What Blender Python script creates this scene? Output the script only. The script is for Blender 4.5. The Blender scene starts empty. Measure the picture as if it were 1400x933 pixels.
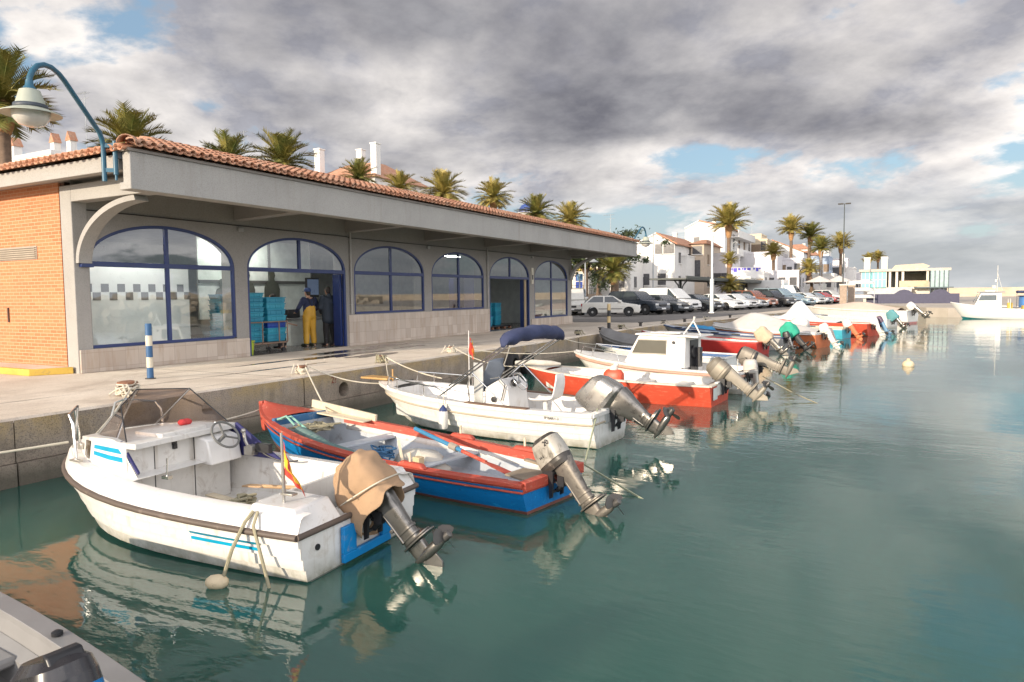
import bpy, math, random
from math import sin, cos, pi, radians, sqrt, hypot, atan2
from mathutils import Vector, Matrix, noise
random.seed(7)
S = bpy.context.scene
COL = S.collection
# ---------------------------------------------------------------- materials
MATS = {}
def nodes(name):
    m = bpy.data.materials.new(name); m.use_nodes = True
    nt = m.node_tree; b = nt.nodes['Principled BSDF']
    return m, nt, b
def N(nt, typ, **kw):
    n = nt.nodes.new(typ)
    for k, v in kw.items():
        if k in n.inputs: n.inputs[k].default_value = v
        else: setattr(n, k, v)
    return n
def mixc(nt, fac, a, b, mode='MIX'):
    n = nt.nodes.new('ShaderNodeMix'); n.data_type = 'RGBA'; n.blend_type = mode
    for sock, v in ((0, fac), (6, a), (7, b)):
        if hasattr(v, 'is_output'): nt.links.new(v, n.inputs[sock])
        elif sock == 0: n.inputs[0].default_value = v
        else: n.inputs[sock].default_value = (*v[:3], 1)
    return n.outputs[2]
def ramp(nt, src, *stops):
    r = nt.nodes.new('ShaderNodeValToRGB'); nt.links.new(src, r.inputs[0])
    el = r.color_ramp.elements
    while len(el) < len(stops): el.new(.5)
    for e, (p, c) in zip(el, stops):
        e.position = p; e.color = (c, c, c, 1) if isinstance(c, (int, float)) else (*c, 1)
    return r.outputs[0]
def objco(nt, scale=(1, 1, 1), space='Object'):
    t = nt.nodes.new('ShaderNodeTexCoord'); mp = nt.nodes.new('ShaderNodeMapping')
    mp.inputs['Scale'].default_value = scale
    nt.links.new(t.outputs[space], mp.inputs['Vector']); return mp.outputs['Vector']
def wpos(nt, scale=(1, 1, 1)):
    t = nt.nodes.new('ShaderNodeNewGeometry'); mp = nt.nodes.new('ShaderNodeMapping')
    mp.inputs['Scale'].default_value = scale
    nt.links.new(t.outputs['Position'], mp.inputs['Vector']); return mp.outputs['Vector']
def tex(nt, co, scale, detail=6, rough=.6, dist=0.):
    n = nt.nodes.new('ShaderNodeTexNoise'); n.inputs['Scale'].default_value = scale
    n.inputs['Detail'].default_value = detail; n.inputs['Roughness'].default_value = rough; n.inputs['Distortion'].default_value = dist
    nt.links.new(co, n.inputs['Vector']); return n.outputs['Fac']
def bump(nt, b, h, strength=.3, dist=.02):
    n = nt.nodes.new('ShaderNodeBump'); n.inputs['Strength'].default_value = strength; n.inputs['Distance'].default_value = dist
    nt.links.new(h, n.inputs['Height']); nt.links.new(n.outputs[0], b.inputs['Normal'])
def mat(name, col, rough=.6, metal=0., var=.15, vs=3., dirt=None, damt=.5, ds=6., bmp=0., bs=40., coat=0., streak=None, wline=None, emit=None, es=1.):
    """paint / plastic / stone with tone variation, optional dirt patches and fine bump"""
    if name in MATS: return MATS[name]
    m, nt, b = nodes(name); co = objco(nt)
    c = mixc(nt, ramp(nt, tex(nt, co, vs), (.3, 0), (.7, 1)), tuple(x*(1-var) for x in col), tuple(min(1, x*(1+var)) for x in col))
    if dirt:
        f = ramp(nt, tex(nt, co, ds, 8, .7, .6), (.45+.2*(1-damt), 0), (.62+.2*(1-damt), 1))
        c = mixc(nt, f, c, dirt)
    if streak:      # rain and rust runs, drawn out downwards
        sv = objco(nt, (7, 7, .55)); f = ramp(nt, tex(nt, sv, 1.6, 6, .65), (.56, 0), (.74, .55)); c = mixc(nt, f, c, streak)
        f2 = ramp(nt, tex(nt, co, 22, 5, .75), (.64, 0), (.70, .5)); c = mixc(nt, f2, c, tuple(x*.7 for x in streak))
    if wline:       # grime above the waterline, object origin lies at water level
        sp = nt.nodes.new('ShaderNodeSeparateXYZ'); nt.links.new(co, sp.inputs[0]); mr = N(nt, 'ShaderNodeMapRange'); nt.links.new(sp.outputs[2], mr.inputs[0])
        mr.inputs[1].default_value = .02; mr.inputs[2].default_value = .20; mr.inputs[3].default_value = 1; mr.inputs[4].default_value = 0
        mm = N(nt, 'ShaderNodeMath', operation='MULTIPLY'); nt.links.new(mr.outputs[0], mm.inputs[0]); nt.links.new(ramp(nt, tex(nt, co, 5, 6, .7), (.3, .25), (.6, .9)), mm.inputs[1]); c = mixc(nt, mm.outputs[0], c, wline)
    nt.links.new(c, b.inputs['Base Color'])
    b.inputs['Roughness'].default_value = rough; b.inputs['Metallic'].default_value = metal
    if coat: b.inputs['Coat Weight'].default_value = coat
    rv = nt.nodes.new('ShaderNodeMapRange'); nt.links.new(tex(nt, co, vs*3), rv.inputs[0])
    rv.inputs[3].default_value = max(0, rough-.12); rv.inputs[4].default_value = min(1, rough+.12); nt.links.new(rv.outputs[0], b.inputs['Roughness'])
    if bmp: bump(nt, b, tex(nt, co, bs, 4), bmp, .01)
    if emit: b.inputs['Emission Color'].default_value = (*emit, 1); b.inputs['Emission Strength'].default_value = es
    MATS[name] = m; return m
def glassmat(name, tint=(.75, .8, .8), refl=.3, trans=.8):
    if name in MATS: return MATS[name]
    m, nt, b = nodes(name); nt.nodes.remove(b); out = nt.nodes['Material Output']
    g = N(nt, 'ShaderNodeBsdfGlossy', Roughness=.015, Color=(.95, .97, 1, 1)); t = N(nt, 'ShaderNodeBsdfTransparent', Color=(*tint, 1))
    lw = N(nt, 'ShaderNodeFresnel', IOR=1.5); ge = nt.nodes.new('ShaderNodeNewGeometry'); io = N(nt, 'ShaderNodeMapRange'); nt.links.new(ge.outputs['Backfacing'], io.inputs[0]); io.inputs[3].default_value = 1.5; io.inputs[4].default_value = 1/1.5; nt.links.new(io.outputs[0], lw.inputs['IOR']); ad = N(nt, 'ShaderNodeMath', operation='MULTIPLY_ADD'); ad.use_clamp = True
    nt.links.new(lw.outputs[0], ad.inputs[0]); ad.inputs[1].default_value = 1.35; ad.inputs[2].default_value = refl
    mx = nt.nodes.new('ShaderNodeMixShader'); nt.links.new(ad.outputs[0], mx.inputs[0]); nt.links.new(t.outputs[0], mx.inputs[1]); nt.links.new(g.outputs[0], mx.inputs[2])
    nt.links.new(mx.outputs[0], out.inputs[0]); MATS[name] = m; return m
# ---------------------------------------------------------------- mesh builder
class MB:
    def __init__(s): s.v = []; s.f = []; s.mi = []; s.M = None
    def add(s, vs, fs, mi=0):
        o = len(s.v)
        s.v += [tuple(s.M @ Vector(p)) if s.M else tuple(p) for p in vs]
        s.f += [tuple(i+o for i in f) for f in fs]; s.mi += [mi]*len(fs); return s
    def box(s, lo, hi, mi=0):
        (a, b, c), (d, e, f) = lo, hi
        return s.add([(a, b, c), (d, b, c), (d, e, c), (a, e, c), (a, b, f), (d, b, f), (d, e, f), (a, e, f)],
                     [(0, 3, 2, 1), (4, 5, 6, 7), (0, 1, 5, 4), (1, 2, 6, 5), (2, 3, 7, 6), (3, 0, 4, 7)], mi)
    def cbox(s, c, sz, mi=0):
        return s.box([c[i]-sz[i]/2 for i in range(3)], [c[i]+sz[i]/2 for i in range(3)], mi)
    def bar(s, p, q, w, h, mi=0, up=(0, 0, 1)):
        p, q = Vector(p), Vector(q); d = (q-p).normalized(); u = Vector(up)
        if abs(d.dot(u)) > .98: u = Vector((1, 0, 0))
        r = d.cross(u).normalized()*w/2; u = r.cross(d).normalized()*h/2
        vs = [x+a*r+b*u for x in (p, q) for a, b in ((-1, -1), (1, -1), (1, 1), (-1, 1))]
        return s.add(vs, [(3, 2, 1, 0), (4, 5, 6, 7), (0, 1, 5, 4), (1, 2, 6, 5), (2, 3, 7, 6), (3, 0, 4, 7)], mi)
    def loft(s, rings, mi=0, closed=True, caps=True, wrap=False):
        n = len(rings[0]); vs = [p for r in rings for p in r]; fs = []; R = len(rings)
        for i in range(R if wrap else R-1):
            for j in range(n if closed else n-1):
                k = (j+1) % n; i2 = (i+1) % R
                fs.append((i*n+j, i*n+k, i2*n+k, i2*n+j))
        if caps and closed and not wrap: fs += [tuple(range(n-1, -1, -1)), tuple(range((R-1)*n, R*n))]
        return s.add(vs, fs, mi)
    def tube(s, pts, r, n=8, mi=0, closed=False, caps=True):
        pts = [Vector(p) for p in pts]; rs = r if isinstance(r, (list, tuple)) else [r]*len(pts); rings = []; L = len(pts)
        u = None
        for i, p in enumerate(pts):
            a = pts[i-1] if (i or closed) else p; b = pts[(i+1) % L] if (i < L-1 or closed) else p
            d = (b-a).normalized()
            if u is None: u = d.orthogonal().normalized()
            else:
                u = u - d*u.dot(d); u = u.normalized() if u.length > 1e-6 else d.orthogonal().normalized()
            w = d.cross(u)
            rings.append([p+(u*cos(t)+w*sin(t))*rs[i] for t in (2*pi*k/n for k in range(n))])
        return s.loft(rings, mi, True, caps, wrap=closed)
    def cyl(s, p, q, r, r2=None, n=12, mi=0): return s.tube([p, q], [r, r if r2 is None else r2], n, mi)
    def lathe(s, prof, c=(0, 0, 0), n=16, mi=0, axis='z', caps=True):
        rings = []
        for r, z in prof:
            ring = []
            for k in range(n):
                t = 2*pi*k/n; a, b = r*cos(t), r*sin(t)
                ring.append({'z': (c[0]+a, c[1]+b, c[2]+z), 'x': (c[0]+z, c[1]+a, c[2]+b), 'y': (c[0]+b, c[1]+z, c[2]+a)}[axis])
            rings.append(ring)
        return s.loft(rings, mi, True, caps)
    def ball(s, c, r, n=12, m=8, mi=0):
        r = r if isinstance(r, (tuple, list)) else (r, r, r)
        rings = [[(c[0]+r[0]*sin(a)*cos(t), c[1]+r[1]*sin(a)*sin(t), c[2]-r[2]*cos(a)) for t in (2*pi*k/n for k in range(n))] for a in (max(.02, pi*i/m) if i < m else pi-.02 for i in range(m+1))]
        return s.loft(rings, mi)
    def prism(s, poly, a, b, axis='y', mi=0):
        def P(u, v, w): return {'y': (u, w, v), 'x': (w, u, v), 'z': (u, v, w)}[axis]
        return s.loft([[P(u, v, a) for u, v in poly], [P(u, v, b) for u, v in poly]], mi)
    def grid(s, rows, mi=0): return s.loft(rows, mi, closed=False, caps=False)
    def build(s, name, m, parent=None, sharp=35, bevel=0, sol=0, sub=0, loc=None):
        me = bpy.data.meshes.new(name); me.from_pydata(s.v, [], s.f)
        ms = m if isinstance(m, (list, tuple)) else [m]
        for x in ms: me.materials.append(x)
        me.polygons.foreach_set('material_index', s.mi)
        import bmesh
        bm = bmesh.new(); bm.from_mesh(me); bmesh.ops.recalc_face_normals(bm, faces=bm.faces); bm.to_mesh(me); bm.free()
        if sharp:
            me.polygons.foreach_set('use_smooth', [True]*len(me.polygons)); me.set_sharp_from_angle(angle=radians(sharp))
        me.update()
        o = bpy.data.objects.new(name, me); COL.objects.link(o)
        if parent: o.parent = parent
        if loc: o.location = loc
        if sol: d = o.modifiers.new('solid', 'SOLIDIFY'); d.thickness = sol; d.offset = 0
        if bevel:
            d = o.modifiers.new('bevel', 'BEVEL'); d.width = bevel; d.segments = 2; d.limit_method = 'ANGLE'; d.angle_limit = radians(40)
        if sub: d = o.modifiers.new('sub', 'SUBSURF'); d.levels = d.render_levels = sub
        return o
def tag(o, label=None, cat=None, group=None, kind=None):
    if label: o['label'] = label
    if cat: o['category'] = cat
    if group: o['group'] = group
    if kind: o['kind'] = kind
    return o
def thing(name, label, cat, loc=(0, 0, 0), rz=0., group=None):
    o = bpy.data.objects.new(name, None); COL.objects.link(o); o.empty_display_size = .2
    o.location = loc; o.rotation_euler = (0, 0, rz); return tag(o, label, cat, group)
KIDS = lambda o: [c for c in bpy.data.objects if c.parent == o]
def copy_tree(o, parent=None):
    c = o.copy(); COL.objects.link(c)
    if parent: c.parent = parent
    for ch in KIDS(o): copy_tree(ch, c)
    return c
def structure(o): return tag(o, kind='structure')
def sag(a, b, d, n=12):
    a, b = Vector(a), Vector(b)
    return [a.lerp(b, i/n)-Vector((0, 0, d*4*(i/n)*(1-i/n))) for i in range(n+1)]
def jit(a): return random.uniform(-a, a)
def text(name, s, m, parent, loc, rot, size, ext=.002, squeeze=1.):
    cu = bpy.data.curves.new(name, 'FONT'); cu.body = s; cu.size = size; cu.extrude = ext; cu.align_x = 'CENTER'; cu.align_y = 'CENTER'
    t = bpy.data.objects.new(name+'_tmp', cu); COL.objects.link(t)
    me = bpy.data.meshes.new_from_object(t.evaluated_get(bpy.context.evaluated_depsgraph_get()))
    bpy.data.objects.remove(t)
    me.materials.clear(); me.materials.append(m)
    o = bpy.data.objects.new(name, me); COL.objects.link(o); o.parent = parent; o.location = loc; o.rotation_euler = rot; o.scale = (squeeze, 1, 1); return o
# ---------------------------------------------------------------- camera, light, sky
CZ = 2.45
cam = bpy.data.cameras.new('camera'); camo = bpy.data.objects.new('camera', cam); COL.objects.link(camo); S.camera = camo
cam.sensor_width = 36; cam.lens = 36*961.5/1400; cam.clip_end = 6000; cam.clip_start = .05
YAW, PITCH, ROLL = .49345, .065665, .010662
F = Vector((-sin(YAW)*cos(PITCH), cos(YAW)*cos(PITCH), -sin(PITCH))); R = Vector((cos(YAW), sin(YAW), 0)); D = F.cross(R)
R2 = cos(ROLL)*R+sin(ROLL)*D; D2 = -sin(ROLL)*R+cos(ROLL)*D
camo.matrix_world = Matrix(((R2.x, -D2.x, -F.x, 0), (R2.y, -D2.y, -F.y, 0), (R2.z, -D2.z, -F.z, CZ), (0, 0, 0, 1)))
SAZ, SEL = radians(19), radians(14.5)          # sun stands low behind the viewer, slightly inland
SD = Vector((-sin(SAZ)*cos(SEL), -cos(SAZ)*cos(SEL), sin(SEL)))
sl = bpy.data.lights.new('sun', 'SUN'); sl.energy = 2.95; sl.angle = radians(.6); sl.color = (1, .85, .66)
so = bpy.data.objects.new('sun', sl); COL.objects.link(so); so.rotation_euler = SD.to_track_quat('Z', 'Y').to_euler()
w = bpy.data.worlds.new('World'); S.world = w; w.use_nodes = True; nt = w.node_tree
bg = nt.nodes['Background']; STR = .1; bg.inputs[1].default_value = STR
sky = nt.nodes.new('ShaderNodeTexSky'); sky.sky_type = 'NISHITA'; sky.sun_disc = False; sky.sun_elevation = SEL; sky.sun_rotation = pi+SAZ
sky.air_density = 1.2; sky.dust_density = 1.5; sky.ozone_density = 2.
tc = nt.nodes.new('ShaderNodeTexCoord'); sep = nt.nodes.new('ShaderNodeSeparateXYZ'); nt.links.new(tc.outputs['Generated'], sep.inputs[0])
def M(op, a, b=None, c=None, clamp=False):
    n = nt.nodes.new('ShaderNodeMath'); n.operation = op; n.use_clamp = clamp
    for i, v in enumerate((a, b, c)):
        if v is None: continue
        if isinstance(v, (int, float)): n.inputs[i].default_value = v
        else: nt.links.new(v, n.inputs[i])
    return n.outputs[0]
zz = M('MAXIMUM', sep.outputs[2], 0.)
den = M('ADD', zz, .25)
cmb = nt.nodes.new('ShaderNodeCombineXYZ'); nt.links.new(M('DIVIDE', sep.outputs[0], den), cmb.inputs[0]); nt.links.new(M('DIVIDE', sep.outputs[1], den), cmb.inputs[1])
def cn(scale, loc, detail, rough, dist, rot=.9, st=(1, 1.6, 1)):
    mp = nt.nodes.new('ShaderNodeMapping'); mp.inputs['Location'].default_value = loc; mp.inputs['Rotation'].default_value = (0, 0, rot); mp.inputs['Scale'].default_value = st
    nt.links.new(cmb.outputs[0], mp.inputs[0]); return tex(nt, mp.outputs[0], scale, detail, rough, dist)
c_big = cn(.75, (1.3, 8.4, 0), 3, .5, .1, st=(1, 1.2, 1))
c_mid = cn(1.9, (0.4, 5.2, 2), 12, .58, .10, st=(1, 1.05, 1))
off = cn(1.9, (0.4+.045, 5.2+.13, 2), 12, .58, .10, st=(1, 1.05, 1))      # towards the sun: lit side of each puff
dens = M('ADD', M('MULTIPLY', c_big, .62), M('MULTIPLY', c_mid, .58))
lit = M('ADD', M('MULTIPLY', M('SUBTRACT', c_mid, off), 4.2), .42, clamp=True)
cover = ramp(nt, dens, (.512, 0), (.556, 1))
thick = ramp(nt, dens, (.545, 0), (.69, 1))
bright = mixc(nt, lit, (.25, .25, .275), (.66, .62, .58))
dark = mixc(nt, lit, (.098, .098, .113), (.225, .222, .232))
ccol = mixc(nt, thick, bright, dark)
ccol = mixc(nt, M('MULTIPLY', ramp(nt, zz, (.16, 0), (.46, 1)), .34), ccol, (.095, .095, .115))
hz = ramp(nt, zz, (.0, 1), (.15, 0))
ccol = mixc(nt, M('MULTIPLY', hz, .6), ccol, (.35, .35, .36))
# cloud brightening behind and right of the view, added to fill the shaded walls
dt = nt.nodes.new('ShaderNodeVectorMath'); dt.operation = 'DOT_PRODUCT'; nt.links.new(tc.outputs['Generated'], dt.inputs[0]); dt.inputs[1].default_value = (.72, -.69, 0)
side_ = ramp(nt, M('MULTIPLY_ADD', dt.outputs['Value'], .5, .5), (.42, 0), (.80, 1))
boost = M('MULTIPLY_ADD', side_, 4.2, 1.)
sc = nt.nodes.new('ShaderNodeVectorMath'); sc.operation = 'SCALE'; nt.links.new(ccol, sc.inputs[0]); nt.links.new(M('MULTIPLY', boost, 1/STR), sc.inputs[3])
blue = mixc(nt, .6, sky.outputs[0], (1.7, 2.5, 3.4))
blue = mixc(nt, M('MULTIPLY', hz, .7), blue, (3.2, 3.5, 3.6))
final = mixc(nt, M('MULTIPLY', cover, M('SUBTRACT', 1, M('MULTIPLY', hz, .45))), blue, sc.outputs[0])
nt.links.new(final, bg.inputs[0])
S.view_settings.view_transform = 'Standard'; S.view_settings.look = 'None'; S.view_settings.gamma = 1; S.view_settings.use_curve_mapping = False
S.view_settings.exposure = .98
S.cycles.max_bounces = 6; S.cycles.transparent_max_bounces = 12; S.cycles.caustics_reflective = False; S.cycles.caustics_refractive = False
# ---------------------------------------------------------------- setting materials
Q = .9
def m_water():
    m, nt, b = nodes('harbour_water'); co = wpos(nt, (1, 1, 1))
    b.inputs['Base Color'].default_value = (.030, .094, .074, 1); b.inputs['Roughness'].default_value = .03; b.inputs['IOR'].default_value = 1.55
    b.subsurface_method = 'BURLEY'; b.inputs['Subsurface Weight'].default_value = 1; b.inputs['Subsurface Radius'].default_value = (.9, 1.5, 1.4); b.inputs['Subsurface Scale'].default_value = 1.1
    def wv(scale, st, d, r, ro=.35):
        mp = nt.nodes.new('ShaderNodeMapping'); mp.inputs['Scale'].default_value = st; mp.inputs['Rotation'].default_value = (0, 0, ro); nt.links.new(co, mp.inputs[0])
        return tex(nt, mp.outputs[0], scale, d, r, .3)
    a = wv(.55, (1, 1.5, 1), 3, .5); c = wv(2.6, (.8, 1.9, 1), 3, .5, .5); d = wv(7.5, (.8, 2., 1), 2, .5, .2)
    patch = ramp(nt, wv(.13, (1, 1.6, 1), 2, .5, .8), (.38, .25), (.62, 1))
    s1 = nt.nodes.new('ShaderNodeMath'); s1.operation = 'MULTIPLY_ADD'; nt.links.new(c, s1.inputs[0]); s1.inputs[1].default_value = .3; 
    s0 = nt.nodes.new('ShaderNodeMath'); s0.operation = 'MULTIPLY'; nt.links.new(a, s0.inputs[0]); s0.inputs[1].default_value = .95; nt.links.new(s0.outputs[0], s1.inputs[2])
    s2 = nt.nodes.new('ShaderNodeMath'); s2.operation = 'MULTIPLY_ADD'; nt.links.new(d, s2.inputs[0]); s2.inputs[1].default_value = .10; nt.links.new(s1.outputs[0], s2.inputs[2])
    s3 = nt.nodes.new('ShaderNodeMath'); s3.operation = 'MULTIPLY'; nt.links.new(s2.outputs[0], s3.inputs[0]); nt.links.new(patch, s3.inputs[1])
    bump(nt, b, s3.outputs[0], 1., .013); return m
def m_concrete(name, c1, c2, stain, vs=1.2, agg=0., yellow=None, streak=False):
    m, nt, b = nodes(name); co = wpos(nt)
    c = mixc(nt, ramp(nt, tex(nt, co, vs, 8, .65), (.32, 0), (.68, 1)), c1, c2)
    c = mixc(nt, ramp(nt, tex(nt, co, vs*.45, 8, .7, 1.), (.52, 0), (.68, .75)), c, stain)
    if streak:
        sv = wpos(nt, (1, 3.2, .35)); c = mixc(nt, ramp(nt, tex(nt, sv, 1.6, 5, .6), (.5, 0), (.75, .6)), c, tuple(x*.45 for x in c1))
        g = nt.nodes.new('ShaderNodeNewGeometry'); sp = nt.nodes.new('ShaderNodeSeparateXYZ'); nt.links.new(g.outputs['Position'], sp.inputs[0])
        mr = nt.nodes.new('ShaderNodeMapRange'); nt.links.new(sp.outputs[2], mr.inputs[0]); mr.inputs[1].default_value = .12; mr.inputs[2].default_value = .32; mr.inputs[3].default_value = 1; mr.inputs[4].default_value = 0
        nz = nt.nodes.new('ShaderNodeMath'); nz.operation = 'MULTIPLY'; nt.links.new(mr.outputs[0], nz.inputs[0]); nz.inputs[1].default_value = .75
        c = mixc(nt, nz.outputs[0], c, (.06, .058, .04))     # weed and damp at the waterline
        mr2 = nt.nodes.new('ShaderNodeMapRange'); nt.links.new(sp.outputs[2], mr2.inputs[0]); mr2.inputs[1].default_value = .52; mr2.inputs[2].default_value = .85
        yl = nt.nodes.new('ShaderNodeMath'); yl.operation = 'MULTIPLY'; nt.links.new(mr2.outputs[0], yl.inputs[0]); nt.links.new(ramp(nt, tex(nt, wpos(nt), 1.4, 6, .7), (.42, 0), (.55, .8)), yl.inputs[1])
        c = mixc(nt, yl.outputs[0], c, (.42, .30, .13))      # lichen under the coping
    sp2 = tex(nt, co, 55, 2, .6)
    c = mixc(nt, ramp(nt, sp2, (.36, .55 if agg else .25), (.52, 0)), c, tuple(x*.35 for x in c1))
    nt.links.new(c, b.inputs['Base Color']); b.inputs['Roughness'].default_value = .85
    bump(nt, b, tex(nt, co, 26, 5, .7), .5 if agg else .3, .02); return m
WATER = m_water()
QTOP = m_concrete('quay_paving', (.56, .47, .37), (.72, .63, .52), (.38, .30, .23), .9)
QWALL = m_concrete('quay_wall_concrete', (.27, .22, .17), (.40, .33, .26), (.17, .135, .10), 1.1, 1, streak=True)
def drip(m, c2, sc=(.4, 3.2, .22), lo=.54, amt=.5):
    nt = m.node_tree; b = nt.nodes['Principled BSDF']; src = b.inputs['Base Color'].links[0].from_socket
    f = ramp(nt, tex(nt, wpos(nt, sc), 1.3, 7, .68), (lo, 0), (.76, amt)); nt.links.new(mixc(nt, f, src, c2), b.inputs['Base Color']); return m
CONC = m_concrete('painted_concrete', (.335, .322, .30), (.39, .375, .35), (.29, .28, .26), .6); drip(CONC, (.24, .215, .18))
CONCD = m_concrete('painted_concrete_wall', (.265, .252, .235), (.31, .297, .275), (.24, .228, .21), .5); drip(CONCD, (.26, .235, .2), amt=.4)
ASPH = m_concrete('asphalt', (.17, .155, .14), (.23, .21, .19), (.12, .11, .10), .5)
PALE = m_concrete('pale_paving', (.42, .37, .31), (.52, .46, .39), (.33, .29, .24), .3)
ROCKW = m_concrete('breakwater_stone', (.42, .35, .26), (.58, .49, .37), (.30, .25, .19), .25)
# ---------------------------------------------------------------- ground and water
structure(MB().add([(-2500, -400, 0), (3500, -400, 0), (3500, 5500, 0), (-2500, 5500, 0)], [(0, 1, 2, 3)]).build('water', WATER, sharp=0))
E0 = -10.1
def EX(y):      # the quay line bends outwards beyond the hall
    P = [(-99, -10.1), (32.5, -10.1), (37, -9.4), (45, -8.3), (60, -6.9), (80, -5.3), (108, -3.2)]
    for (a, xa), (b, xb) in zip(P, P[1:]):
        if a <= y <= b: return xa+(xb-xa)*(y-a)/(b-a)
    return P[-1][1]
q = MB()
# paving slab with a drain hole in its water face; the face is cut in courses
rnd_ = random.Random(4); edge_ = [(-40, .03)]+[(-2+.22*i, .035+.05*rnd_.random()**4+.02*noise.noise(Vector((i*.13, 3, 1)))) for i in range(200)]+[(42.5+i, .03) for i in range(65)]+[(108, .03)]
q.add([(EX(y_)-d_, y_, Q) for y_, d_ in edge_]+[(-11, y_, Q) for y_, d_ in edge_], [(i, i+1, len(edge_)+i+1, len(edge_)+i) for i in range(len(edge_)-1)])
q.add([(EX(y_)-d_, y_, Q) for y_, d_ in edge_]+[(EX(y_)-.012, y_, Q-.035-.4*d_) for y_, d_ in edge_], [(i, i+1, len(edge_)+i+1, len(edge_)+i) for i in range(len(edge_)-1)])
q.add([(-11, -40, Q), (-11, 108, Q), (-420, 108, Q), (-420, -40, Q)], [(0, 1, 2, 3)])
structure(q.build('quay_paving', QTOP, sharp=0))
q = MB()
YS = [-40, -20, -8, -1.3, 2.1, 4.95, 7.6, 10.15, 12.9, 15.6, 18.2, 21, 24, 27, 30, 33, 36, 39, 42, 46, 50, 54, 58, 62, 66, 70, 75, 80, 85, 90, 95, 100, 108]
for a, b in zip(YS, YS[1:]):
    j = random.uniform(0, .025); hole = a < 11.28 < b
    if hole:
        yc, zc, r = 11.28, .5, .155; n = 24
        ring = [(yc+r*cos(2*pi*k/n), zc+r*sin(2*pi*k/n)) for k in range(n)]
        def edge(k):
            t = 2*pi*k/n; dx, dz = cos(t), sin(t); best = 1e9
            for lim, d, c0 in ((a+.006, dx, yc), (b-.006, dx, yc), (.31, dz, zc), (Q-.03, dz, zc)):
                if abs(d) > 1e-6 and (lim-c0)/d > 0: best = min(best, (lim-c0)/d)
            return (yc+dx*best, zc+dz*best)
        out = [edge(k) for k in range(n)]
        for cy_, cz_ in ((a+.006, .31), (b-.006, .31), (a+.006, Q-.03), (b-.006, Q-.03)):
            ang = [abs(((2*pi*k/n-atan2(cz_-zc, cy_-yc)+pi) % (2*pi))-pi) for k in range(n)]; out[ang.index(min(ang))] = (cy_, cz_)
        q.loft([[(E0-j, y, z) for y, z in out], [(E0-j, y, z) for y, z in ring], [(E0-j-.9, y, z) for y, z in ring]], caps=False)
        q.add([(E0-.9-j, yc-.2, zc-.2), (E0-.9-j, yc+.2, zc-.2), (E0-.9-j, yc+.2, zc+.2), (E0-.9-j, yc-.2, zc+.2)], [(0, 1, 2, 3)])
        for yy, zz_ in ((a+.006, .31), (b-.006, .31), (a+.006, Q), (b-.006, Q)): pass
    else:
        q.add([(EX(a)-j, a+.006, .31), (EX(b)-j, b-.006, .31), (EX(b)-j, b-.006, Q-.03), (EX(a)-j, a+.006, Q-.03)], [(0, 1, 2, 3)])
    o_ = .03+random.uniform(0, .02); q.prism([(EX(a)-.6, a+.012), (EX(a)+o_, a+.012), (EX(b)+o_, b-.012), (EX(b)-.6, b-.012)], -1.5, .30, 'z')
q.add([(E0-.08, -40, -1), (E0-.08, 11.05, -1), (E0-.08, 11.05, Q-.01), (E0-.08, -40, Q-.01)], [(0, 1, 2, 3)])
for a, b in zip((11.5, 32.5, 37, 45, 60, 80), (32.5, 37, 45, 60, 80, 108)): q.add([(EX(a)-.08, a, -1), (EX(b)-.08, b, -1), (EX(b)-.08, b, Q-.01), (EX(a)-.08, a, Q-.01)], [(0, 1, 2, 3)])
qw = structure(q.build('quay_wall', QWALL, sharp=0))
RED = mat('red_oxide_paint', (.22, .07, .045), .8)
text('painted_number', '2?', RED, qw, (E0+.006, 10.98, .73), (radians(90), 0, radians(90)), .2, .001)
# kerb line and joints in the paving, wet stains by the fish hall door
structure(MB().add([(-15.0, 36, Q+.004), (-11.6, 36, Q+.004), (-9.7, 46, Q+.004), (-8.4, 60, Q+.004), (-6.8, 80, Q+.004), (-4.9, 108, Q+.004), (-60, 108, Q+.004), (-60, 36, Q+.004)], [tuple(range(8))]).build('car_park_road', ASPH, sharp=0))
j = MB()
for x, wd in ((-10.55, .010), (-11.75, .012), (-13.2, .008)):
    for i in range(160):
        y = -6+i*.28; f_ = lambda t: x+.05*noise.noise(Vector((t*.5, x, 2)))+.012*noise.noise(Vector((t*3, x, 5))); w_ = wd*(.5+noise.noise(Vector((y*.8, x, 9)))*.9)
        if w_ > .002: j.add([(f_(y)-w_, y, Q+.003), (f_(y)+w_, y, Q+.003), (f_(y+.28)+w_, y+.28, Q+.003), (f_(y+.28)-w_, y+.28, Q+.003)], [(0, 1, 2, 3)])
for y in (1.1, 9.9, 18.7, 27.5): j.box((-14.9, y-.007, Q+.001), (E0-.1, y+.007, Q+.0035))
structure(j.build('paving_joint', mat('joint_dark', (.12, .1, .08), .95), sharp=0))
WET = mat('wet_concrete', (.085, .072, .06), .12, var=.3)
wt = MB()
for cx, cy, rx, ry, sd in ((-13.55, 15.4, .35, 1.5, 1), (-12.7, 14.2, .28, 1.6, 2), (-12.0, 14.6, .3, .9, 3), (-13.9, 17.6, .4, .9, 4), (-12.95, 12.1, .10, 1.2, 5), (-12.9, 17.4, .12, .8, 6), (-11.75, 11.0, .05, 1.6, 7)):
    n = 40; pts = []
    for k in range(n):
        t = 2*pi*k/n; rr = 1+.55*noise.noise(Vector((cos(t)*2+sd*9, sin(t)*2, sd)))+.25*noise.noise(Vector((cos(t)*6+sd*5, sin(t)*6, sd)))
        pts.append((cx+rx*rr*cos(t), cy+ry*rr*sin(t), Q+.0045))
    wt.add(pts, [tuple(range(n))])
structure(wt.build('wet_patch', WET, sharp=0))
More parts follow.
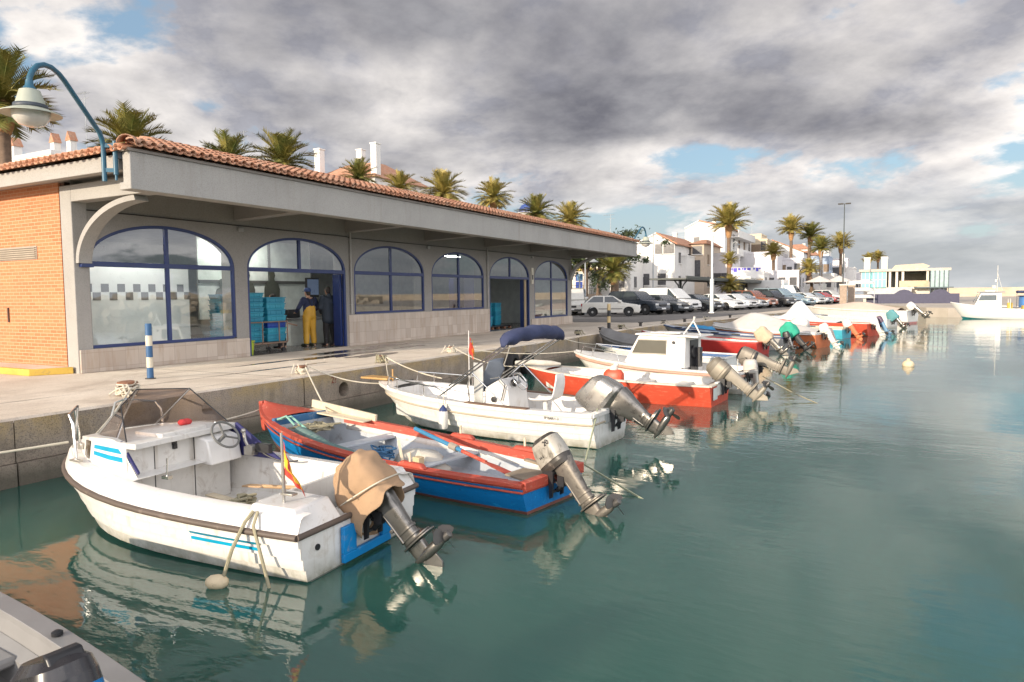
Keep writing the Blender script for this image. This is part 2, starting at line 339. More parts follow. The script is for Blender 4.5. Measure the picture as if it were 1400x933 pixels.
# upper street terrace and its retaining wall, hill under the town
structure(MB().box((-420, 42, Q+.01), (-31, 320, 2.25)).build('upper_street', PALE, sharp=0))
h = MB(); rows = []
for i in range(13):
    x = -46-i*16; rows.append([(x, y, 2.26+max(0, i-1)*1.6+1.5*noise.noise(Vector((x*.02, y*.02, 1)))*min(1, i*.4)) for y in range(-40, 340, 20)])
h.grid(rows); structure(h.build('town_hill', m_concrete('dry_earth', (.23, .19, .12), (.30, .26, .17), (.14, .14, .07), .2), sharp=0))
# far mole closing the basin on the right
mp_ = [(-10.1, 108.4), (-3.3, 108.3), (-2.6, 97.5), (3.0, 76.5), (4.6, 74.6), (30, 84), (160, 130), (160, 300), (-420, 300), (-420, 108)]
def slab(name, poly, z0, z1, m):
    return structure(MB().prism(poly, z0, z1, 'z').build(name, m, sharp=0))
slab('harbour_mole', mp_, -1.5, Q-.05, PALE)
structure(MB().box((10, 205, -1), (420, 212, 3.0)).box((10, 200, -1), (420, 205, 1.4)).build('sea_wall', ROCKW, sharp=0))
# rubble breakwater across the basin (seen mirrored in the windows)
rb = MB()
for k in range(260):
    y = random.uniform(-10, 120); d = random.random(); x = 62+9*d; s = random.uniform(.7, 1.7)
    rb.M = Matrix.Translation((x, y, .1+2.6*d)) @ Matrix.Rotation(random.random()*6, 4, Vector((jit(1), jit(1), 1)))
    rb.box((-s*.6, -s*.5, -s*.4), (s*.6, s*.5, s*.4))
rb.M = None; rb.box((66, -10, -1), (80, 120, 2.4))
structure(rb.build('breakwater', ROCKW, sharp=0))
# ---------------------------------------------------------------- fish hall
WX = -14.9; Y0 = 8.6; Y1 = 34.4; ZT = 4.46
BLUE = mat('blue_frame_paint', (.016, .034, .13), .35, var=.1)
def m_brick():
    m, nt, b = nodes('orange_brick')
    g = nt.nodes.new('ShaderNodeNewGeometry'); sp = nt.nodes.new('ShaderNodeSeparateXYZ'); nt.links.new(g.outputs['Position'], sp.inputs[0])
    cb = nt.nodes.new('ShaderNodeCombineXYZ'); nt.links.new(sp.outputs[0], cb.inputs[0]); nt.links.new(sp.outputs[2], cb.inputs[1])
    t = nt.nodes.new('ShaderNodeTexBrick'); nt.links.new(cb.outputs[0], t.inputs['Vector'])
    t.inputs['Color1'].default_value = (.43, .14, .055, 1); t.inputs['Color2'].default_value = (.53, .20, .085, 1); t.inputs['Mortar'].default_value = (.54, .34, .21, 1)
    t.inputs['Scale'].default_value = 1; t.inputs['Brick Width'].default_value = .25; t.inputs['Row Height'].default_value = .075; t.inputs['Mortar Size'].default_value = .007; t.inputs['Bias'].default_value = -.1
    c = mixc(nt, ramp(nt, tex(nt, wpos(nt), .9, 6), (.35, 0), (.7, .5)), t.outputs[0], (.46, .22, .11))
    nt.links.new(c, b.inputs['Base Color']); b.inputs['Roughness'].default_value = .85
    bump(nt, b, t.outputs['Fac'], -.5, .01); return m
BRICK = m_brick()
def m_tiles():
    m, nt, b = nodes('terracotta_tile'); co = wpos(nt)
    v = nt.nodes.new('ShaderNodeTexVoronoi'); v.inputs['Scale'].default_value = 4.2; nt.links.new(co, v.inputs['Vector'])
    c = mixc(nt, v.outputs['Color'], (.40, .16, .085), (.54, .29, .18)); c2 = mixc(nt, ramp(nt, tex(nt, co, 3.5, 7, .7), (.45, 0), (.66, .7)), c, (.36, .26, .19))
    nt.links.new(c2, b.inputs['Base Color']); b.inputs['Roughness'].default_value = .85; bump(nt, b, tex(nt, co, 30, 4), .3, .01); return m
TILE = m_tiles()
def m_clad():
    m, nt, b = nodes('limestone_cladding')
    g = nt.nodes.new('ShaderNodeNewGeometry'); sp = nt.nodes.new('ShaderNodeSeparateXYZ'); nt.links.new(g.outputs['Position'], sp.inputs[0])
    cb = nt.nodes.new('ShaderNodeCombineXYZ'); nt.links.new(sp.outputs[1], cb.inputs[0]); nt.links.new(sp.outputs[2], cb.inputs[1])
    t = nt.nodes.new('ShaderNodeTexBrick'); nt.links.new(cb.outputs[0], t.inputs['Vector']); t.offset = 0
    t.inputs['Color1'].default_value = (.42, .35, .29, 1); t.inputs['Color2'].default_value = (.54, .47, .40, 1); t.inputs['Mortar'].default_value = (.33, .27, .22, 1)
    t.inputs['Scale'].default_value = 1; t.inputs['Brick Width'].default_value = .3; t.inputs['Row Height'].default_value = .33; t.inputs['Mortar Size'].default_value = .004
    sv = wpos(nt, (1, 3, .5)); c = mixc(nt, ramp(nt, tex(nt, sv, 2.2, 6, .6), (.5, 0), (.7, .6)), t.outputs[0], (.36, .26, .18))
    nt.links.new(c, b.inputs['Base Color']); b.inputs['Roughness'].default_value = .6; return m
CLAD = m_clad()
WINGLASS = glassmat('window_glass', (.84, .89, .88), .09)
FH = thing('fish_hall', 'long grey fish market hall with blue arched windows and a red tiled roof edge', 'building', (0, 0, 0))
bays = [(8.86, 12.66, 1.40, 'w'), (13.06, 16.86, Q, 'd'), (17.24, 21.04, 1.89, 'w'), (21.5, 25.3, 1.89, 'w'), (25.76, 29.5, Q, 'd'), (30.02, 33.92, 1.32, 'w')]
ZS, ZA = 3.2, 4.13
def arch(a, b, n=28, z0=ZS, z1=ZA):
    c, hw = (a+b)/2, (b-a)/2
    return [(c-hw*cos(pi*k/n), z0+(z1-z0)*sin(pi*k/n)**.92) for k in range(n+1)]
wb = MB(); X2 = WX-.32
ys = [Y0]
for a, b, zs, kd in bays:
    wb.add([(WX, ys[-1], Q), (WX, a, Q), (WX, a, 5.0), (WX, ys[-1], 5.0)], [(0, 1, 2, 3)])
    ar = arch(a, b)
    prof = [(a, zs)]+[(a, ZS)][:0]+ar+[(b, zs)]
    for (y1, z1), (y2, z2) in zip(ar, ar[1:]):
        wb.add([(WX, y1, z1), (WX, y2, z2), (WX, y2, 5.0), (WX, y1, 5.0)], [(0, 1, 2, 3)])
    for (y1, z1), (y2, z2) in zip(prof, prof[1:]):
        wb.add([(WX, y1, z1), (WX, y2, z2), (X2, y2, z2), (X2, y1, z1)], [(0, 1, 2, 3)])
    if zs > 1: wb.add([(WX, a, Q), (WX, b, Q), (WX, b, zs), (WX, a, zs)], [(0, 1, 2, 3)]); wb.add([(WX, a, zs), (WX, b, zs), (X2, b, zs), (X2, a, zs)], [(0, 1, 2, 3)])
    ys.append(b)
wb.add([(WX, ys[-1], Q), (WX, Y1, Q), (WX, Y1, 5.0), (WX, ys[-1], 5.0)], [(0, 1, 2, 3)])
wb.add([(WX, Y1, Q), (-26, Y1, Q), (-26, Y1, 5.0), (WX, Y1, 5.0)], [(0, 1, 2, 3)])
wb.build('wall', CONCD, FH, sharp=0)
# inside face, floor, ceiling, back wall
ib = MB()
ib.add([(X2, Y0+.3, ZA+.02), (X2, Y1-.3, ZA+.02), (X2, Y1-.3, 4.6), (X2, Y0+.3, 4.6)], [(0, 1, 2, 3)])
ib.add([(X2, Y0+.3, 4.6), (X2, Y1-.3, 4.6), (-26, Y1-.3, 4.6), (-26, Y0+.3, 4.6)], [(0, 1, 2, 3)])
ib.add([(-25.9, Y0+.3, Q), (-25.9, Y1-.3, Q), (-25.9, Y1-.3, 4.6), (-25.9, Y0+.3, 4.6)], [(0, 1, 2, 3)])
ib.add([(X2, Y1-.3, Q), (-26, Y1-.3, Q), (-26, Y1-.3, 4.6), (X2, Y1-.3, 4.6)], [(0, 1, 2, 3)])
ib.build('interior_wall', mat('interior_plaster', (.34, .36, .35), .7), FH, sharp=0)
MB().add([(X2+.3, Y0+.3, Q+.006), (X2+.3, Y1-.3, Q+.006), (-26, Y1-.3, Q+.006), (-26, Y0+.3, Q+.006)], [(0, 1, 2, 3)]).build('interior_floor', mat('wet_floor_tile', (.16, .15, .14), .25), FH, sharp=0)
for y in (12.85, 17.05, 21.27, 25.53, 29.76): MB().box((X2-.2, y-.17, Q+.01), (X2-.02, y+.17, 4.58)).build('interior_pier', CONCD, FH)
# corner pillar, end beam, brick end wall
MB().box((-15.29, Y0, Q-.02), (WX+.006, Y0+.32, 4.80)).build('pillar', CONC, FH, bevel=.012); MB().box((WX-.1, Y0+.003, ZT), (-12.4, Y0+.317, 4.80)).build('end_beam', CONC, FH, bevel=.012); MB().box((WX-.1, Y1-.34, ZT), (-12.3, Y1-.02, 4.80)).build('end_beam', CONC, FH, bevel=.012)
br = MB(); br.box((-40, Y0+.06, Q-.02), (-15.42, Y0+.3, 5.0)); br.build('brick_wall', BRICK, FH, sharp=0)
MB().box((-15.43, Y0+.1, Q), (-15.28, Y0+.3, 5.0)).build('shadow_gap', mat('dark_joint', (.10, .06, .045), .9), FH, sharp=0)
v = MB()
for k in range(6): v.bar((-18.6, Y0+.035, 3.36+k*.045), (-16.35, Y0+.035, 3.36+k*.045), .05, .012)
v.box((-18.6, Y0+.045, 3.33), (-16.33, Y0+.058, 3.62)); v.build('vent', mat('vent_metal', (.35, .30, .24), .5), FH)
MB().box((-17.62, Y0+.03, 1.95), (-17.58, Y0+.062, 2.28)).build('wall_slot', mat('dark_joint', (.1, .06, .045), .9), FH)
# plinths
for a, b, z, pr in ((Y0+.02, 13.03, 1.39, .05), (16.93, 25.68, 1.87, .05), (29.62, Y1+.03, 1.30, .05)):
    MB().box((WX-.02, a, Q), (WX+pr, b, z)).build('plinth', CLAD, FH, bevel=.01)
# cantilever soffit, beams, fascia
XF = -12.15; YF0, YF1 = 8.1, 37.0
rf = MB()
rf.add([(WX+.004, Y0+.2, 4.98), (XF-.05, Y0+.2, 4.98), (XF-.05, YF1-.1, 4.98), (WX+.004, YF1-.1, 4.98)], [(0, 1, 2, 3)])
rf.add([(-26, Y1+.004, 4.98), (WX+.004, Y1+.004, 4.98), (WX+.004, YF1-.1, 4.98), (-26, YF1-.1, 4.98)], [(0, 1, 2, 3)])
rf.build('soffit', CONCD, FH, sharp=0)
for y in (12.85, 17.05, 21.27, 25.53, 29.76):
    MB().prism([(WX, ZT-.02), (XF-.1, ZT+.06), (XF-.1, 4.99), (WX, 4.99)], y-.16, y+.16).build('roof_beam', CONCD, FH, bevel=.01)
fa = MB(); fa.prism([(XF, ZT-.02), (XF, 5.12), (XF-.22, 5.12), (XF-.22, ZT+.12), (XF-.34, ZT+.12), (XF-.34, ZT-.02)], YF0, YF1); fa.build('fascia', CONC, FH, bevel=.015)
MB().prism([(XF+.03, 5.12), (XF+.03, 5.17), (XF-.4, 5.2), (XF-.4, 5.12)], YF0-.05, YF1+.05).build('drip_edge', mat('zinc_edge', (.22, .20, .18), .6), FH)
MB().box((-40, YF0+.02, 4.82), (XF-.36, YF0+.2, 5.10)).build('eave_band', CONC, FH, bevel=.01)
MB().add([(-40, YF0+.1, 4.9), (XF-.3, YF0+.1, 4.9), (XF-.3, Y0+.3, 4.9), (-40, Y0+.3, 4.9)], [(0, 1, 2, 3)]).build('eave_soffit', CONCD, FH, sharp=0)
MB().box((-26, YF1-.2, ZT), (XF-.36, YF1-.02, 5.1)).build('fascia', CONC, FH, bevel=.01)
CBL = mat('black_plastic', (.018, .018, .02), .4)
b_ = MB(); b_.tube([(WX+.02, 8.9, 4.32), (WX+.02, 16.9, 4.30), (WX+.02, 17.1, 4.27), (WX+.02, 25.4, 4.29), (WX+.02, 34.2, 4.27)], .012, 5); b_.build('wall_cable', CBL, FH)
for y_ in (12.85, 21.27, 29.76): b_ = MB(); b_.cbox((WX+.04, y_, 4.2), (.07, .16, .10)); b_.build('junction_box', mat('grey_box', (.3, .3, .29), .5), FH, bevel=.008)
for y_ in (17.05, 25.53): b_ = MB(); b_.tube([(WX+.05, y_, 4.45), (WX+.05, y_, 1.9)], .028, 8); [b_.cbox((WX+.03, y_, z_), (.07, .09, .03)) for z_ in (2.2, 3.2, 4.2)]; b_.build('downpipe', mat('grey_pipe', (.34, .33, .31), .5), FH)
# quarter-arch brackets at the two ends
def bracket(y, d):
    b = MB(); n = 20; inn, out = [], []
    for k in range(n+1):
        t = pi/2*k/n
        out.append((-14.88+2.0*(1-cos(t)), 3.2+1.25*sin(t))); 
        inn.append((-14.88+.10+(2.0-.10)*(1-cos(t))+.04*sin(t), 3.2+(1.25-.10)*sin(t)))
    b.loft([[(x, y, z) for x, z in out+inn[::-1]], [(x, y+d, z) for x, z in out+inn[::-1]]], caps=False)
    for yy in (y, y+d):
        for k in range(n): b.add([(out[k][0], yy, out[k][1]), (out[k+1][0], yy, out[k+1][1]), (inn[k+1][0], yy, inn[k+1][1]), (inn[k][0], yy, inn[k][1])], [(0, 1, 2, 3)])
    b.build('arch_bracket', CONC, FH, sharp=40)
bracket(Y0+.03, .28); bracket(Y1-.33, .28)
MB().box((WX+.002, Y0+.1, 3.12), (WX+.10, Y0+.36, 3.22)).build('bracket_band', BLUE, FH, bevel=.008)
# roof edge: real barrel tiles on a shallow pitch, round hip tile at the corner
def tiles(name, L, run, pitch, place, per=.205, rows=5, rowl=.36):
    t = MB(); n = int(L/per); 
    for k in range(n):
        u0 = (k+.5)*per
        for up in (0, 1):
            uc = u0+(per/2 if up else 0); rad = per*.30
            for r in range(rows):
                if r*rowl > uc+.05: break
                s0 = r*rowl-.03+jit(.012); s1 = s0+rowl+.06; dz = .012*r*0; tw = jit(.006)
                rings = []
                for s_, rr, lift in ((s0, rad*1.12, .035 if up else 0), (s1, rad*.9, .0)):
                    ring = []
                    for q_ in range(7):
                        a = pi*q_/6; zz_ = (sin(a)*rr*1.05+.02 if up else -sin(a)*rr*.8+.055)+lift
                        ring.append(place(uc+cos(a)*rr+tw, s_, zz_+s_*math.tan(pitch)))
                    rings.append(ring)
                t.loft(rings, closed=False, caps=False)
    return t
PIT = radians(17)
tf = tiles('x', YF1-YF0+.1, 1.6, PIT, lambda u, s, z: (XF+.13-s, YF0-.02+u, 5.20+z))
o = tf.build('roof_tiles', TILE, FH, sharp=50, sol=.014)
ts = tiles('x', 20, 1.6, PIT, lambda u, s, z: (XF+.05-u, YF0-.13+s, 5.12+z), rows=5)
ts.build('roof_tiles', TILE, FH, sharp=50, sol=.014)
hp = MB()
for k in range(1):
    p = Vector((XF+.12, YF0-.14, 5.25)); q_ = p+Vector((-.30, .30, .10)); ring = []
    dv = (q_-p).normalized(); sd = dv.cross(Vector((0, 0, 1))).normalized(); rings = []
    for pt, r in ((p, .15), (q_, .115)): rings.append([pt+sd*cos(pi*i/8)*r+Vector((0, 0, 1))*(sin(pi*i/8)*r-.03) for i in range(9)])
    hp.loft(rings, closed=False, caps=False)
hp.build('hip_tile', TILE, FH, sharp=50, sol=.018)
rs = MB(); rs.add([(XF-1.3, YF0+1.3, 5.55), (XF-1.3, YF1, 5.55), (-40, YF1, 5.55), (-40, YF0+1.3, 5.55)], [(0, 1, 2, 3)])
rs.add([(XF-.02, YF0, 5.19), (XF-.02, YF1, 5.19), (XF-1.5, YF1, 5.6), (XF-1.5, YF0+1.4, 5.6)], [(0, 1, 2, 3)])
rs.add([(XF-.02, YF0, 5.19), (XF-1.5, YF0+1.4, 5.6), (-40, YF0+1.4, 5.52), (-40, YF0, 5.12)], [(0, 1, 2, 3)])
rs.build('roof', mat('roof_mortar', (.30, .2, .14), .9), FH, sharp=0)
# windows and door frames
def frame_arch(a, b, zs, door):
    f = MB(); XW = WX-.03; t = .07
    ar = arch(a+t/2, b-t/2, 28, ZS, ZA-t/2)
    path = [(a+t/2, zs+(0 if door else t/2))]+ar+[(b-t/2, zs+(0 if door else t/2))]
    P = [(XW, y, z) for y, z in path]
    rings = []
    for i, (x, y, z) in enumerate(P):
        p0, p1 = P[max(0, i-1)], P[min(len(P)-1, i+1)]; d = Vector((0, p1[1]-p0[1], p1[2]-p0[2])).normalized(); nrm = Vector((0, -d.z, d.y))
        rings.append([Vector((x+dx, y, z))+nrm*dn for dx, dn in ((-.06, -t/2), (.02, -t/2), (.02, t/2), (-.06, t/2))])
    f.loft(rings)
    c = (a+b)/2
    f.box((XW-.05, a+t, ZS-.055), (XW+.024, b-t, ZS+.055))
    top = ZA-t
    f.box((XW-.05, c-.045, ZS+.055), (XW+.018, c+.045, top))
    if not door:
        f.box((XW-.05, a+t, zs), (XW+.022, b-t, zs+t)); f.box((XW-.05, c-.045, zs+t), (XW+.018, c+.045, ZS-.055))
    fo = f.build('window', BLUE, FH, bevel=.006)
    def pane(poly): 
        g = MB(); g.add([(XW-.02, y, z) for y, z in poly], [tuple(range(len(poly)))]); g.build('pane', WINGLASS, fo, sharp=0)
    L = [p for p in ar if p[0] < c-.04]; Rr = [p for p in ar if p[0] > c+.04]
    pane([(a+t, ZS+.05)]+L[1:]+[(c-.04, top), (c-.04, ZS+.05)]); pane([(c+.04, ZS+.05), (c+.04, top)]+Rr[:-1]+[(b-t, ZS+.05)])
    if not door:
        pane([(a+t, zs+t-.01), (a+t, ZS-.05), (c-.04, ZS-.05), (c-.04, zs+t-.01)]); pane([(c+.04, zs+t-.01), (c+.04, ZS-.05), (b-t, ZS-.05), (b-t, zs+t-.01)])
for a, b, zs, kd in bays: frame_arch(a, b, zs, kd == 'd')
# door leaves folded against the jambs
MB().box((X2-.10, 16.72, Q+.02), (WX-.12, 16.80, ZS-.06)).build('door', BLUE, FH, bevel=.01)
MB().box((X2-.12, 29.36, Q+.02), (WX-.12, 29.44, ZS-.06)).build('door', BLUE, FH, bevel=.01)
MB().box((WX-.14, 29.18, Q+.02), (WX-.06, 29.26, ZS-.06)).build('door_post', mat('tan_post', (.42, .32, .2), .6), FH)
# small thermometer-like plaque on the pier by the last window
pl = thing('wall_plaque', 'narrow cream plaque with a small black mark on the pier before the last window', 'sign', (WX+.01, 29.76, 2.95))
MB().box((0, -.11, 0), (.03, .11, .75)).build('board', mat('cream_board', (.62, .58, .48), .5), pl, bevel=.005)
MB().box((.031, -.06, .2), (.036, .05, .42)).build('mark', mat('black_rubber', (.02, .02, .022), .6), pl)
# ---- inside things
cb = thing('checked_partition', 'white tiled partition with two rows of grey check squares behind the first window', 'partition', (-16.3, 0, Q))
WT = mat('white_tile', (.80, .81, .79), .3, var=.04); GT = mat('grey_tile', (.09, .095, .10), .35, var=.05)
MB().box((-.12, 8.95, 0), (0, 12.35, 2.42)).build('panel', WT, cb)
c = MB()
for k in range(17):
    for row in (0, 1):
        if (k+row) % 2 == 0 and 9.05+k*.2 < 12.3: c.box((.001, 9.0+k*.2, 1.52+row*.2), (.006, 9.19+k*.2, 1.71+row*.2))
c.build('check_squares', GT, cb, sharp=0)
mu = thing('silhouette_screen', 'pale screen with three dark standing human silhouettes inside the open arch', 'screen', (-18.3, 0, Q))
MB().box((-.06, 14.2, .9), (0, 18.9, 3.4)).build('panel', mat('pale_panel', (.62, .66, .62), .6), mu)
b_ = MB(); b_.box((.001, 14.2, 2.0), (.04, 18.9, 2.1)); b_.box((0, 16.9, .9), (.03, 17.0, 3.4)); b_.build('rail', mat('dark_grey_paint', (.09, .09, .085), .6), mu)
def sil(yc, s, z0):
    o_ = [(-.30, 0), (-.33, .5), (-.31, .85), (-.24, 1.02), (-.11, 1.08), (-.1, 1.14), (-.14, 1.25), (-.11, 1.38), (0, 1.43), (.11, 1.38), (.14, 1.25), (.1, 1.14), (.12, 1.08), (.26, 1.0), (.33, .8), (.30, .4), (.24, 0)]
    MB().prism([(yc+u*s, z0+v_*s) for u, v_ in o_], .05, .07, 'x').build('silhouette', mat('silhouette_grey', (.07, .075, .06), .7), mu)
sil(15.0, .80, 1.0); sil(15.95, 1.0, 1.0); sil(17.0, 1.02, 1.0)
tv = thing('wall_monitor', 'black monitor with a pale blue display hanging inside the open arch', 'monitor', (-16.6, 17.2, 2.45), radians(10))
MB().box((-.06, -.36, 0), (0, .36, .62)).build('casing', mat('black_plastic', (.018, .018, .02), .4), tv, bevel=.015)
MB().box((.001, -.31, .07), (.006, .31, .57)).build('display', mat('lit_display', (.1, .15, .25), .3, emit=(.20, .27, .42), es=.10), tv)
MB().cyl((-.05, 0, .6), (-.1, 0, 2.0), .025).build('mount', mat('black_plastic', (.018, .018, .02), .4), tv)
tb = thing('weighing_counter', 'long steel weighing counter with dark gear behind the standing men', 'counter', (-17.0, 17.2, Q))
STEEL = mat('brushed_steel', (.5, .5, .5), .35, 1.)
MB().box((-.4, -.9, .82), (.3, .9, .88)).build('top', STEEL, tb, bevel=.01)
MB().box((-.35, -.85, .0), (.22, .85, .81)).build('cabinet', mat('pale_panel', (.62, .66, .62), .6), tb)
MB().box((-.2, -.8, .885), (.1, -.3, 1.15)).build('scale_head', mat('black_plastic', (.018, .018, .02), .4), tb, bevel=.02)
lk = thing('blue_locker', 'tall dark blue cabinet with a white edge inside the second open arch', 'cabinet', (-16.2, 26.6, Q))
MB().box((-.5, -.8, .35), (0, .55, 2.3)).build('body', mat('deep_blue', (.018, .02, .11), .5), lk, bevel=.01)
MB().box((-.5, .56, .1), (.02, .78, 2.3)).build('edge_panel', WT, lk); MB().box((-.5, -.8, .1), (.01, .55, .34)).build('base', WT, lk)
lk2 = thing('cold_room', 'dark blue cold room door beside the crates in the second open arch', 'door', (-18.0, 29.0, Q))
MB().box((-.3, -1.2, .1), (0, 1.2, 2.35)).build('leaf', mat('deep_blue', (.018, .02, .11), .5), lk2, bevel=.01)
MB().box((.01, -1.0, 1.1), (.06, -.92, 1.3)).build('handle', STEEL, lk2)
hk = MB(); hk.box((-21, 9.5, 3.9), (-20.9, 13, 4.05)); hk.box((-23, 10.2, 3.55), (-22.2, 11.2, 4.4))
tag(hk.build('ceiling_duct', mat('dark_grey_paint', (.09, .09, .085), .6)), 'dark duct hanging under the hall ceiling behind the first window', 'duct')
LAMP = mat('lit_tube', (.8, .8, .8), .4, emit=(1, .97, .9), es=34)
for k, (x_, y_) in enumerate(((-15.75, 10.7), (-17.6, 15.4), (-18.3, 27.6))):
    lt = thing('ceiling_light', 'lit tube lamp under the hall ceiling '+('behind the first window', 'inside the first open arch', 'inside the second open arch')[k], 'lamp', (x_, y_, 4.3), 0, 'ceiling lights of the fish hall')
    MB().box((-.09, -1.2, .0), (.09, 1.2, .08)).build('housing', WT, lt); MB().box((-.06, -1.15, -.03), (.06, 1.15, -.002)).build('tube', LAMP, lt)
# ---- crates
TEAL = [mat('teal_crate_a', (.02, .22, .33), .45, var=.1), mat('teal_crate_b', (.025, .27, .38), .45, var=.1), mat('blue_crate', (.015, .06, .32), .45)]
def crate_mesh(l, w_, h, m):
    c = MB(); t = .02; tp = .025
    def ring(z, o): return [(-w_/2-o, -l/2-o, z), (w_/2+o, -l/2-o, z), (w_/2+o, l/2+o, z), (-w_/2-o, l/2+o, z)]
    c.loft([ring(0, -tp), ring(h*.35, -tp*.6), ring(h*.36, -tp*.2), ring(h*.86, 0), ring(h*.87, .018), ring(h, .018)], caps=False)
    c.loft([ring(h, .018), ring(h, -t), ring(.02, -tp-t)], caps=False); c.add(ring(.02, -tp-t), [(0, 1, 2, 3)]); c.add(ring(0, -tp), [(0, 3, 2, 1)])
    for s_ in (-1, 1):
        for u in (-.3, 0, .3): c.cbox((s_*(w_/2-.004), u*l, h*.6), (.02, .03, h*.5))
        c.cbox((0, s_*(l/2+.006), h*.55), (w_*.3, .02, h*.12))
    return c.build('fish_crate', m, sharp=30, bevel=.004)
ORD = ['bottom', 'second', 'third', 'fourth', 'fifth', 'sixth', 'seventh', 'eighth', 'ninth', 'tenth', 'top']
def stack(x, y, z, n, h, where, l=.62, w_=.42, blue=(), rz=0.):
    protos = {}
    for k in range(n):
        mi = 2 if k in blue else (k % 2)
        if mi not in protos: o_ = protos[mi] = crate_mesh(l, w_, h+.03, TEAL[mi])
        else: o_ = protos[mi].copy(); COL.objects.link(o_)
        o_.location = (x+jit(.012), y+jit(.012), z+k*h); o_.rotation_euler = (0, 0, rz+jit(.03))
        pos = 'topmost' if k == n-1 else ('lowest' if k == 0 else ORD[k]+' from the bottom')
        tag(o_, f'{"dark blue" if mi == 2 else "teal"} fish crate, {pos} in {where}', 'crate', 'fish crates')
stack(-15.72, 13.74, Q+.3, 10, .135, 'the ribbed stack on the trolley', .62, .56)
stack(-15.70, 14.52, Q+.3, 7, .175, 'the taller crates on the trolley', .68, .52, blue=(2,))
stack(-16.45, 13.55, Q+.02, 11, .145, 'the shaded stack behind the trolley', .55, .5)
stack(-16.6, 27.35, Q+.15, 5, .2, 'the near stack in the second arch', .62, .45, blue=(3,))
stack(-16.5, 28.05, Q+.15, 5, .2, 'the middle stack in the second arch', .62, .45, blue=(1,))
stack(-16.4, 28.75, Q+.15, 5, .2, 'the far stack in the second arch', .55, .45)
stack(-16.0, 27.2, Q+.15, 2, .2, 'the low pile before the near stack', .62, .45)
pt = thing('pallet', 'dark plastic pallet under the crates at the second open arch', 'pallet', (-16.4, 27.95, Q))
pp = MB(); pp.box((-.35, -1.2, .1), (.75, 1.2, .145)); pp.build('deck', mat('black_plastic', (.018, .018, .02), .4), pt)
pp = MB(); [pp.cbox((x_, y_, .05), (.12, .12, .1)) for x_ in (-.25, .2, .65) for y_ in (-1.1, -.55, 0, .55, 1.1)]; pp.build('feet', mat('rust_brown', (.2, .09, .05), .8), pt)
ct = thing('crate_trolley', 'rusty tubular trolley carrying two stacks of teal crates', 'trolley', (-15.7, 14.1, Q))
RUST = mat('rusty_tube', (.26, .17, .12), .55, .3)
b_ = MB(); b_.box((-.36, -.62, .24), (.36, .72, .285)); b_.build('platform', RUST, ct, bevel=.01)
b_ = MB()
for s_ in (-.62, .72): b_.tube([(.36, s_, .27), (.36, s_, .86), (.36, s_, .86)], .018)
b_.tube([(.36, -.62, .86), (.36, .72, .86)], .018); b_.tube([(.37, -.2, .26), (.37, -.2, .86)], .018); b_.tube([(.37, .4, .26), (.37, .4, .86)], .018); b_.tube([(.36, .72, .8), (.36, 1.1, .72)], .02)
b_.build('guard_rail', RUST, ct)
for x_, y_ in ((-.3, -.5), (.3, -.5), (-.3, .6), (.3, .6)):
    b_ = MB(); b_.cyl((x_, y_, .06), (x_, y_, .24), .02); b_.build('leg', RUST, ct)
    b_ = MB(); b_.cyl((x_-.03, y_, .06), (x_+.03, y_, .06), .06); b_.build('wheel', mat('black_rubber', (.02, .02, .022), .6), ct)
bn = thing('waste_bucket', 'lime green bucket on the floor against the first window plinth', 'bucket', (-15.1, 13.2, Q))
b_ = MB(); b_.lathe([(.11, 0), (.15, .36), (.165, .37), (.165, .4), (.14, .4), (.10, .03)], n=20); b_.build('body', mat('lime_plastic', (.33, .42, .03), .45), bn)
b_ = MB(); b_.tube([(-.16, 0, .38), (-.15, .1, .3), (0, .17, .25), (.15, .1, .3), (.16, 0, .38)], .006); b_.build('handle', STEEL, bn)
# ---- kerb block with yellow edge by the corner
kb = thing('yellow_kerb', 'concrete step with a yellow painted edge at the brick corner', 'kerb', (0, 0, Q))
MB().prism([(-21, Y0-.0), (-15.15, Y0-.0), (-15.4, Y0-.62), (-21, Y0-.62)], 0, .13, 'z').build('slab', QTOP, kb, bevel=.01)
MB().prism([(-21, Y0-.624), (-15.4, Y0-.624), (-15.4, Y0-.72), (-21, Y0-.72)], .0, .137, 'z').build('painted_edge', mat('kerb_yellow', (.55, .36, .06), .7, dirt=(.3, .22, .1)), kb, bevel=.01)
MB().prism([(-15.4, Y0-.72), (-15.4, Y0-.624), (-15.12, Y0-.02), (-15.02, Y0-.05)], .0, .137, 'z').build('painted_edge', mat('kerb_yellow', (.55, .36, .06), .7), kb, bevel=.01)
# ---------------------------------------------------------------- boats
GEL = mat('white_gelcoat', (.70, .68, .645), .32, var=.06, dirt=(.50, .45, .38), damt=.35, ds=2.5, coat=.2, streak=(.42, .33, .23), wline=(.20, .19, .13))
GELD = mat('worn_white_paint', (.62, .60, .56), .55, var=.1, dirt=(.36, .31, .26), damt=.5, ds=4, streak=(.34, .27, .19))
GREYIN = mat('grey_boat_paint', (.36, .39, .42), .6, var=.12, dirt=(.20, .19, .18), damt=.4, ds=5)
RUBBER = mat('dark_rub_rail', (.10, .075, .06), .6, dirt=(.22, .17, .14), damt=.4)
BLK = mat('black_plastic', (.018, .018, .02), .4)
CHROME = mat('stainless_tube', (.70, .69, .66), .22, 1., var=.05)
ALU = mat('grey_alloy', (.42, .40, .36), .38, .8, var=.15, dirt=(.16, .14, .12), damt=.4, ds=9)
ALUD = mat('dark_alloy', (.10, .095, .09), .35, .5, var=.2, dirt=(.28, .25, .2), damt=.3, ds=9)
ALUM = mat('mid_alloy', (.20, .19, .175), .3, .85, var=.2, dirt=(.05, .05, .045), damt=.5, ds=7)
ROPE = mat('pale_rope', (.55, .50, .40), .9, bmp=.4, bs=120)
ROPEG = mat('green_rope', (.10, .30, .20), .9)
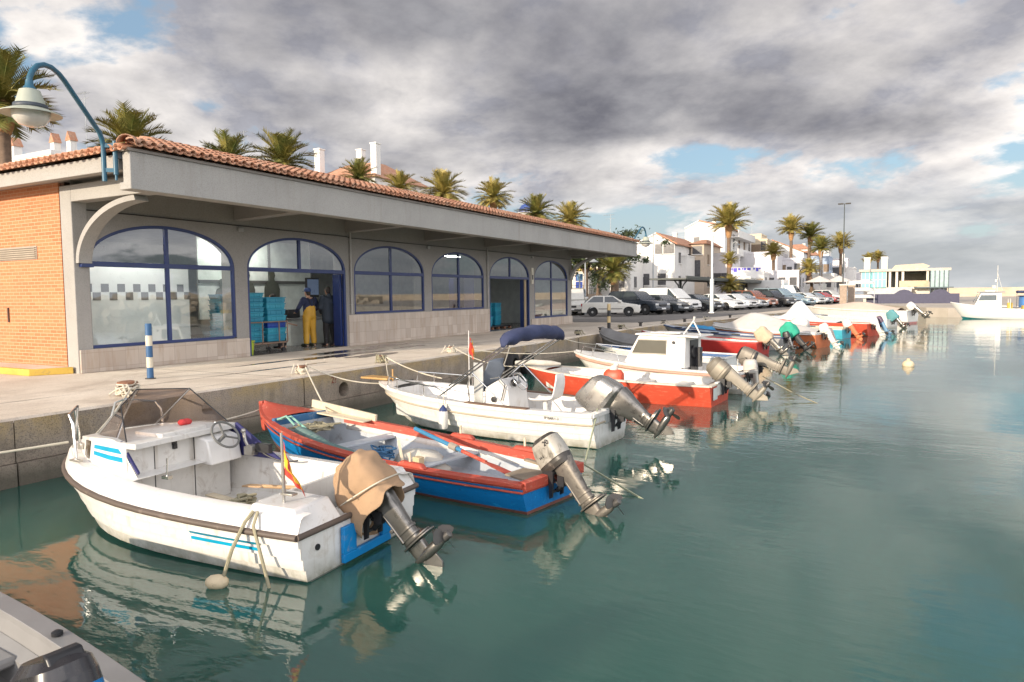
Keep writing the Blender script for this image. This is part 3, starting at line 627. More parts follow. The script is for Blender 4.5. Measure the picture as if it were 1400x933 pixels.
ROPEB = mat('weathered_rope', (.30, .27, .18), .9, bmp=.4, bs=120)
WOOD = mat('bare_wood', (.42, .28, .16), .7, var=.25, vs=6)
WOODP = mat('pale_weathered_wood', (.62, .53, .38), .75, var=.15, dirt=(.35, .26, .17), ds=5)
BOOT = mat('slimy_bottom_paint', (.10, .115, .095), .6, dirt=(.2, .19, .14))
CYAN = mat('cyan_stripe', (.0, .30, .48), .35)
def wood_paint(name, c, chip, wood=(.40, .30, .2)):
    m, nt, b = nodes(name); co = objco(nt, (.6, 2.5, 2.5))
    a = mixc(nt, ramp(nt, tex(nt, co, 2., 6), (.3, 0), (.7, 1)), tuple(x*.78 for x in c), c)
    a = mixc(nt, ramp(nt, tex(nt, co, 7, 9, .75, .4), (.56, 0), (.66, .85)), a, chip)
    a = mixc(nt, ramp(nt, tex(nt, objco(nt), 19, 6, .7), (.63, 0), (.68, .9)), a, wood)
    nt.links.new(a, b.inputs['Base Color']); b.inputs['Roughness'].default_value = .5; bump(nt, b, tex(nt, co, 14, 6, .7), .35, .012); return m
BRED = wood_paint('chipped_red_paint', (.46, .075, .045), (.60, .25, .17))
BBLUE = wood_paint('chipped_blue_paint', (.0, .17, .46), (.01, .26, .56), (.02, .06, .12))
RED2 = wood_paint('orange_red_paint', (.58, .075, .035), (.60, .17, .10), (.42, .26, .17))
class Hull:
    def __init__(s, L, bs, bm, h0, h1, rake=.5, dr=.22, pw=2.3, q=.75, sec=None, foot=.8):
        s.L, s.bs, s.bm, s.h0, s.h1, s.rake, s.dr, s.pw, s.q, s.foot = L, bs, bm, h0, h1, rake, dr, pw, q, foot
        s.sec = sec or [(0, 0), (.42, .10), (.74, .27), (.80, .31), (.86, .50), (.92, .66), (.97, .84), (1, 1)]
    def half(s, t):
        if t < .4: return s.bs+(s.bm-s.bs)*sin(t/.4*pi/2)
        return s.bm*max(0., 1-((t-.4)/.6)**s.pw)**s.q
    def sheer(s, t): return s.h0+(s.h1-s.h0)*t**2
    def keel(s, t): return -s.dr+(.12*((t-.7)/.3)**2 if t > .7 else 0)
    def X(s, t, v): return t*s.L-s.rake*(1-v)*t**3
    def pt(s, t, yf, zf, sd=1):
        k, sh = s.keel(t), s.sheer(t); yy = yf**(1+.55*t*t)
        return Vector((s.X(t, zf), sd*yy*s.half(t), k+(sh-k)*zf))
    def edge(s, t, sd=1, inset=0., dz=0.): 
        return Vector((min(s.X(t, 1), s.L-inset*1.2), sd*max(0., s.half(t)-inset), s.sheer(t)+dz))
TS = [0, .06, .12, .2, .28, .36, .44, .52, .6, .68, .75, .81, .86, .9, .935, .965, .985, 1.]
def hull_mesh(h, root, mats, segmat, name='hull', tz=None):
    m = MB(); rows = []
    full = []
    for t in TS:
        P = [h.pt(t, y, z, 1) for y, z in h.sec]; Sb = [h.pt(t, y, z, -1) for y, z in h.sec]
        full.append(P[::-1]+Sb[1:])
    n = len(full[0]); K = len(h.sec)
    vs = [p for r in full for p in r]; o = len(m.v); m.v += [tuple(p) for p in vs]
    for i in range(len(TS)-1):
        for j in range(n-1):
            m.f.append((i*n+j, i*n+j+1, (i+1)*n+j+1, (i+1)*n+j)); seg = (K-2-j) if j < K-1 else j-(K-1); m.mi.append(segmat[seg])
    # transom, in strips so that it takes the same bands
    for j in range(K-1):
        a, b2 = j, j+1; c, d = n-1-j, n-2-j
        f = (a, b2, d, c) if b2 != d else (a, b2, c)
        m.f.append(f); m.mi.append(segmat[K-2-j])
    return m.build(name, mats, root, sharp=38)
def cap_rail(h, root, m, w=.09, hgt=.05, out=.02, dz=.0, name='gunwale', ta=0., tb=1., sides=(1, -1), transom=True):
    b = MB(); T = [t for t in TS if ta <= t <= tb]
    for sd in sides:
        rings = []
        for t in T:
            ho = h.half(t)+out*(1 if t < .97 else .5); hi = max(.004, h.half(t)-w); x = h.X(t, 1); xo = x+(out if t > .98 else 0); xi = min(x, h.L-w*1.3*max(0, (t-.8)/.2)) 
            z = h.sheer(t)+dz
            rings.append([(xo, sd*ho, z-hgt/2), (xo, sd*ho, z+hgt/2), (xi, sd*hi, z+hgt/2+.004), (xi, sd*hi, z-hgt/2)])
        b.loft(rings)
    if transom: b.box((-.03, -h.bs+.02, h.h0+dz-hgt/2-.003), (w*.8, h.bs-.02, h.h0+dz+hgt/2-.003))
    return b.build(name, m, root, sharp=30, bevel=.008)
def liner(h, root, m, zf=.16, w=.08, ta=.03, tb=.8, name='cockpit', taper=.82):
    b = MB(); n = 14; rows = []
    for i in range(n+1):
        t = ta+(tb-ta)*i/n; y = max(.03, h.half(t)-w); z = h.sheer(t)-.01; x = h.X(t, 1); yb = y*taper
        rows.append([(x, y, z), (x, y*.97, z-.12), (x, yb, zf+.03), (x, yb-.02, zf), (x, 0, zf+.01), (x, -yb+.02, zf), (x, -yb, zf+.03), (x, -y*.97, z-.12), (x, -y, z)])
    b.grid(rows)
    b.add(rows[0], [tuple(range(9))]); b.add(rows[-1], [tuple(range(9))])
    return b.build(name, m, root, sharp=40)
def deck(h, root, m, ta, tb=1., w=.02, camber=.03, dz=0., name='foredeck'):
    b = MB(); rows = []
    for i in range(13):
        t = ta+(tb-ta)*i/12; y = max(.002, h.half(t)-w); x = h.X(t, 1)-(.02 if t > .98 else 0); z = h.sheer(t)+dz
        rows.append([(x, y*(1-2*k/8), z+camber*(1-(1-2*k/8)**2)) for k in range(9)])
    b.grid(rows); return b.build(name, m, root, sharp=40)
def rubrail(h, root, m, zf, r=.022, name='rub_rail', out=.012, yf=None, ta=0.):
    b = MB()
    def yfr(z):
        for (y0, z0), (y1, z1) in zip(h.sec, h.sec[1:]):
            if z0 <= z <= z1: return y0+(y1-y0)*(z-z0)/(z1-z0)
        return 1
    pts = []
    for t in TS:
        if t < ta: continue
        p = h.pt(t, yfr(zf), zf, 1); p.y += out; pts.append(p)
    full = pts+[Vector((p.x, -p.y, p.z)) for p in pts[::-1]]
    b.tube(full, r, 8); a = pts[0]
    if ta == 0: b.tube([a, (a.x-.01, -a.y, a.z)], r*.98, 8)
    return b.build(name, m, root, sharp=60)
def rr(w, l, z, cx=0, cy=0, n=24, p=3.2, tz=0.):
    """rounded rectangle ring"""
    out = []
    for k in range(n):
        t = 2*pi*k/n; c, s_ = cos(t), sin(t)
        x = (abs(c)**(2/p))*(1 if c > 0 else -1)*l; y = (abs(s_)**(2/p))*(1 if s_ > 0 else -1)*w
        out.append((cx+x, cy+y, z+tz*x))
    return out
def outboard(root, at_, tilt, s, cowl, mats, band=None, leg=None, turn=0., name='outboard_motor', prop=True, fat=1.):
    """at_: clamp point on the transom; aft is -x; mats = cowling, band, leg"""
    leg = leg or ALU
    Mx = Matrix.Translation(at_) @ Matrix.Rotation(turn, 4, 'Z') @ Matrix.Rotation(radians(tilt), 4, 'Y') @ Matrix.Scale(s, 4)
    b = MB(); b.M = Mx
    b.loft([rr(.085*fat, .15*fat, .04, -.19), rr(.078*fat, .135*fat, -.06, -.195), rr(.07*(fat+.2)/1.2, .115*(fat+.3)/1.3, -.2, -.2), rr(.055, .10*(fat+1)/2, -.36, -.2), rr(.05, .10, -.52, -.2), rr(.05, .11, -.56, -.2)])
    b.loft([rr(.062, .115, -.40, -.2), rr(.062, .115, -.43, -.2)]); b.loft([rr(.06, .118, -.475, -.2), rr(.06, .118, -.50, -.2)])
    b.cyl((-.10, -.07, -.34), (-.10, .07, -.34), .02); b.cyl((-.13, .055, .0), (-.13, .05, -.5), .014)
    for z, w_, l in ((-.57, .10, .20), (-.545, .075, .16)): b.loft([rr(w_, l, z, -.26, p=2.4), rr(w_, l, z+.018, -.26, p=2.4)])
    b.loft([rr(.045, .105, -.575, -.2), rr(.035, .10, -.66, -.2), rr(.035, .095, -.70, -.2)])
    b.lathe([(.012, .14), (.04, .06), (.055, -.06), (.052, -.2), (.035, -.26)], (-.2, 0, -.71), 14, axis='x')
    b.prism([(-.12, -.73), (-.32, -.73), (-.33, -.86), (-.28, -.92), (-.18, -.80)], -.010, .010)
    lo = b.build(name, leg, root, sharp=40, bevel=.004)
    c = MB(); c.M = Mx; rings = [rr(w_, l, z, x, 0, 24, p, tz) for z, w_, l, x, p, tz in cowl]
    for i in range(len(rings)-1):
        c.loft([rings[i], rings[i+1]], mi=(1 if band and i in band else 0), caps=False)
    c.add(rings[0], [tuple(range(23, -1, -1))], 1 if band and 0 in band else 0); c.add(rings[-1], [tuple(range(24))])
    co = c.build('cowling', mats, lo, sharp=32, bevel=.006)
    k = MB(); k.M = Matrix.Translation(at_) @ Matrix.Rotation(turn*.3, 4, 'Z') @ Matrix.Scale(s, 4)
    for sd in (-.11, .11):
        k.prism([(.06, .03), (.06, -.16), (.03, -.17), (.03, -.02), (-.02, -.02), (-.03, -.28), (-.07, -.26), (-.09, .05), (-.02, .06)], sd-.014, sd+.014)
    k.cyl((-.06, -.13, .03), (-.06, .13, .03), .028); k.cyl((-.05, -.12, -.2), (-.05, .12, -.2), .018)
    k.tube([(-.06, 0, -.2), (-.13, .0, -.12), (-.2, 0, -.02)], .03, 8); k.tube([(-.03, .05, -.05), (-.12, .06, -.1), (-.16, .05, .0)], .02, 6)
    k.tube([(.02, -.08, .06), (.12, -.1, .1), (.2, -.02, .02)], .014, 6); k.cbox((-.12, -.05, .0), (.12, .07, .09)); k.cbox((-.16, .05, -.06), (.09, .06, .12))
    k.build('clamp_bracket', BLK, lo, sharp=40)
    if prop:
        p = MB(); p.M = Mx; p.lathe([(.036, 0), (.042, -.05), (.036, -.11), (.018, -.12)], (-.46, 0, -.71), 14, axis='x')
        for q_ in range(3):
            a = 2*pi*q_/3+.4; ax = Vector((0, cos(a), sin(a))); tn = Vector((0, -sin(a), cos(a))); ctr = Vector((-.51, 0, -.71)); rows = []
            for r_, wd in ((.03, .03), (.08, .055), (.125, .06), (.155, .03)):
                rows.append([ctr+ax*r_+tn*wd*e+Vector((1, 0, 0))*(-e*wd*.7) for e in (-1, -.3, .4, 1)])
            for off in (0, .006): p.grid([[v+Vector((off, 0, 0)) for v in r] for r in rows])
        p.build('propeller', ALUD, lo, sharp=50)
    return lo, Mx
COWL_STD = [(.0, .12, .19, -.14, 3, 0), (.05, .135, .21, -.13, 3, 0), (.09, .135, .21, -.13, 3, 0), (.10, .14, .215, -.13, 3, 0), (.26, .135, .205, -.14, 3.2, 0), (.36, .12, .185, -.15, 3, .05), (.41, .08, .13, -.16, 2.6, .1)]
COWL_BOX = [(.02, .11, .20, -.17, 4, 0), (.10, .165, .27, -.12, 4, .1), (.16, .185, .30, -.10, 4.5, .12), (.40, .175, .29, -.09, 4.5, .16), (.52, .15, .25, -.08, 4.5, .2), (.56, .11, .20, -.07, 4, .22)]
def boat(name, label, o, tip, cat='boat', group=None):
    d = (Vector(tip)-Vector(o)); rz = atan2(d.y, d.x)
    return thing(name, label, cat, (o[0], o[1], 0), rz, group)
def L2W(root, p): return Matrix.Translation(root.location) @ Matrix.Rotation(root.rotation_euler.z, 4, 'Z') @ Vector(p)
def rope(name, label, pts, r, m=ROPE, group=None): return tag(MB().tube(pts, r, 6).build(name, m, sharp=60), label, 'rope', group)
def cloth(rings, hem=.03, seed=0, amp=.02):
    """soft irregular drape from closed rings, crumpled with noise"""
    out = []
    for i, r in enumerate(rings):
        out.append([Vector(p)+Vector((noise.noise(Vector(p)*6+Vector((seed, 0, 0))), noise.noise(Vector(p)*6+Vector((0, seed, 7))), noise.noise(Vector(p)*6+Vector((3, 5, seed)))))*amp*(1 if i < len(rings)-1 else .6)+Vector((noise.noise(Vector(p)*17+Vector((seed, 2, 0))), noise.noise(Vector(p)*17+Vector((1, seed, 4))), noise.noise(Vector(p)*17+Vector((5, 3, seed)))))*amp*.28 for p in r])
    return out
# ================= B1: white half-deck boat with windshield, tan-covered motor
h = Hull(4.22, .90, .97, .44, .63, rake=.8, dr=.2, pw=2.2, q=.72, sec=[(0, 0), (.45, .10), (.85, .33), (.88, .335), (.90, .50), (.925, .505), (.935, .66), (.956, .665), (.965, .83), (.988, .835), (1, 1)])
B1 = boat('motorboat', 'white half-decked motorboat with smoked windshield, blue stripes and canvas-covered motor', (-4.38, 5.12), (-8.65, 4.90))
hull_mesh(h, B1, [GEL, BOOT], [1, 1, 1, 0, 0, 0, 0, 0, 0, 0])
rubrail(h, B1, RUBBER, .985, .03, out=.008)
# upper side moulding above the rail, leaning inwards, then side decks
b = MB()
for sd in (1, -1):
    rows = []
    for t in TS:
        x = h.X(t, 1); y = h.half(t); z = h.sheer(t); xi = min(x, h.L-.11*t**8)
        def yy(d): return max(.012*(1-t)+.003, y-d)
        rows.append([(x, sd*y, z), (min(x, h.L-.03*t**8), sd*yy(.05), z+.13), (xi, sd*yy(.085), z+.150), (xi-.0, sd*yy(.19), z+.155)])
    b.grid(rows)

b.build('side_deck', GEL, B1, sharp=28)
b = MB(); rows = []
for i in range(13):
    t = .53+.465*i/12; y = max(.01, h.half(t)-.17); x = min(h.X(t, 1), h.L-.12); rows.append([(x, y*(1-2*k/8), h.sheer(t)+.152) for k in range(9)])
b.grid(rows); b.build('foredeck', GEL, B1, sharp=40)
# transom: two raised quarter boxes and a motor well between
for sd in (1, -1):
    b = MB(); y0, y1 = sorted((sd*.32, sd*.885))
    b.loft([[(-.015, y0, .44), (-.015, y1, .44), (.60, y1+.02*sd, .46), (.60, y0, .46)], [(.12, y0+.03, .635), (.12, y1-.08, .635), (.58, y1-.06, .645), (.58, y0+.03, .645)]])
    b.build('quarter_box', GEL, B1, bevel=.02)
b = MB(); b.box((-.01, -.32, .28), (.07, .32, .44)); b.box((.07, -.32, .28), (.5, .32, .33)); b.build('motor_well', GELD, B1, bevel=.01)
b = MB(); b.box((-.055, -.36, .03), (-.012, .36, .11)); b.box((-.055, .18, .11), (-.012, .36, .36)); b.box((-.055, -.36, .11), (-.012, -.22, .33)); b.build('transom_plate', mat('bright_blue_paint', (.0, .20, .50), .5, dirt=(.25, .3, .35), damt=.3), B1, bevel=.006)
b = MB(); b.lathe([(.028, 0), (.028, .012), (.008, .014)], (-.014, .66, .28), 12, axis='x'); b.build('drain_fitting', BLK, B1)
# cockpit
b = MB(); zf = .13
w0 = lambda x: max(.2, h.half(x/h.L)-.19)
xs = [.60, .9, 1.3, 1.8, 2.3, 2.72]
b.grid([[(x, w0(x), h.sheer(x/h.L)+.155), (x, w0(x)-.02, zf+.05), (x, w0(x)-.07, zf), (x, -w0(x)+.07, zf), (x, -w0(x)+.02, zf+.05), (x, -w0(x), h.sheer(x/h.L)+.155)] for x in xs])
b.box((.58, -.70, zf), (.62, .70, .63)); b.build('cockpit', GELD, B1, sharp=35)
# bulkhead with door, cabin sides and top
cab = MB(); CZt = .99
def cabring(x, y, zt): return [(x, y, h.sheer(x/h.L)+.15), (x, y*.93, zt), (x, -y*.93, zt), (x, -y, h.sheer(x/h.L)+.15)]
cab.loft([cabring(2.28, .66, .80)[:1]+[(2.55, .655, CZt), (2.55, -.655, CZt)]+cabring(2.28, .66, .8)[3:], cabring(2.75, .64, CZt+.01), cabring(3.25, .52, CZt-.03), cabring(3.7, .30, .90), cabring(3.86, .16, .82)], caps=False)
cab.add([(3.86, .16, h.sheer(.9)+.15), (3.86, .149, .82), (3.86, -.149, .82), (3.86, -.16, h.sheer(.9)+.15)], [(0, 1, 2, 3)])
cab.build('cabin', GEL, B1, sharp=30)
b = MB(); b.box((2.44, -.66, zf), (2.50, .66, .985)); b.box((2.30, -.66, .93), (2.56, .655, .99)); b.box((2.36, -.28, .94), (2.78, .30, 1.025)); b.build('bulkhead', GELD, B1, bevel=.008)
b = MB()
for y in (.34, -.16): b.box((2.435, y-.004, zf+.03), (2.4385, y+.004, .92))
b.cbox((2.43, .10, .93), (.03, .05, .13)); b.cbox((2.43, .10, .85), (.05, .04, .05)); b.cbox((2.435, -.12, .62), (.02, .02, .05)); b.build('door_gap', BLK, B1)
b = MB(); b.loft([[(2.42, -.14, .62), (2.42, -.60, .62), (2.42, -.60, .93), (2.42, -.14, .93)], [(2.16, -.15, .60), (2.16, -.59, .60), (2.22, -.59, .88), (2.22, -.15, .88)]]); b.build('helm_console', GEL, B1, bevel=.02)
b = MB(); ctr = Vector((2.10, -.30, .93)); ax = Vector((-.8, 0, .62)).normalized(); u = Vector((0, 1, 0)); v = ax.cross(u)
b.tube([ctr+(u*cos(t)+v*sin(t))*.165 for t in (2*pi*k/28 for k in range(28))], .013, 8, closed=True)
for k in range(3): a = 2*pi*k/3+.5; b.tube([ctr-ax*.03, ctr+(u*cos(a)+v*sin(a))*.165], .011, 6)
b.cyl(ctr-ax*.16, ctr-ax*.01, .022); b.build('steering_wheel', mat('wheel_grey', (.13, .13, .12), .45), B1)
b = MB(); b.prism([(1.62, .62), (2.30, .62), (2.42, .95), (2.28, 1.0)], -.645, -.625, 'y'); b.build('side_screen', mat('navy_panel', (.03, .03, .12), .4), B1)
b = MB(); b.cbox((2.02, -.58, .70), (.12, .09, .10)); b.tube([(2.02, -.56, .72), (2.06, -.54, .82), (2.08, -.54, .92)], .018); b.ball((2.085, -.54, .93), .03); b.cyl((2.0, -.6, .72), (2.0, -.53, .72), .055); b.build('throttle_lever', ALU, B1)
b = MB(); b.cbox((1.84, -.60, .74), (.2, .06, .10)); b.tube(sag((1.9, -.6, .7), (1.4, -.66, .62), .05), .01); b.build('battery_switch', BLK, B1)
# aft edges of the cabin side (blue seal strip) and stripes, window
b = MB(); b.bar((2.25, .668, .70), (2.56, .622, .985), .02, .03); b.build('edge_seal', mat('navy_panel', (.03, .03, .12), .4), B1)
def side(x, f, off=.004):  # point on the port cabin side
    y0 = {0: 0}; import bisect
    X_ = [2.28, 2.75, 3.25, 3.7, 3.86]; Y_ = [.66, .64, .52, .30, .16]; Z_ = [.99, 1.0, .96, .90, .82]
    i = max(0, min(3, bisect.bisect(X_, x)-1)); k = (x-X_[i])/(X_[i+1]-X_[i]); y = Y_[i]+(Y_[i+1]-Y_[i])*k; zt = Z_[i]+(Z_[i+1]-Z_[i])*k; zb = h.sheer(x/h.L)+.15
    return Vector((x+off*.5, y*(1-.07*f)+off, zb+(zt-zb)*f))
b = MB()
for f0, f1, xa in ((.60, .74, 2.50), (.36, .50, 2.40)):
    xx = [xa+(3.12-xa)*i/6 for i in range(7)]; b.grid([[side(x, f0, .006), side(x, f1, .006)] for x in xx])
b.build('stripe', CYAN, B1, sharp=0)
b = MB(); xx = [3.22, 3.3, 3.42]; b.grid([[side(x, .12, .008), side(x, .86, .008)] for x in xx]); b.build('side_window', mat('amber_window', (.10, .075, .05), .15), B1, sharp=0)
b = MB(); p = side(3.58, .45, .02); b.cbox(p, (.07, .05, .07)); b.build('navigation_light', ALU, B1, bevel=.008)
PLEX = glassmat('smoked_acrylic', (.40, .325, .28), .05)
A_, B_, C_, D_ = (2.78, .45, 1.32), (3.10, .02, 1.43), (2.78, -.42, 1.40), (2.35, -.66, 1.02)
E_, F_, G_, Fs, Es = (2.48, .62, .995), (3.30, .36, .965), (3.48, 0, .955), (3.30, -.36, .965), (2.4, -.62, 1.0)
b = MB(); 
for quad in ((E_, F_, A_), (F_, G_, B_, A_), (G_, Fs, C_, B_), (Fs, Es, C_)): b.add(quad, [tuple(range(len(quad)))])
ws = b.build('windshield', PLEX, B1, sharp=0)
b = MB(); b.tube([E_, A_, B_, C_, Es], .007, 6); b.build('rim', BLK, ws); b = MB(); b.tube([B_, G_], .012, 6); b.tube([C_, Fs], .012, 6); b.tube([A_, F_], .008, 6); b.build('strut', CHROME, ws)
# bow rails, cleats, stowed gear
for sd in (1, -1):
    b = MB(); y = lambda t, i: sd*(h.half(t)-i)
    p1, p2, p3 = (3.40, y(.81, .09), .72), (3.86, y(.92, .09), .75), (4.02, sd*.12, .77)
    b.tube([p1, (3.44, p1[1]*.98, 1.10), (3.52, p1[1]*.96, 1.19), (3.74, p2[1]*.95+.02*sd, 1.24), (3.86, sd*.25, 1.20), (3.94, sd*.16, .78)], .014); b.tube([p2, (3.72, p2[1]*.95+.03*sd, 1.23)], .012)
    b.build('bow_rail', CHROME, B1)
b = MB(); b.lathe([(.09, 0), (.085, .02), (.02, .03)], (3.9, -.05, .775), 16); b.cbox((3.3, .62, .73), (.16, .05, .02)); b.cbox((.3, .66, .715), (.14, .07, .02)); b.cbox((.3, -.66, .715), (.14, .07, .02)); b.build('deck_fitting', ALU, B1, bevel=.004)
b = MB(); b.cbox((1.75, .74, .735), (.09, .05, .03)); b.cyl((1.75, .74, .74), (1.74, .74, .92), .007); b.build('rod_pin', CHROME, B1)
b = MB(); b.grid([[side(.9+.55*i/4, 0, 0) for i in range(5)]]) if 0 else None
def hs(t, zf, off=.012):
    for (y0, z0), (y1, z1) in zip(h.sec, h.sec[1:]):
        if z0 <= zf <= z1: yf = y0+(y1-y0)*(zf-z0)/(z1-z0)
    p = h.pt(t, yf, zf); p.y += off; return p
b = MB()
for z in (.80, .715): b.grid([[hs(t, z), hs(t, z+.045)] for t in (.10, .14, .18, .22, .26, .29)])
b.build('hull_stripe', CYAN, B1, sharp=0)
lo, Mx = outboard(B1, (-.06, .0, .45), 43, .98, COWL_STD, [BLK, BLK], leg=ALUM)
cv = MB(); cv.M = Mx
rings = [rr(.012, .02, .50, -.14), rr(.10, .15, .49, -.14, p=2.6), rr(.17, .25, .40, -.13, p=2.8), rr(.195, .285, .22, -.12), rr(.205, .30, .02, -.11), rr(.225, .33, -.13, -.12, p=2.6, tz=-.25)]
big = []
for i in range(len(rings)-1):
    for k in range(4): big.append([Vector(a).lerp(Vector(c), k/4) for a, c in zip(rings[i], rings[i+1])])
big.append([Vector(p) for p in rings[-1]])
nb = len(big); ctr_ = Vector((-.13, 0, 0))
for i, r_ in enumerate(big):
    f_ = max(0, (i/nb-.3)/.7)**1.2
    for k, p_ in enumerate(r_):
        th = 2*pi*k/24; g_ = 1+f_*(.07*sin(7*th+2*sin(2*th))+.05*sin(11*th+1)); r_[k] = Vector((ctr_.x+(p_[0]-ctr_.x)*g_, p_[1]*g_, p_[2]+(.05*f_*sin(5*th+.6) if i == nb-1 else 0)))
cvm = cv; cv.loft(cloth(big, seed=3, amp=.05), caps=False)
TAN = mat('tan_canvas', (.36, .235, .14), .95, var=.12, dirt=(.20, .16, .12), damt=.3, ds=3.5, bmp=.3, bs=180)
cv.build('canvas_cover', TAN, lo, sharp=180, sol=.008, sub=1)
b = MB(); b.M = Mx; b.tube([(x*1.03+.0, y*1.05, z+.10*x*2) for x, y, z in rr(.21, .31, .14, -.115)], .008, 6, closed=True); b.build('tie_cord', ROPE, lo)
# things lying in it
fl = thing('flag', 'small red and yellow striped flag hanging on a staff at the white boat stern', 'flag', L2W(B1, (.34, .68, .64)))
b = MB(); b.cyl((0, 0, 0), (-.01, .01, .62), .012); b.cyl((0, 0, .1), (0, 0, .3), .016); b.build('staff', ALU, fl)
FR, FY = mat('flag_red', (.55, .06, .04), .8), mat('flag_yellow', (.72, .42, .03), .8)
b = MB(); cols = 12
P = lambda i, k: Vector((.012+.21*(i/cols)*(.3+.7*k/8), .04*sin(i*1.1+k*.5)*(i/cols)-.05*i/cols, .55-.30*k/8-.27*i/cols*(1-.3*k/8)))
for k in range(8): b.mi += []; b.grid([[P(i, k) for i in range(cols+1)], [P(i, k+1) for i in range(cols+1)]], mi=0 if k < 2 or k > 5 else 1)
b.build('cloth', [FR, FY], fl, sharp=180)
fl.rotation_euler = (0, 0, radians(28))
for k, (a, c, lab, mm) in enumerate((((.95, .30, .30), (2.2, -.05, .26), 'white wooden oar lying nearest the port side in the white boat', WOODP), ((.92, .12, .30), (2.25, -.18, .27), 'white wooden oar lying beside the other in the white boat', WOODP), ((.75, -.10, .52), (1.95, -.42, .34), 'brown bare wooden oar leaning across the white boat cockpit', WOOD))):
    b = MB(); A, C = Vector(a), Vector(c); b.tube([A, A.lerp(C, .7)], .022); d = (C-A).normalized()
    b.bar(A.lerp(C, .68), C, .10, .018); ob = b.build('oar', mm, None, bevel=.004)
    ob.location = B1.location; ob.rotation_euler = B1.rotation_euler; tag(ob, lab, 'oar')
b = MB()
for k in range(5): b.tube([(1.42+jit(.05)+.07*cos(t), .1+jit(.04)+.09*sin(t), .33+.02*k+jit(.02)) for t in (2*pi*i/14 for i in range(14))], .016, 6, closed=True)
ob = b.build('rope_coil', ROPEB); ob.location = B1.location; ob.rotation_euler = B1.rotation_euler; tag(ob, 'tangled grey rope lashed round the oars in the white boat', 'rope')
b = MB(); b.box((1.18, .40, .14), (1.30, .52, .27)); ob = b.build('oil_carton', mat('navy_carton', (.02, .03, .10), .5), bevel=.01); ob.location = B1.location; ob.rotation_euler = B1.rotation_euler; tag(ob, 'small dark blue carton on the white boat floor', 'box')
b = MB(); b.ball((0, 0, 0), (.05, .07, .04)); b.ball((.03, -.07, .01), (.05, .05, .035)); ob = b.build('red_rag', mat('red_cloth', (.55, .05, .05), .9)); ob.location = L2W(B1, (2.62, -.22, 1.05)); tag(ob, 'crumpled red rag on the white boat cabin top', 'rag')
# fender float and mooring rope hanging from the port quarter
p0 = L2W(B1, (.50, .88, .60)); p1 = Vector((-4.98, 3.93, .045))
fb = thing('float_buoy', 'worn cream oval float at the waterline beside the white boat', 'buoy', p1); fb.scale = (.68, .68, .68)
b = MB(); b.M = Matrix.Rotation(.5, 4, 'Z'); b.lathe([(.02, -.14), (.045, -.13), (.085, -.08), (.095, 0), (.085, .08), (.045, .13), (.02, .14)], (0, 0, 0), 18, axis='x'); b.build('body', mat('cream_float', (.62, .50, .33), .7, dirt=(.35, .25, .15)), fb)
rope('mooring_rope', 'green-grey rope from the white boat quarter down to the cream float', [p0, p0+Vector((-.03, -.07, -.08)), p0.lerp(p1, .5)+Vector((0, -.04, -.02)), p1+Vector((.05, .03, .05))], .016, ROPEB)
rope('mooring_rope', 'slack green-grey rope from the white boat quarter into the water', [p0+Vector((.05, 0, 0)), p0+Vector((.08, -.08, -.1)), p0+Vector((.18, -.08, -.4)), p0+Vector((.32, -.10, -.75)), p0+Vector((.55, -.2, -1.0))], .014, ROPEB)
# ================= B2: long blue and red wooden boat
h = Hull(6.0, .62, .86, .36, .64, rake=.45, dr=.25, pw=2.5, q=.80, sec=[(0, 0), (.45, .12), (.80, .34), (.86, .48), (.93, .68), (.965, .84), (.98, .92), (1, 1)])
h.sheer = lambda t: .345+.30*t**3
B2 = boat('wooden_boat', 'long blue wooden rowing boat with chipped red gunwales and an old white motor', (-3.42, 7.36), (-9.4, 8.42), 'boat')
hull_mesh(h, B2, [BBLUE, BRED, mat('rusty_waterline', (.16, .06, .045), .7, dirt=(.05, .05, .04))], [2, 2, 2, 0, 0, 0, 1])
cap_rail(h, B2, BRED, w=.085, hgt=.045, out=.025)
rubrail(h, B2, BRED, .86, .014)
liner(h, B2, GREYIN, zf=.02, w=.085, ta=.03, tb=.80, taper=.80)
b = MB()   # white upper strakes inside the starboard side
for sd in (1, -1):
    rows = []
    for t in [.05+.7*i/14 for i in range(15)]:
        y = h.half(t)-.09; x = h.X(t, 1); rows.append([(x, sd*(y-.004), h.sheer(t)-.07), (x, sd*(y*.955), h.sheer(t)-.17)])
    b.grid(rows)
b.build('inner_strake', GELD, B2, sharp=30, sol=.012)
b = MB()
for sd in (1, -1):
    rows = []
    for t in [.04+.72*i/14 for i in range(15)]:
        y = h.half(t)-.075; x = h.X(t, 1); z = h.sheer(t); rows.append([(x, sd*y, z+.03), (x, sd*(y-.02), z+.03), (x, sd*(y-.03), z-.075), (x, sd*(y-.01), z-.075)])
    b.loft(rows)
b.build('inner_rail', BRED, B2, sharp=30)
deck(h, B2, BRED, .83, .995, w=.03, camber=.05, dz=.03)
b = MB(); y = h.half(.83)-.05; b.box((.825*6-.04, -y, h.sheer(.83)-.06), (.825*6+.03, y, h.sheer(.83)+.06)); b.build('deck_beam', mat('blue_beam', (.03, .12, .25), .6, dirt=(.2, .25, .3)), B2, bevel=.01)
b = MB(); b.bar((5.96, 0, .20), (6.03, 0, .70), .07, .10); b.build('stem_post', BRED, B2, bevel=.012)
b = MB(); b.box((-.035, -.60, .27), (.06, .60, .385)); b.build('transom_board', BRED, B2, bevel=.012)
for x_, z in ((1.9, .22), (3.6, .25)): y = h.half(x_/6)-.12; MB().box((x_-.12, -y, z), (x_+.12, y, z+.035)).build('thwart', GREYIN, B2, bevel=.01)
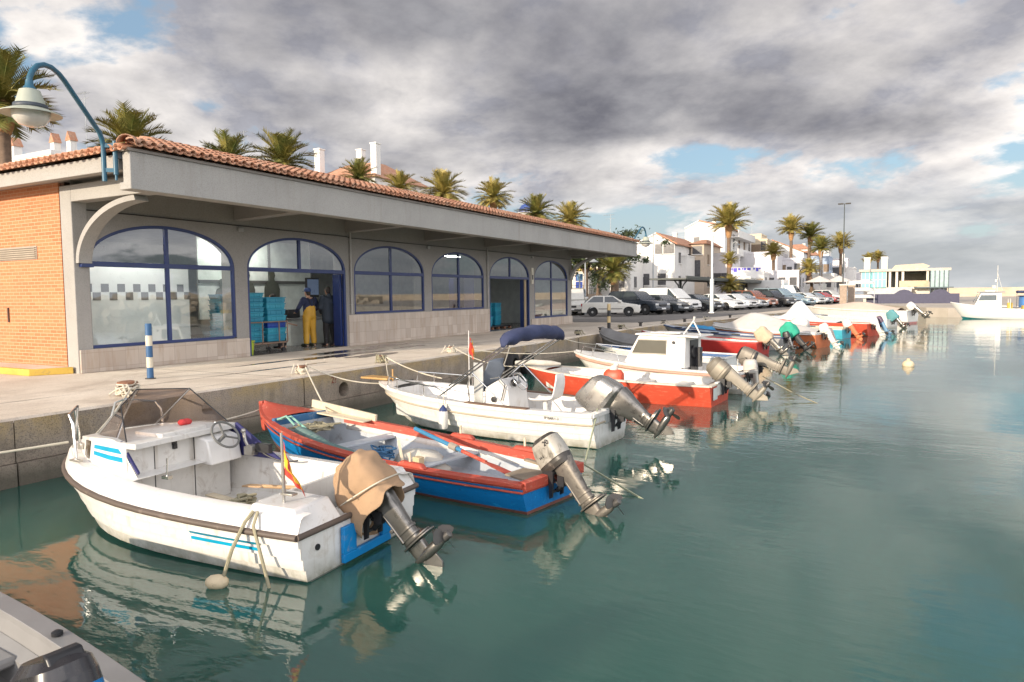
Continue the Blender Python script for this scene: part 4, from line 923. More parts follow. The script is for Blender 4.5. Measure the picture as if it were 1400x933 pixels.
for x_, sd in ((1.55, 1), (2.2, -1), (.95, -1)):
    y = sd*(h.half(x_/6)-.03); z = h.sheer(x_/6)
    b = MB(); b.loft([[(x_-.24, y-.05, z+.02), (x_+.24, y-.05, z+.02), (x_+.24, y+.05, z+.02), (x_-.24, y+.05, z+.02)], [(x_-.17, y-.04, z+.085), (x_+.17, y-.04, z+.085), (x_+.17, y+.04, z+.085), (x_-.17, y+.04, z+.085)]]); b.build('rowlock_block', BRED, B2, bevel=.02)
    b = MB(); b.cyl((x_+.03, y, z+.08), (x_+.03, y, z+.20), .016); b.build('thole_pin', WOODP, B2)
lo, Mx = outboard(B2, (-.02, .05, .38), 40, .98, COWL_STD, [mat('old_white_cowl', (.36, .335, .29), .4, dirt=(.10, .09, .07), damt=.6, ds=8), mat('dark_cowl_band', (.045, .04, .035), .4, dirt=(.2, .17, .14))], band=(0, 1, 2, 5), leg=mat('worn_leg', (.19, .17, .145), .45, .5, dirt=(.04, .035, .03), damt=.6, ds=9))
def cowltext(s, x, y, z, sz, mm, nm='lettering'):
    t_ = text(nm, s, mm, lo, (0, 0, 0), (0, 0, 0), sz, .002)
    t_.matrix_local = Mx @ Matrix.Translation((x, y, z)) @ Matrix.Rotation(pi, 4, 'Z') @ Matrix.Rotation(radians(90), 4, 'X')
cowltext('20', -.235, .137, .30, .085, BLK); cowltext('H-I', -.08, .142, .19, .05, BLK)
def inb(nm, mb, mm, label, cat, root, bevel=0, sharp=40, sol=0, group=None):
    o_ = mb.build(nm, mm, None, sharp=sharp, bevel=bevel, sol=sol); o_.location = root.location; o_.rotation_euler = root.rotation_euler; return tag(o_, label, cat, group)
# stowed gear
b = MB(); b.tube([(4.5, .34, .40), (4.2, .40, .37), (3.5, .56, .30), (2.7, .62, .26)], [.085, .10, .10, .09], 10)
inb('fender_roll', b, mat('grey_green_pad', (.10, .17, .16), .8, dirt=(.2, .25, .22)), 'long grey-green padded roll along the port side of the wooden boat', 'fender', B2)
b = MB(); b.add([(3.35, -.70, .40), (4.75, -.62, .46), (4.85, -.35, .47), (3.5, -.40, .40)], [(0, 1, 2, 3)])
b = MB(); b.bar((3.95, -.72, .50), (5.3, -.50, .66), .05, .13); b.bar((4.0, -.60, .475), (5.2, -.36, .58), .26, .02)
inb('hatch_board', b, WOODP, 'long cream board leaning on the starboard gunwale of the wooden boat', 'board', B2, bevel=.006)
b = MB(); b.loft(cloth([rr(.30-.02*k, .48-.03*k, .08+.055*k, 2.25, -.02, p=2.4) for k in range(4)]+[rr(.20, .33, .30, 2.25, 0, p=2.2), rr(.08, .14, .345, 2.3, 0, p=2)], seed=5, amp=.06), caps=True)
inb('tarp_bundle', b, mat('pale_tarp', (.48, .45, .39), .9, var=.15), 'lumpy pale tarpaulin bundle amidships in the wooden boat', 'tarpaulin', B2, sharp=180)
b = MB()
for k in range(7): b.tube([(2.62+jit(.12)+.12*cos(t), .34+jit(.05)+.10*sin(t), .26+.02*k+jit(.03)) for t in (2*pi*i/12 for i in range(12))], .013, 5, closed=True)
inb('rope_coil', b, [mat('blue_rope', (.05, .14, .26), .9)], 'tangle of blue rope beside the tarpaulin in the wooden boat', 'rope', B2)
def oar(label, a, c, m1, m2):
    t_ = thing('oar', label, 'oar', B2.location, B2.rotation_euler.z); A, C = Vector(a), Vector(c); d = (C-A).normalized()
    b = MB(); b.tube([A, A.lerp(C, .52)], .030); b.build('loom', m1, t_)
    b = MB(); b.tube([A.lerp(C, .50), A.lerp(C, .75)], .026); b.loft([[A.lerp(C, f)+Vector((-d.y, d.x, 0)).normalized()*w_*e+Vector((0, 0, .008*g)) for e, g in ((-1, 0), (0, 1), (1, 0), (0, -1))] for f, w_ in ((.74, .03), (.82, .06), (1, .07))]); b.build('blade', m2, t_)
    b = MB(); b.tube([A.lerp(C, .40), A.lerp(C, .47)], .05, 8); b.build('leather', mat('rag_grey', (.33, .29, .24), .9), t_)
BB2 = mat('faded_blue_paint', (.04, .20, .36), .6, dirt=(.3, .35, .35), damt=.3)
oar('blue and red oar lying across the starboard side of the wooden boat', (2.75, -.42, .52), (.55, .05, .26), BB2, BRED)
b = MB(); b.bar((2.1, .42, .2), (2.32, .30, .52), .03, .03); inb('wooden_stake', b, WOODP, 'short wooden stake standing beside the tarpaulin bundle', 'stake', B2)
b = MB(); b.cbox((1.95, .30, .30), (.12, .10, .10)); inb('cork_block', b, mat('cork_tan', (.55, .42, .25), .8), 'small tan block beside the tarpaulin in the wooden boat', 'block', B2, bevel=.008)
b = MB(); b.loft([[(.06, -.05, .33), (.06, .42, .33), (.06, .42, .36), (.06, -.05, .36)], [(.62, -.22, .27), (.62, .15, .27), (.62, .15, .295), (.62, -.22, .295)]]); b.bar((.05, -.12, .39), (.66, -.33, .37), .07, .03)
inb('stern_plank', b, mat('grey_plank', (.27, .22, .16), .8, var=.2, dirt=(.13, .1, .08)), 'weathered brown plank lying at the wooden boat stern by the motor', 'plank', B2, bevel=.005)
b = MB(); b.tube([(4.9, .45, .56), (4.75, .3, .60), (4.6, .25, .50), (4.4, .28, .44)], .018); b.tube([(4.92, .40, .56), (4.7, .42, .63), (4.55, .38, .50)], .016)
inb('green_rope', b, mat('pale_green_rope', (.22, .42, .34), .9), 'pale green rope looped over the wooden boat foredeck edge', 'rope', B2)
b = MB()
for k in range(9): b.tube([(4.55+jit(.22)+.10*cos(t), .0+jit(.28)+.08*sin(t), .42+jit(.04)) for t in (2*pi*i/10 for i in range(10))], .014, 5, closed=True)
inb('rope_heap', b, ROPEB, 'heap of tan rope under the wooden boat foredeck', 'rope', B2)
b = MB(); b.tube([(1.25+.13*cos(t), .33, .03+.13*sin(t)) for t in (pi*i/8 for i in range(9))], .015); inb('hose_loop', b, BLK, 'dark hose loop on the wooden boat floor', 'hose', B2)
# ================= B3: white open boat with centre console and folded bimini
WLAP = [(0, 0), (.45, .10), (.74, .30), (.775, .305), (.82, .46), (.85, .465), (.875, .60), (.90, .605), (.92, .74), (.955, .745), (.965, .86), (1, 1)]
h = Hull(5.0, .72, .90, .55, .74, rake=.85, dr=.22, pw=2.4, q=.68, sec=WLAP)
B3 = boat('console_boat', 'white open motorboat with centre console, folded navy bimini and big silver motor', (-4.0, 10.83), (-8.95, 11.15), 'boat')
hull_mesh(h, B3, [GEL, BOOT], [1]+[0]*10)
cap_rail(h, B3, GEL, w=.13, hgt=.06, out=.022)
rubrail(h, B3, mat('tan_rub_rail', (.38, .32, .24), .6), .80, .018)
liner(h, B3, GEL, zf=.18, w=.13, ta=.05, tb=.86, taper=.88)
deck(h, B3, GEL, .86, .995, w=.03, camber=.02, dz=.03)
for sd in (1, -1):
    b = MB(); T = [.22+.24*i/8 for i in range(9)]
    b.loft([[(h.X(t, 1), sd*(h.half(t)+.024), h.sheer(t)+.034), (h.X(t, 1), sd*(h.half(t)-.11), h.sheer(t)+.034), (h.X(t, 1), sd*(h.half(t)-.11), h.sheer(t)+.05), (h.X(t, 1), sd*(h.half(t)+.024), h.sheer(t)+.05)] for t in T]); b.build('teak_strip', mat('teak', (.16, .095, .06), .6, var=.25), B3, bevel=.004)
b = MB(); b.loft([[(1.72, -.34, .19), (1.72, .34, .19), (2.35, .30, .19), (2.35, -.30, .19)], [(1.80, -.32, .86), (1.80, .32, .86), (2.30, .28, .78), (2.30, -.28, .78)], [(1.95, -.30, .99), (1.95, .30, .99), (2.28, .27, .82), (2.28, -.27, .82)]]); b.build('console', GEL, B3, bevel=.02)
b = MB(); ctr = Vector((1.72, .02, .93)); ax = Vector((-.75, 0, .5)).normalized(); u = Vector((0, 1, 0)); v = ax.cross(u)
b.tube([ctr+(u*cos(t)+v*sin(t))*.17 for t in (2*pi*k/24 for k in range(24))], .014, 8, closed=True)
for k in range(3): a = 2*pi*k/3; b.tube([ctr-ax*.03, ctr+(u*cos(a)+v*sin(a))*.17], .012, 6)
b.cyl(ctr-ax*.16, ctr, .03); b.build('steering_wheel', CHROME, B3)
b = MB(); b.lathe([(.05, 0), (.05, .015), (.01, .018)], (2.08, .328, .62), 14, axis='y'); b.lathe([(.035, 0), (.035, .015), (.01, .018)], (2.0, .335, .32), 14, axis='y'); b.lathe([(.03, 0), (.03, .015), (.01, .018)], (1.2, .30, .40), 14, axis='y'); b.cyl((1.78, .15, .9), (1.74, .15, .93), .07); b.build('gauge', BLK, B3)
for sd in (1, -1): b = MB(); b.tube([(1.9, .36*sd, .62), (1.82, .36*sd, .9), (1.95, .35*sd, 1.02), (2.15, .32*sd, .98)], .013); b.build('grab_rail', CHROME, B3)
b = MB(); b.loft([[(2.45, .27, .70), (2.62, .0, .66), (2.45, -.27, .70), (2.3, 0, .78)], [(2.30, .30, 1.10), (2.42, .0, 1.08), (2.30, -.30, 1.14), (2.05, 0, 1.12)], [(2.22, .26, 1.30), (2.30, .0, 1.30), (2.22, -.26, 1.32), (2.12, 0, 1.28)]]); b.build('screen_cover', mat('grey_canvas', (.13, .15, .18), .8, var=.15), B3, sharp=40, bevel=.03)
b = MB(); b.grid([[Vector((2.30+.02*k, .33-.02*k, .45+.2*i)) for k in range(2)]+[Vector((2.52, .30, .45+.2*i))] for i in range(5)]); b.build('side_curtain', mat('pale_grey_vinyl', (.42, .43, .42), .5), B3, sol=.01)
b = MB(); prof = [(-.24, .02), (-.20, -.02), (0, 0), (.16, .02), (.22, .06), (.25, .16), (.28, .30), (.29, .43), (.27, .48)]
def seat(x, z, w_): return [(1.22-x, w_*k/4*(1), z+(.05*abs(k/4)**3 if x < .2 else 0)) for k in range(-4, 5)]
b.grid([seat(x, .62+z, .20 if x < .24 else .19-.05*max(0, z-.3)/.18) for x, z in prof])
st = b.build('seat', mat('white_seat_shell', (.74, .72, .68), .35), B3, sharp=70, sol=.03, sub=1)
b = MB(); b.cyl((1.22, 0, .19), (1.22, 0, .62), .045); b.box((1.05, -.30, .18), (1.55, .30, .34)); b.build('seat_pedestal', GEL, st, bevel=.02)
b = MB(); b.box((.06, -.62, .18), (.42, .62, .52)); b.build('stern_locker', GEL, B3, bevel=.02)
b = MB(); b.box((-.028, -.24, .36), (.08, .24, .60)); b.build('motor_pad', mat('grey_pad', (.34, .35, .34), .6), B3, bevel=.015)
SILV = mat('silver_cowl', (.36, .345, .32), .28, .8, var=.06, dirt=(.25, .24, .22), damt=.15, ds=3)
lo, Mx = outboard(B3, (-.03, -.02, .52), 58, 1.12, COWL_BOX, [SILV, ALUM], band=(0,), leg=ALUM, fat=1.55)
# bimini: folded canvas roll on slanted stainless legs
bim = thing('bimini_cover', 'rolled navy bimini canvas held on slanted steel tubes over the console boat', 'canopy', B3.location, B3.rotation_euler.z)
NAVY = mat('navy_canvas', (.035, .045, .10), .85, var=.2, bmp=.3, bs=90)
Lt, Rt = Vector((1.42, .92, 1.72)), Vector((1.42, -.92, 1.72)); pts = []
for i in range(25):
    f = i/24; pts.append((1.42+.03*sin(f*9), 1.06-2.12*f, 1.63+.17*sin(pi*f)**.45+.012*sin(f*31)))
b = MB(); b.loft(cloth([[Vector(p)+Vector((cos(t)*r*1.25, 0, sin(t)*r)) for t in (2*pi*k/14 for k in range(14))] for p, r in zip(pts, [.03, .075, .095]+[.12]*19+[.10, .075, .03])], seed=11, amp=.025)); b.build('canvas_roll', NAVY, bim, sharp=180)
for sd in (1, -1):
    b = MB(); top = Vector((1.42, sd*.88, 1.62)); foot = Vector((2.95, sd*.80, .66))
    b.tube([top, foot], .016); b.tube([top+Vector((.07, 0, .02)), foot+Vector((-.25, 0, .22))], .014); b.build('support_leg', CHROME, bim)
    b = MB(); b.tube([top.lerp(foot, .5), (1.55, sd*.80, .62)], .012); b.tube([(2.35, sd*.62, .20), (2.40, sd*.66, .9), top.lerp(foot, .5)], .013); b.build('strut', CHROME, bim)
bf = thing('ensign_flag', 'small faded red and yellow flag on a thin white mast by the bimini leg', 'flag', L2W(B3, (2.62, .30, .2)))
b = MB(); b.tube([(0, 0, 0), (.0, 0, 1.62)], [.011, .008]); b.build('staff', GEL, bf)
b = MB(); b.grid([[(.012+.05*i/6*(1+k/6), .03*sin(i+k), 1.5-.30*k/6-.10*i/6) for i in range(7)] for k in range(7)]); b.build('cloth', FR, bf, sharp=180)
b = MB(); b.grid([[(.020+.018*i/6*(1+k/6)+.022*(1+k/6), .034+.03*sin(i+k), 1.46-.26*k/6-.10*i/6) for i in range(7)] for k in range(7)]); b.build('stripe', FY, bf, sharp=180)
for sd in (1, -1):
    b = MB(); T = [.60, .66, .74, .82, .88]; P = [Vector((h.X(t, 1), sd*(h.half(t)-.06), h.sheer(t)+.22)) for t in T]
    b.tube([P[0]+Vector((-.3, 0, -.2)), P[0]+Vector((-.15, 0, -.06))]+P+[P[-1]+Vector((.05, 0, -.2))], .013); [b.cyl(p+Vector((0, 0, -.2)), p, .011) for p in (P[1], P[3])]; b.build('bow_rail', CHROME, B3)
b = MB(); b.box((4.72, -.16, .79), (5.42, .16, .83)); b.cyl((4.7, 0, .75), (4.7, 0, 1.0), .015); b.build('bow_plank', mat('varnished_plank', (.46, .27, .10), .5), B3, bevel=.008)
t_ = text('lettering', '5ª BAR 1-3', BLK, B3, (.66, h.half(.13)+.016, h.sheer(.13)-.075), (radians(90), 0, pi), .062, .002); t_.rotation_euler = (radians(96), 0, pi-.05)
fd = thing('fender', 'white cylindrical fender with a blue end hanging at the console boat side', 'fender', L2W(B3, (2.72, h.half(.54)+.07, .0)))
b = MB(); b.lathe([(.02, .12), (.07, .15), (.085, .2), (.085, .42), (.07, .46)], n=16); b.build('body', mat('white_vinyl', (.68, .65, .6), .4), fd); b = MB(); b.lathe([(.072, .455), (.06, .50), (.03, .53), (.018, .56)], n=16); b.build('end_cap', mat('navy_vinyl', (.02, .04, .14), .4), fd); b = MB(); b.tube([(0, 0, .55), (.02, .01, .75)], .008, 6); b.build('lanyard', ROPE, fd)
# ================= B4: orange red open boat
FLAR = [(0, 0), (.55, .10), (.82, .28), (.88, .5), (.94, .72), (.985, .90), (1, 1)]
h = Hull(4.95, .82, .92, .46, .64, rake=.75, dr=.2, pw=2.3, q=.75, sec=FLAR)
B4 = boat('open_boat', 'orange-red open boat with cream gunwales and a grey tilted motor', (-3.28, 15.8), (-8.2, 16.05), 'boat')
CREAM = mat('cream_gunwale', (.62, .56, .46), .55, dirt=(.40, .30, .2), damt=.4)
hull_mesh(h, B4, [RED2, CREAM, mat('ochre_bottom', (.36, .28, .17), .7, dirt=(.2, .15, .09))], [2, 2, 0, 0, 0, 0])
cap_rail(h, B4, CREAM, w=.11, hgt=.035, out=.02)
liner(h, B4, GELD, zf=.14, w=.11, ta=.04, tb=.84, taper=.85)
deck(h, B4, GELD, .84, .995, w=.03, camber=.02, dz=.022)
for x_ in (.95, 1.9, 2.75, 3.6): y = h.half(x_/4.95)-.16; MB().box((x_-.14, -y, .30), (x_+.14, y, .36)).build('thwart', GELD, B4, bevel=.01)
b = MB(); b.box((-.03, -.28, .2), (.05, .28, .50)); b.build('motor_pad', GELD, B4, bevel=.012)
b = MB(); b.box((-.026, .30, .14), (-.018, .62, .40)); b.build('registration_plate', mat('pale_plate', (.55, .58, .55), .5), B4)
lo, Mx = outboard(B4, (-.03, -.05, .50), 52, 1.10, COWL_STD, [mat('khaki_cowl', (.22, .195, .155), .45, .3, dirt=(.15, .13, .1), damt=.35), mat('dark_khaki', (.12, .105, .08), .5)], band=(0, 2, 4), leg=mat('khaki_leg', (.27, .24, .195), .5, .2, dirt=(.2, .17, .12), damt=.4))
b = MB(); b.loft([rr(.12, .20, .34, 2.35, .42, p=3), rr(.15, .24, .40, 2.35, .42, p=3), rr(.15, .24, .60, 2.35, .42, p=3), rr(.10, .17, .68, 2.35, .42, p=3)]); ft = inb('fuel_tank', b, mat('fuel_red', (.55, .07, .03), .45), 'orange-red fuel tank standing on a thwart of the orange-red boat', 'fuel tank', B4, bevel=.01)
b = MB(); b.ball((0, 0, 0), (.10, .1, .09)); b.ball((.05, .02, .09), (.07, .06, .05)); ob = b.build('white_rag', mat('white_cloth', (.6, .57, .5), .9), sharp=180); ob.location = L2W(B4, (2.36, .40, .70)); tag(ob, 'crumpled white cloth on top of the orange-red fuel tank', 'rag')
b = MB(); b.tube([(5.05, .35, .72), (4.6, .30, .75), (4.1, .22, .74), (3.9, .1, .72)], [.06, .075, .07, .03], 10); inb('fender_roll', b, mat('pale_grey_roll', (.46, .43, .38), .8), 'pale grey rolled sail on the orange-red boat bow', 'roll', B4)
# ================= B5: white cabin boat
h = Hull(4.95, .80, .95, .52, .82, rake=.8, dr=.22, pw=2.4, q=.7, sec=WLAP)
B5 = boat('cabin_boat', 'white cabin boat with square wheelhouse and pinkish rub rail', (-3.0, 17.95), (-7.9, 18.5), 'boat')
hull_mesh(h, B5, [GEL, BOOT], [1]+[0]*10); cap_rail(h, B5, GEL, w=.10, hgt=.05); rubrail(h, B5, mat('pinkish_rail', (.46, .27, .20), .6), .90, .038, out=.02)
liner(h, B5, GEL, zf=.16, w=.10, ta=.05, tb=.3, taper=.88); deck(h, B5, GEL, .30, .995, w=.04, camber=.05, dz=.01)
b = MB(); b.loft([[(1.45, .62, .54), (1.45, -.62, .54), (3.15, -.58, .62), (3.15, .58, .62)], [(1.45, .57, 1.33), (1.45, -.57, 1.33), (2.75, -.50, 1.36), (2.75, .50, 1.36)]]); b.build('wheelhouse', GEL, B5, bevel=.03)
b = MB(); b.loft([[(1.12, .60, 1.33), (1.12, -.60, 1.33), (2.85, -.52, 1.37), (2.85, .52, 1.37)], [(1.12, .58, 1.375), (1.12, -.58, 1.375), (2.84, -.50, 1.41), (2.84, .50, 1.41)]]); b.box((1.7, -.3, 1.405), (2.5, .3, 1.44)); b.build('roof', GEL, B5, bevel=.015)
DG = mat('dusky_window', (.10, .095, .075), .12, var=.1)
for sd in (1, -1):
    q_ = lambda x, f: (x, sd*(.62-.05*f+(x-1.45)/1.7*-.05+.012), .54+.8*f+.02)
    b = MB(); b.add([q_(1.95, .42), q_(2.90, .42), q_(2.72, .86), q_(1.95, .86)], [(0, 1, 2, 3)]); b.build('side_window', DG, B5, sharp=0, sol=.01)
    b = MB(); b.tube([q_(1.95, .42), q_(2.90, .42), q_(2.72, .86), q_(1.95, .86)], .018, 6, closed=True); b.build('window_frame', mat('tan_gasket', (.36, .33, .27), .6), B5)
b = MB(); b.box((1.425, -.30, .3), (1.445, .25, 1.25)); b.cyl((1.38, .1, .95), (1.44, .1, .95), .16); b.cbox((1.36, -.1, .8), (.16, .2, .5)); b.build('helm', BLK, B5)
b = MB(); b.tube([(1.6, .3, 1.4), (1.35, .25, 1.75), (1.33, .25, 1.85)], [.02, .02, .03]); b.tube([(1.15, .3, 1.38), (1.35, .25, 1.72)], .018); b.build('antenna_mast', GELD, B5)
b = MB(); b.cyl((1.75, .585, 1.2), (1.75, .61, 1.2), .04); b.build('side_lamp', BLK, B5)
for sd in (1, -1):
    b = MB(); T = [.66, .74, .82, .9]; P = [Vector((h.X(t, 1), sd*(h.half(t)-.08), h.sheer(t)+.26)) for t in T]; b.tube([P[0]+Vector((-.1, 0, -.24))]+P+[P[-1]+Vector((.1, 0, -.25))], .014); b.cyl(P[2]-Vector((0, 0, .26)), P[2], .012); b.build('bow_rail', CHROME, B5)
b = MB(); b.tube([(.1, -.7, .55), (.1, -.7, .85), (.1, .7, .85), (.1, .7, .55)], .015); b.build('stern_rail', CHROME, B5)
lo, Mx = outboard(B5, (-.05, -.1, .62), 68, 1.12, COWL_STD, [mat('grey_brown_cowl', (.16, .14, .115), .45, .2, dirt=(.32, .29, .25), damt=.5, ds=5), BLK], band=(0, 2, 5), leg=mat('tan_leg', (.20, .18, .15), .5, .3, dirt=(.1, .09, .07), damt=.45))
lo, Mx = outboard(B5, (-.05, .45, .50), 10, .8, COWL_STD, [mat('pale_grey_cowl', (.45, .42, .38), .5, dirt=(.2, .15, .12), damt=.5), BLK], band=(2,), leg=ALU)
# ================= further boats along the quay
def mini(name, label, o, tip, bm, h0, h1, mats, segs, cap, inner, sec=FLAR, deckt=.8, capw=.1, thw=3):
    L = (Vector(tip)-Vector(o)).length; hh = Hull(L, bm*.86, bm, h0, h1, rake=.14*L, dr=.2, pw=2.3, q=.75, sec=sec)
    r = boat(name, label, o, tip, 'boat', 'boats moored along the quay')
    hull_mesh(hh, r, mats, segs); cap_rail(hh, r, cap, w=capw, hgt=.05)
    liner(hh, r, inner, zf=.12, w=capw, ta=.04, tb=deckt, taper=.85); deck(hh, r, inner, deckt, .995, w=.03, camber=.03, dz=.02)
    for k in range(thw): x = L*(.2+.18*k); y = hh.half(x/L)-capw-.03; MB().box((x-.12, -y, h0*.72), (x+.12, y, h0*.72+.05)).build('thwart', inner, r, bevel=.01)
    return r, hh
def tent(hh, r, m, ridge, label, cat='tarpaulin', t0=.02, t1=.97, nm='boat_cover', over=.05, seed=0, amp=.03):
    rows = []
    for i in range(23):
        t = t0+(t1-t0)*i/22; y = hh.half(t)+over; x = hh.X(t, 1); z = hh.sheer(t); zr = z+ridge(t); row = []
        for k in range(-8, 9):
            f = abs(k)/8; row.append((x, y*k/8, zr+(z-.08-zr)*f**1.15))
        rows.append(row)
    b = MB(); b.grid(cloth(rows, seed=seed, amp=amp)); o_ = b.build(nm, m, None, sharp=180); o_.location = r.location; o_.rotation_euler = r.rotation_euler
    return tag(o_, label, cat)
def wrapmotor(lo, Mx, m, seed, sc=1.):
    cv = MB(); cv.M = Mx; rings = [rr(.012, .02, .49, -.14), rr(.10, .15, .48, -.14, p=2.6), rr(.16*sc, .24*sc, .40, -.13, p=2.8), rr(.18*sc, .27*sc, .2, -.12), rr(.17*sc, .26*sc, .0, -.13), rr(.13*sc, .2*sc, -.12, -.14)]
    big = []
    for i in range(5): big += [[Vector(a).lerp(Vector(c), k/3) for a, c in zip(rings[i], rings[i+1])] for k in range(3)]
    cv.loft(cloth(big+[rings[-1]], seed=seed, amp=.04), caps=False); return cv.build('canvas_cover', m, lo, sharp=180, sol=.006)
RED3 = mat('deep_red_paint', (.42, .03, .025), .45, var=.12, dirt=(.3, .08, .06), damt=.3)
NAVYP = mat('navy_blue_paint', (.03, .06, .14), .5); GREYT = mat('grey_white_tarp', (.50, .48, .45), .75, var=.08, dirt=(.32, .3, .27), damt=.3, ds=2)
ORNG = mat('orange_paint', (.55, .16, .06), .55, dirt=(.4, .2, .12), damt=.3); TURQ = mat('turquoise_paint', (.05, .36, .46), .5, dirt=(.3, .45, .45), damt=.25)
DGREYT = mat('dark_grey_tarp', (.17, .165, .16), .8, var=.15)
B6, hh = mini('dinghy', 'small white open boat with blue side seats behind the white cabin boat', (-4.2, 22.3), (-8.9, 22.9), .85, .48, .68, [GEL, BOOT], [1, 0, 0, 0, 0, 0], GEL, mat('blue_bench', (.03, .09, .22), .6))
B7, hh = mini('red_boat', 'low deep-red boat with a white waterline stripe and tan-wrapped motor', (-4.35, 28.9), (-9.6, 29.9), .88, .50, .80, [RED3, GEL, BOOT], [2, 1, 0, 0, 0, 0], RED3, GELD)
lo, Mx = outboard(B7, (-.04, 0, .5), 45, 1.1, COWL_STD, [BLK, BLK], leg=ALUM); wrapmotor(lo, Mx, mat('beige_wrap', (.52, .40, .28), .9, var=.15), 21)
B8, hh = mini('navy_boat', 'grey boat with navy padded gunwales and a green-covered motor', (-3.75, 31.5), (-9.4, 32.6), .85, .55, .95, [mat('pale_grey_hull', (.38, .37, .36), .5), BOOT], [1, 0, 0, 0, 0, 0], NAVYP, GREYIN, capw=.14)
for k in range(5): 
    x = 1.0+k*.95; hp_ = hh.half(x/hh.L); b = MB(); b.bar((x-.16, hp_-.05, hh.sheer(x/hh.L)+.045), (x+.16, hh.half((x+.3)/hh.L)-.05, hh.sheer(x/hh.L)+.05), .17, .05); b.build('grip_pad', BLK, B8, bevel=.01)
lo, Mx = outboard(B8, (-.04, 0, .55), 40, 1.15, COWL_STD, [BLK, BLK], leg=BLK); wrapmotor(lo, Mx, mat('green_wrap', (.03, .33, .22), .85, var=.15), 22, 1.1)
lo, Mx = outboard(B8, (-.04, .52, .5), 20, .7, COWL_STD, [BLK, BLK], leg=ALU)
B9, hh = mini('covered_boat', 'orange-sterned boat under a peaked pale grey cover', (-2.55, 33.6), (-7.7, 35.2), 1.05, .66, .85, [ORNG, GEL, BOOT], [1, 0, 0, 0, 0, 1], GEL, GELD)
tent(hh, B9, GREYT, lambda t: .12+.66*math.exp(-((t-.60)/(.17 if t > .6 else .34))**2), 'peaked pale grey tarpaulin stretched over the orange-sterned boat', seed=4)
lo, Mx = outboard(B9, (-.04, .1, .6), 30, 1.0, COWL_STD, [GELD, BLK], band=(2,), leg=GELD)
lo, Mx = outboard(B9, (-.04, -.5, .5), 25, .7, COWL_STD, [mat('pink_grey_cowl', (.5, .38, .33), .6), BLK], band=(2,), leg=mat('pink_grey_leg', (.5, .38, .33), .6))
B10, hh = mini('turquoise_boat', 'turquoise rowing boat with orange motor beyond the peaked cover', (-1.95, 40.2), (-7.4, 41.6), .9, .55, .8, [TURQ, GEL, mat('brick_bottom', (.3, .12, .07), .6)], [2, 2, 0, 0, 0, 1], WOODP, GREYIN)
lo, Mx = outboard(B10, (-.04, .1, .55), 35, 1.0, COWL_STD, [GELD, BLK], band=(2,), leg=ORNG)
b = MB(); b.loft(cloth([rr(.34, .5, .55, 2.4, 0, p=2.4), rr(.33, .48, .85, 2.4, 0, p=2.4), rr(.15, .3, 1.05, 2.4, 0, p=2.2)], seed=7, amp=.06)); inb('white_bundle', b, GELD, 'white wrapped bundle in the turquoise rowing boat', 'bundle', B10, sharp=180)
B11, hh = mini('tented_boat', 'red boat with a tall white tent-like cover amidships', (-.75, 43.2), (-7.6, 46.2), 1.0, .65, 1.0, [RED2, GEL, BOOT], [1, 0, 0, 0, 0, 0], RED2, GELD)
tent(hh, B11, mat('white_tarp', (.70, .69, .68), .7, var=.05), lambda t: .10+1.05*math.exp(-((t-.58)/.10)**2), 'white tarpaulin drawn up to a point over the red boat', t0=.25, t1=.9, seed=9)
lo, Mx = outboard(B11, (-.04, .25, .6), 25, 1.0, COWL_STD, [GEL, BLK], band=(2,), leg=GELD); lo, Mx = outboard(B11, (-.04, -.4, .6), 30, 1.0, COWL_STD, [mat('purple_black_cowl', (.10, .06, .10), .4), BLK], band=(2,), leg=mat('blue_grey_leg', (.12, .25, .38), .5))
B12, hh = mini('teal_dinghy', 'small teal and white dinghy with its bow against the far quay', (-2.3, 49.0), (-7.0, 51.2), .8, .5, .85, [mat('teal_hull', (.03, .33, .32), .5), GEL, BOOT], [1, 0, 0, 0, 0, 1], GEL, GREYIN)
B13, hh = mini('motor_dinghy', 'white dinghy with dark teal-wrapped motor before the pale covered cruiser', (.15, 52.6), (-5.2, 55.2), .9, .55, .85, [GEL, BOOT], [1, 0, 0, 0, 0, 0], GEL, GREYIN)
lo, Mx = outboard(B13, (-.04, .1, .55), 40, 1.2, COWL_STD, [BLK, BLK], leg=ALUM); wrapmotor(lo, Mx, mat('teal_wrap', (.10, .26, .28), .85), 31)
B14, hh = mini('covered_cruiser', 'long cream boat under a pale pink canvas, outermost of the moored row', (1.5, 60.2), (-6.2, 63.4), 1.25, .95, 1.25, [GEL, mat('pink_boot', (.5, .2, .18), .6)], [1, 1, 0, 0, 0, 0], GEL, GELD)
tent(hh, B14, mat('pink_beige_canvas', (.56, .45, .37), .8, var=.06), lambda t: .18+.42*math.exp(-((t-.45)/.22)**2), 'pale pink canvas hump over the cream cruiser', t0=.1, t1=.9, seed=13)
lo, Mx = outboard(B14, (-.04, .2, .95), 50, 1.4, COWL_STD, [GELD, BLK], band=(2,), leg=ALUM)
B15, hh = mini('blue_boat', 'bright blue rowing boat nosed to the quay behind the tented red boat', (-4.3, 37.9), (-8.5, 39.1), .8, .5, .8, [mat('bright_blue_paint', (.0, .20, .50), .5), GEL, BOOT], [1, 0, 0, 0, 0, 1], GEL, GREYIN)
B16, hh = mini('grey_dinghy', 'dark grey tarp-covered dinghy by the quay behind the cabin boat', (-7.3, 25.4), (-10.0, 25.9), .75, .55, .95, [DGREYT, DGREYT], [0]*6, DGREYT, DGREYT, thw=0)
tent(hh, B16, DGREYT, lambda t: .25, 'dark grey tarpaulin over the dinghy by the quay', seed=17)
b17 = tag(MB().build('x', BLK), None) if 0 else None
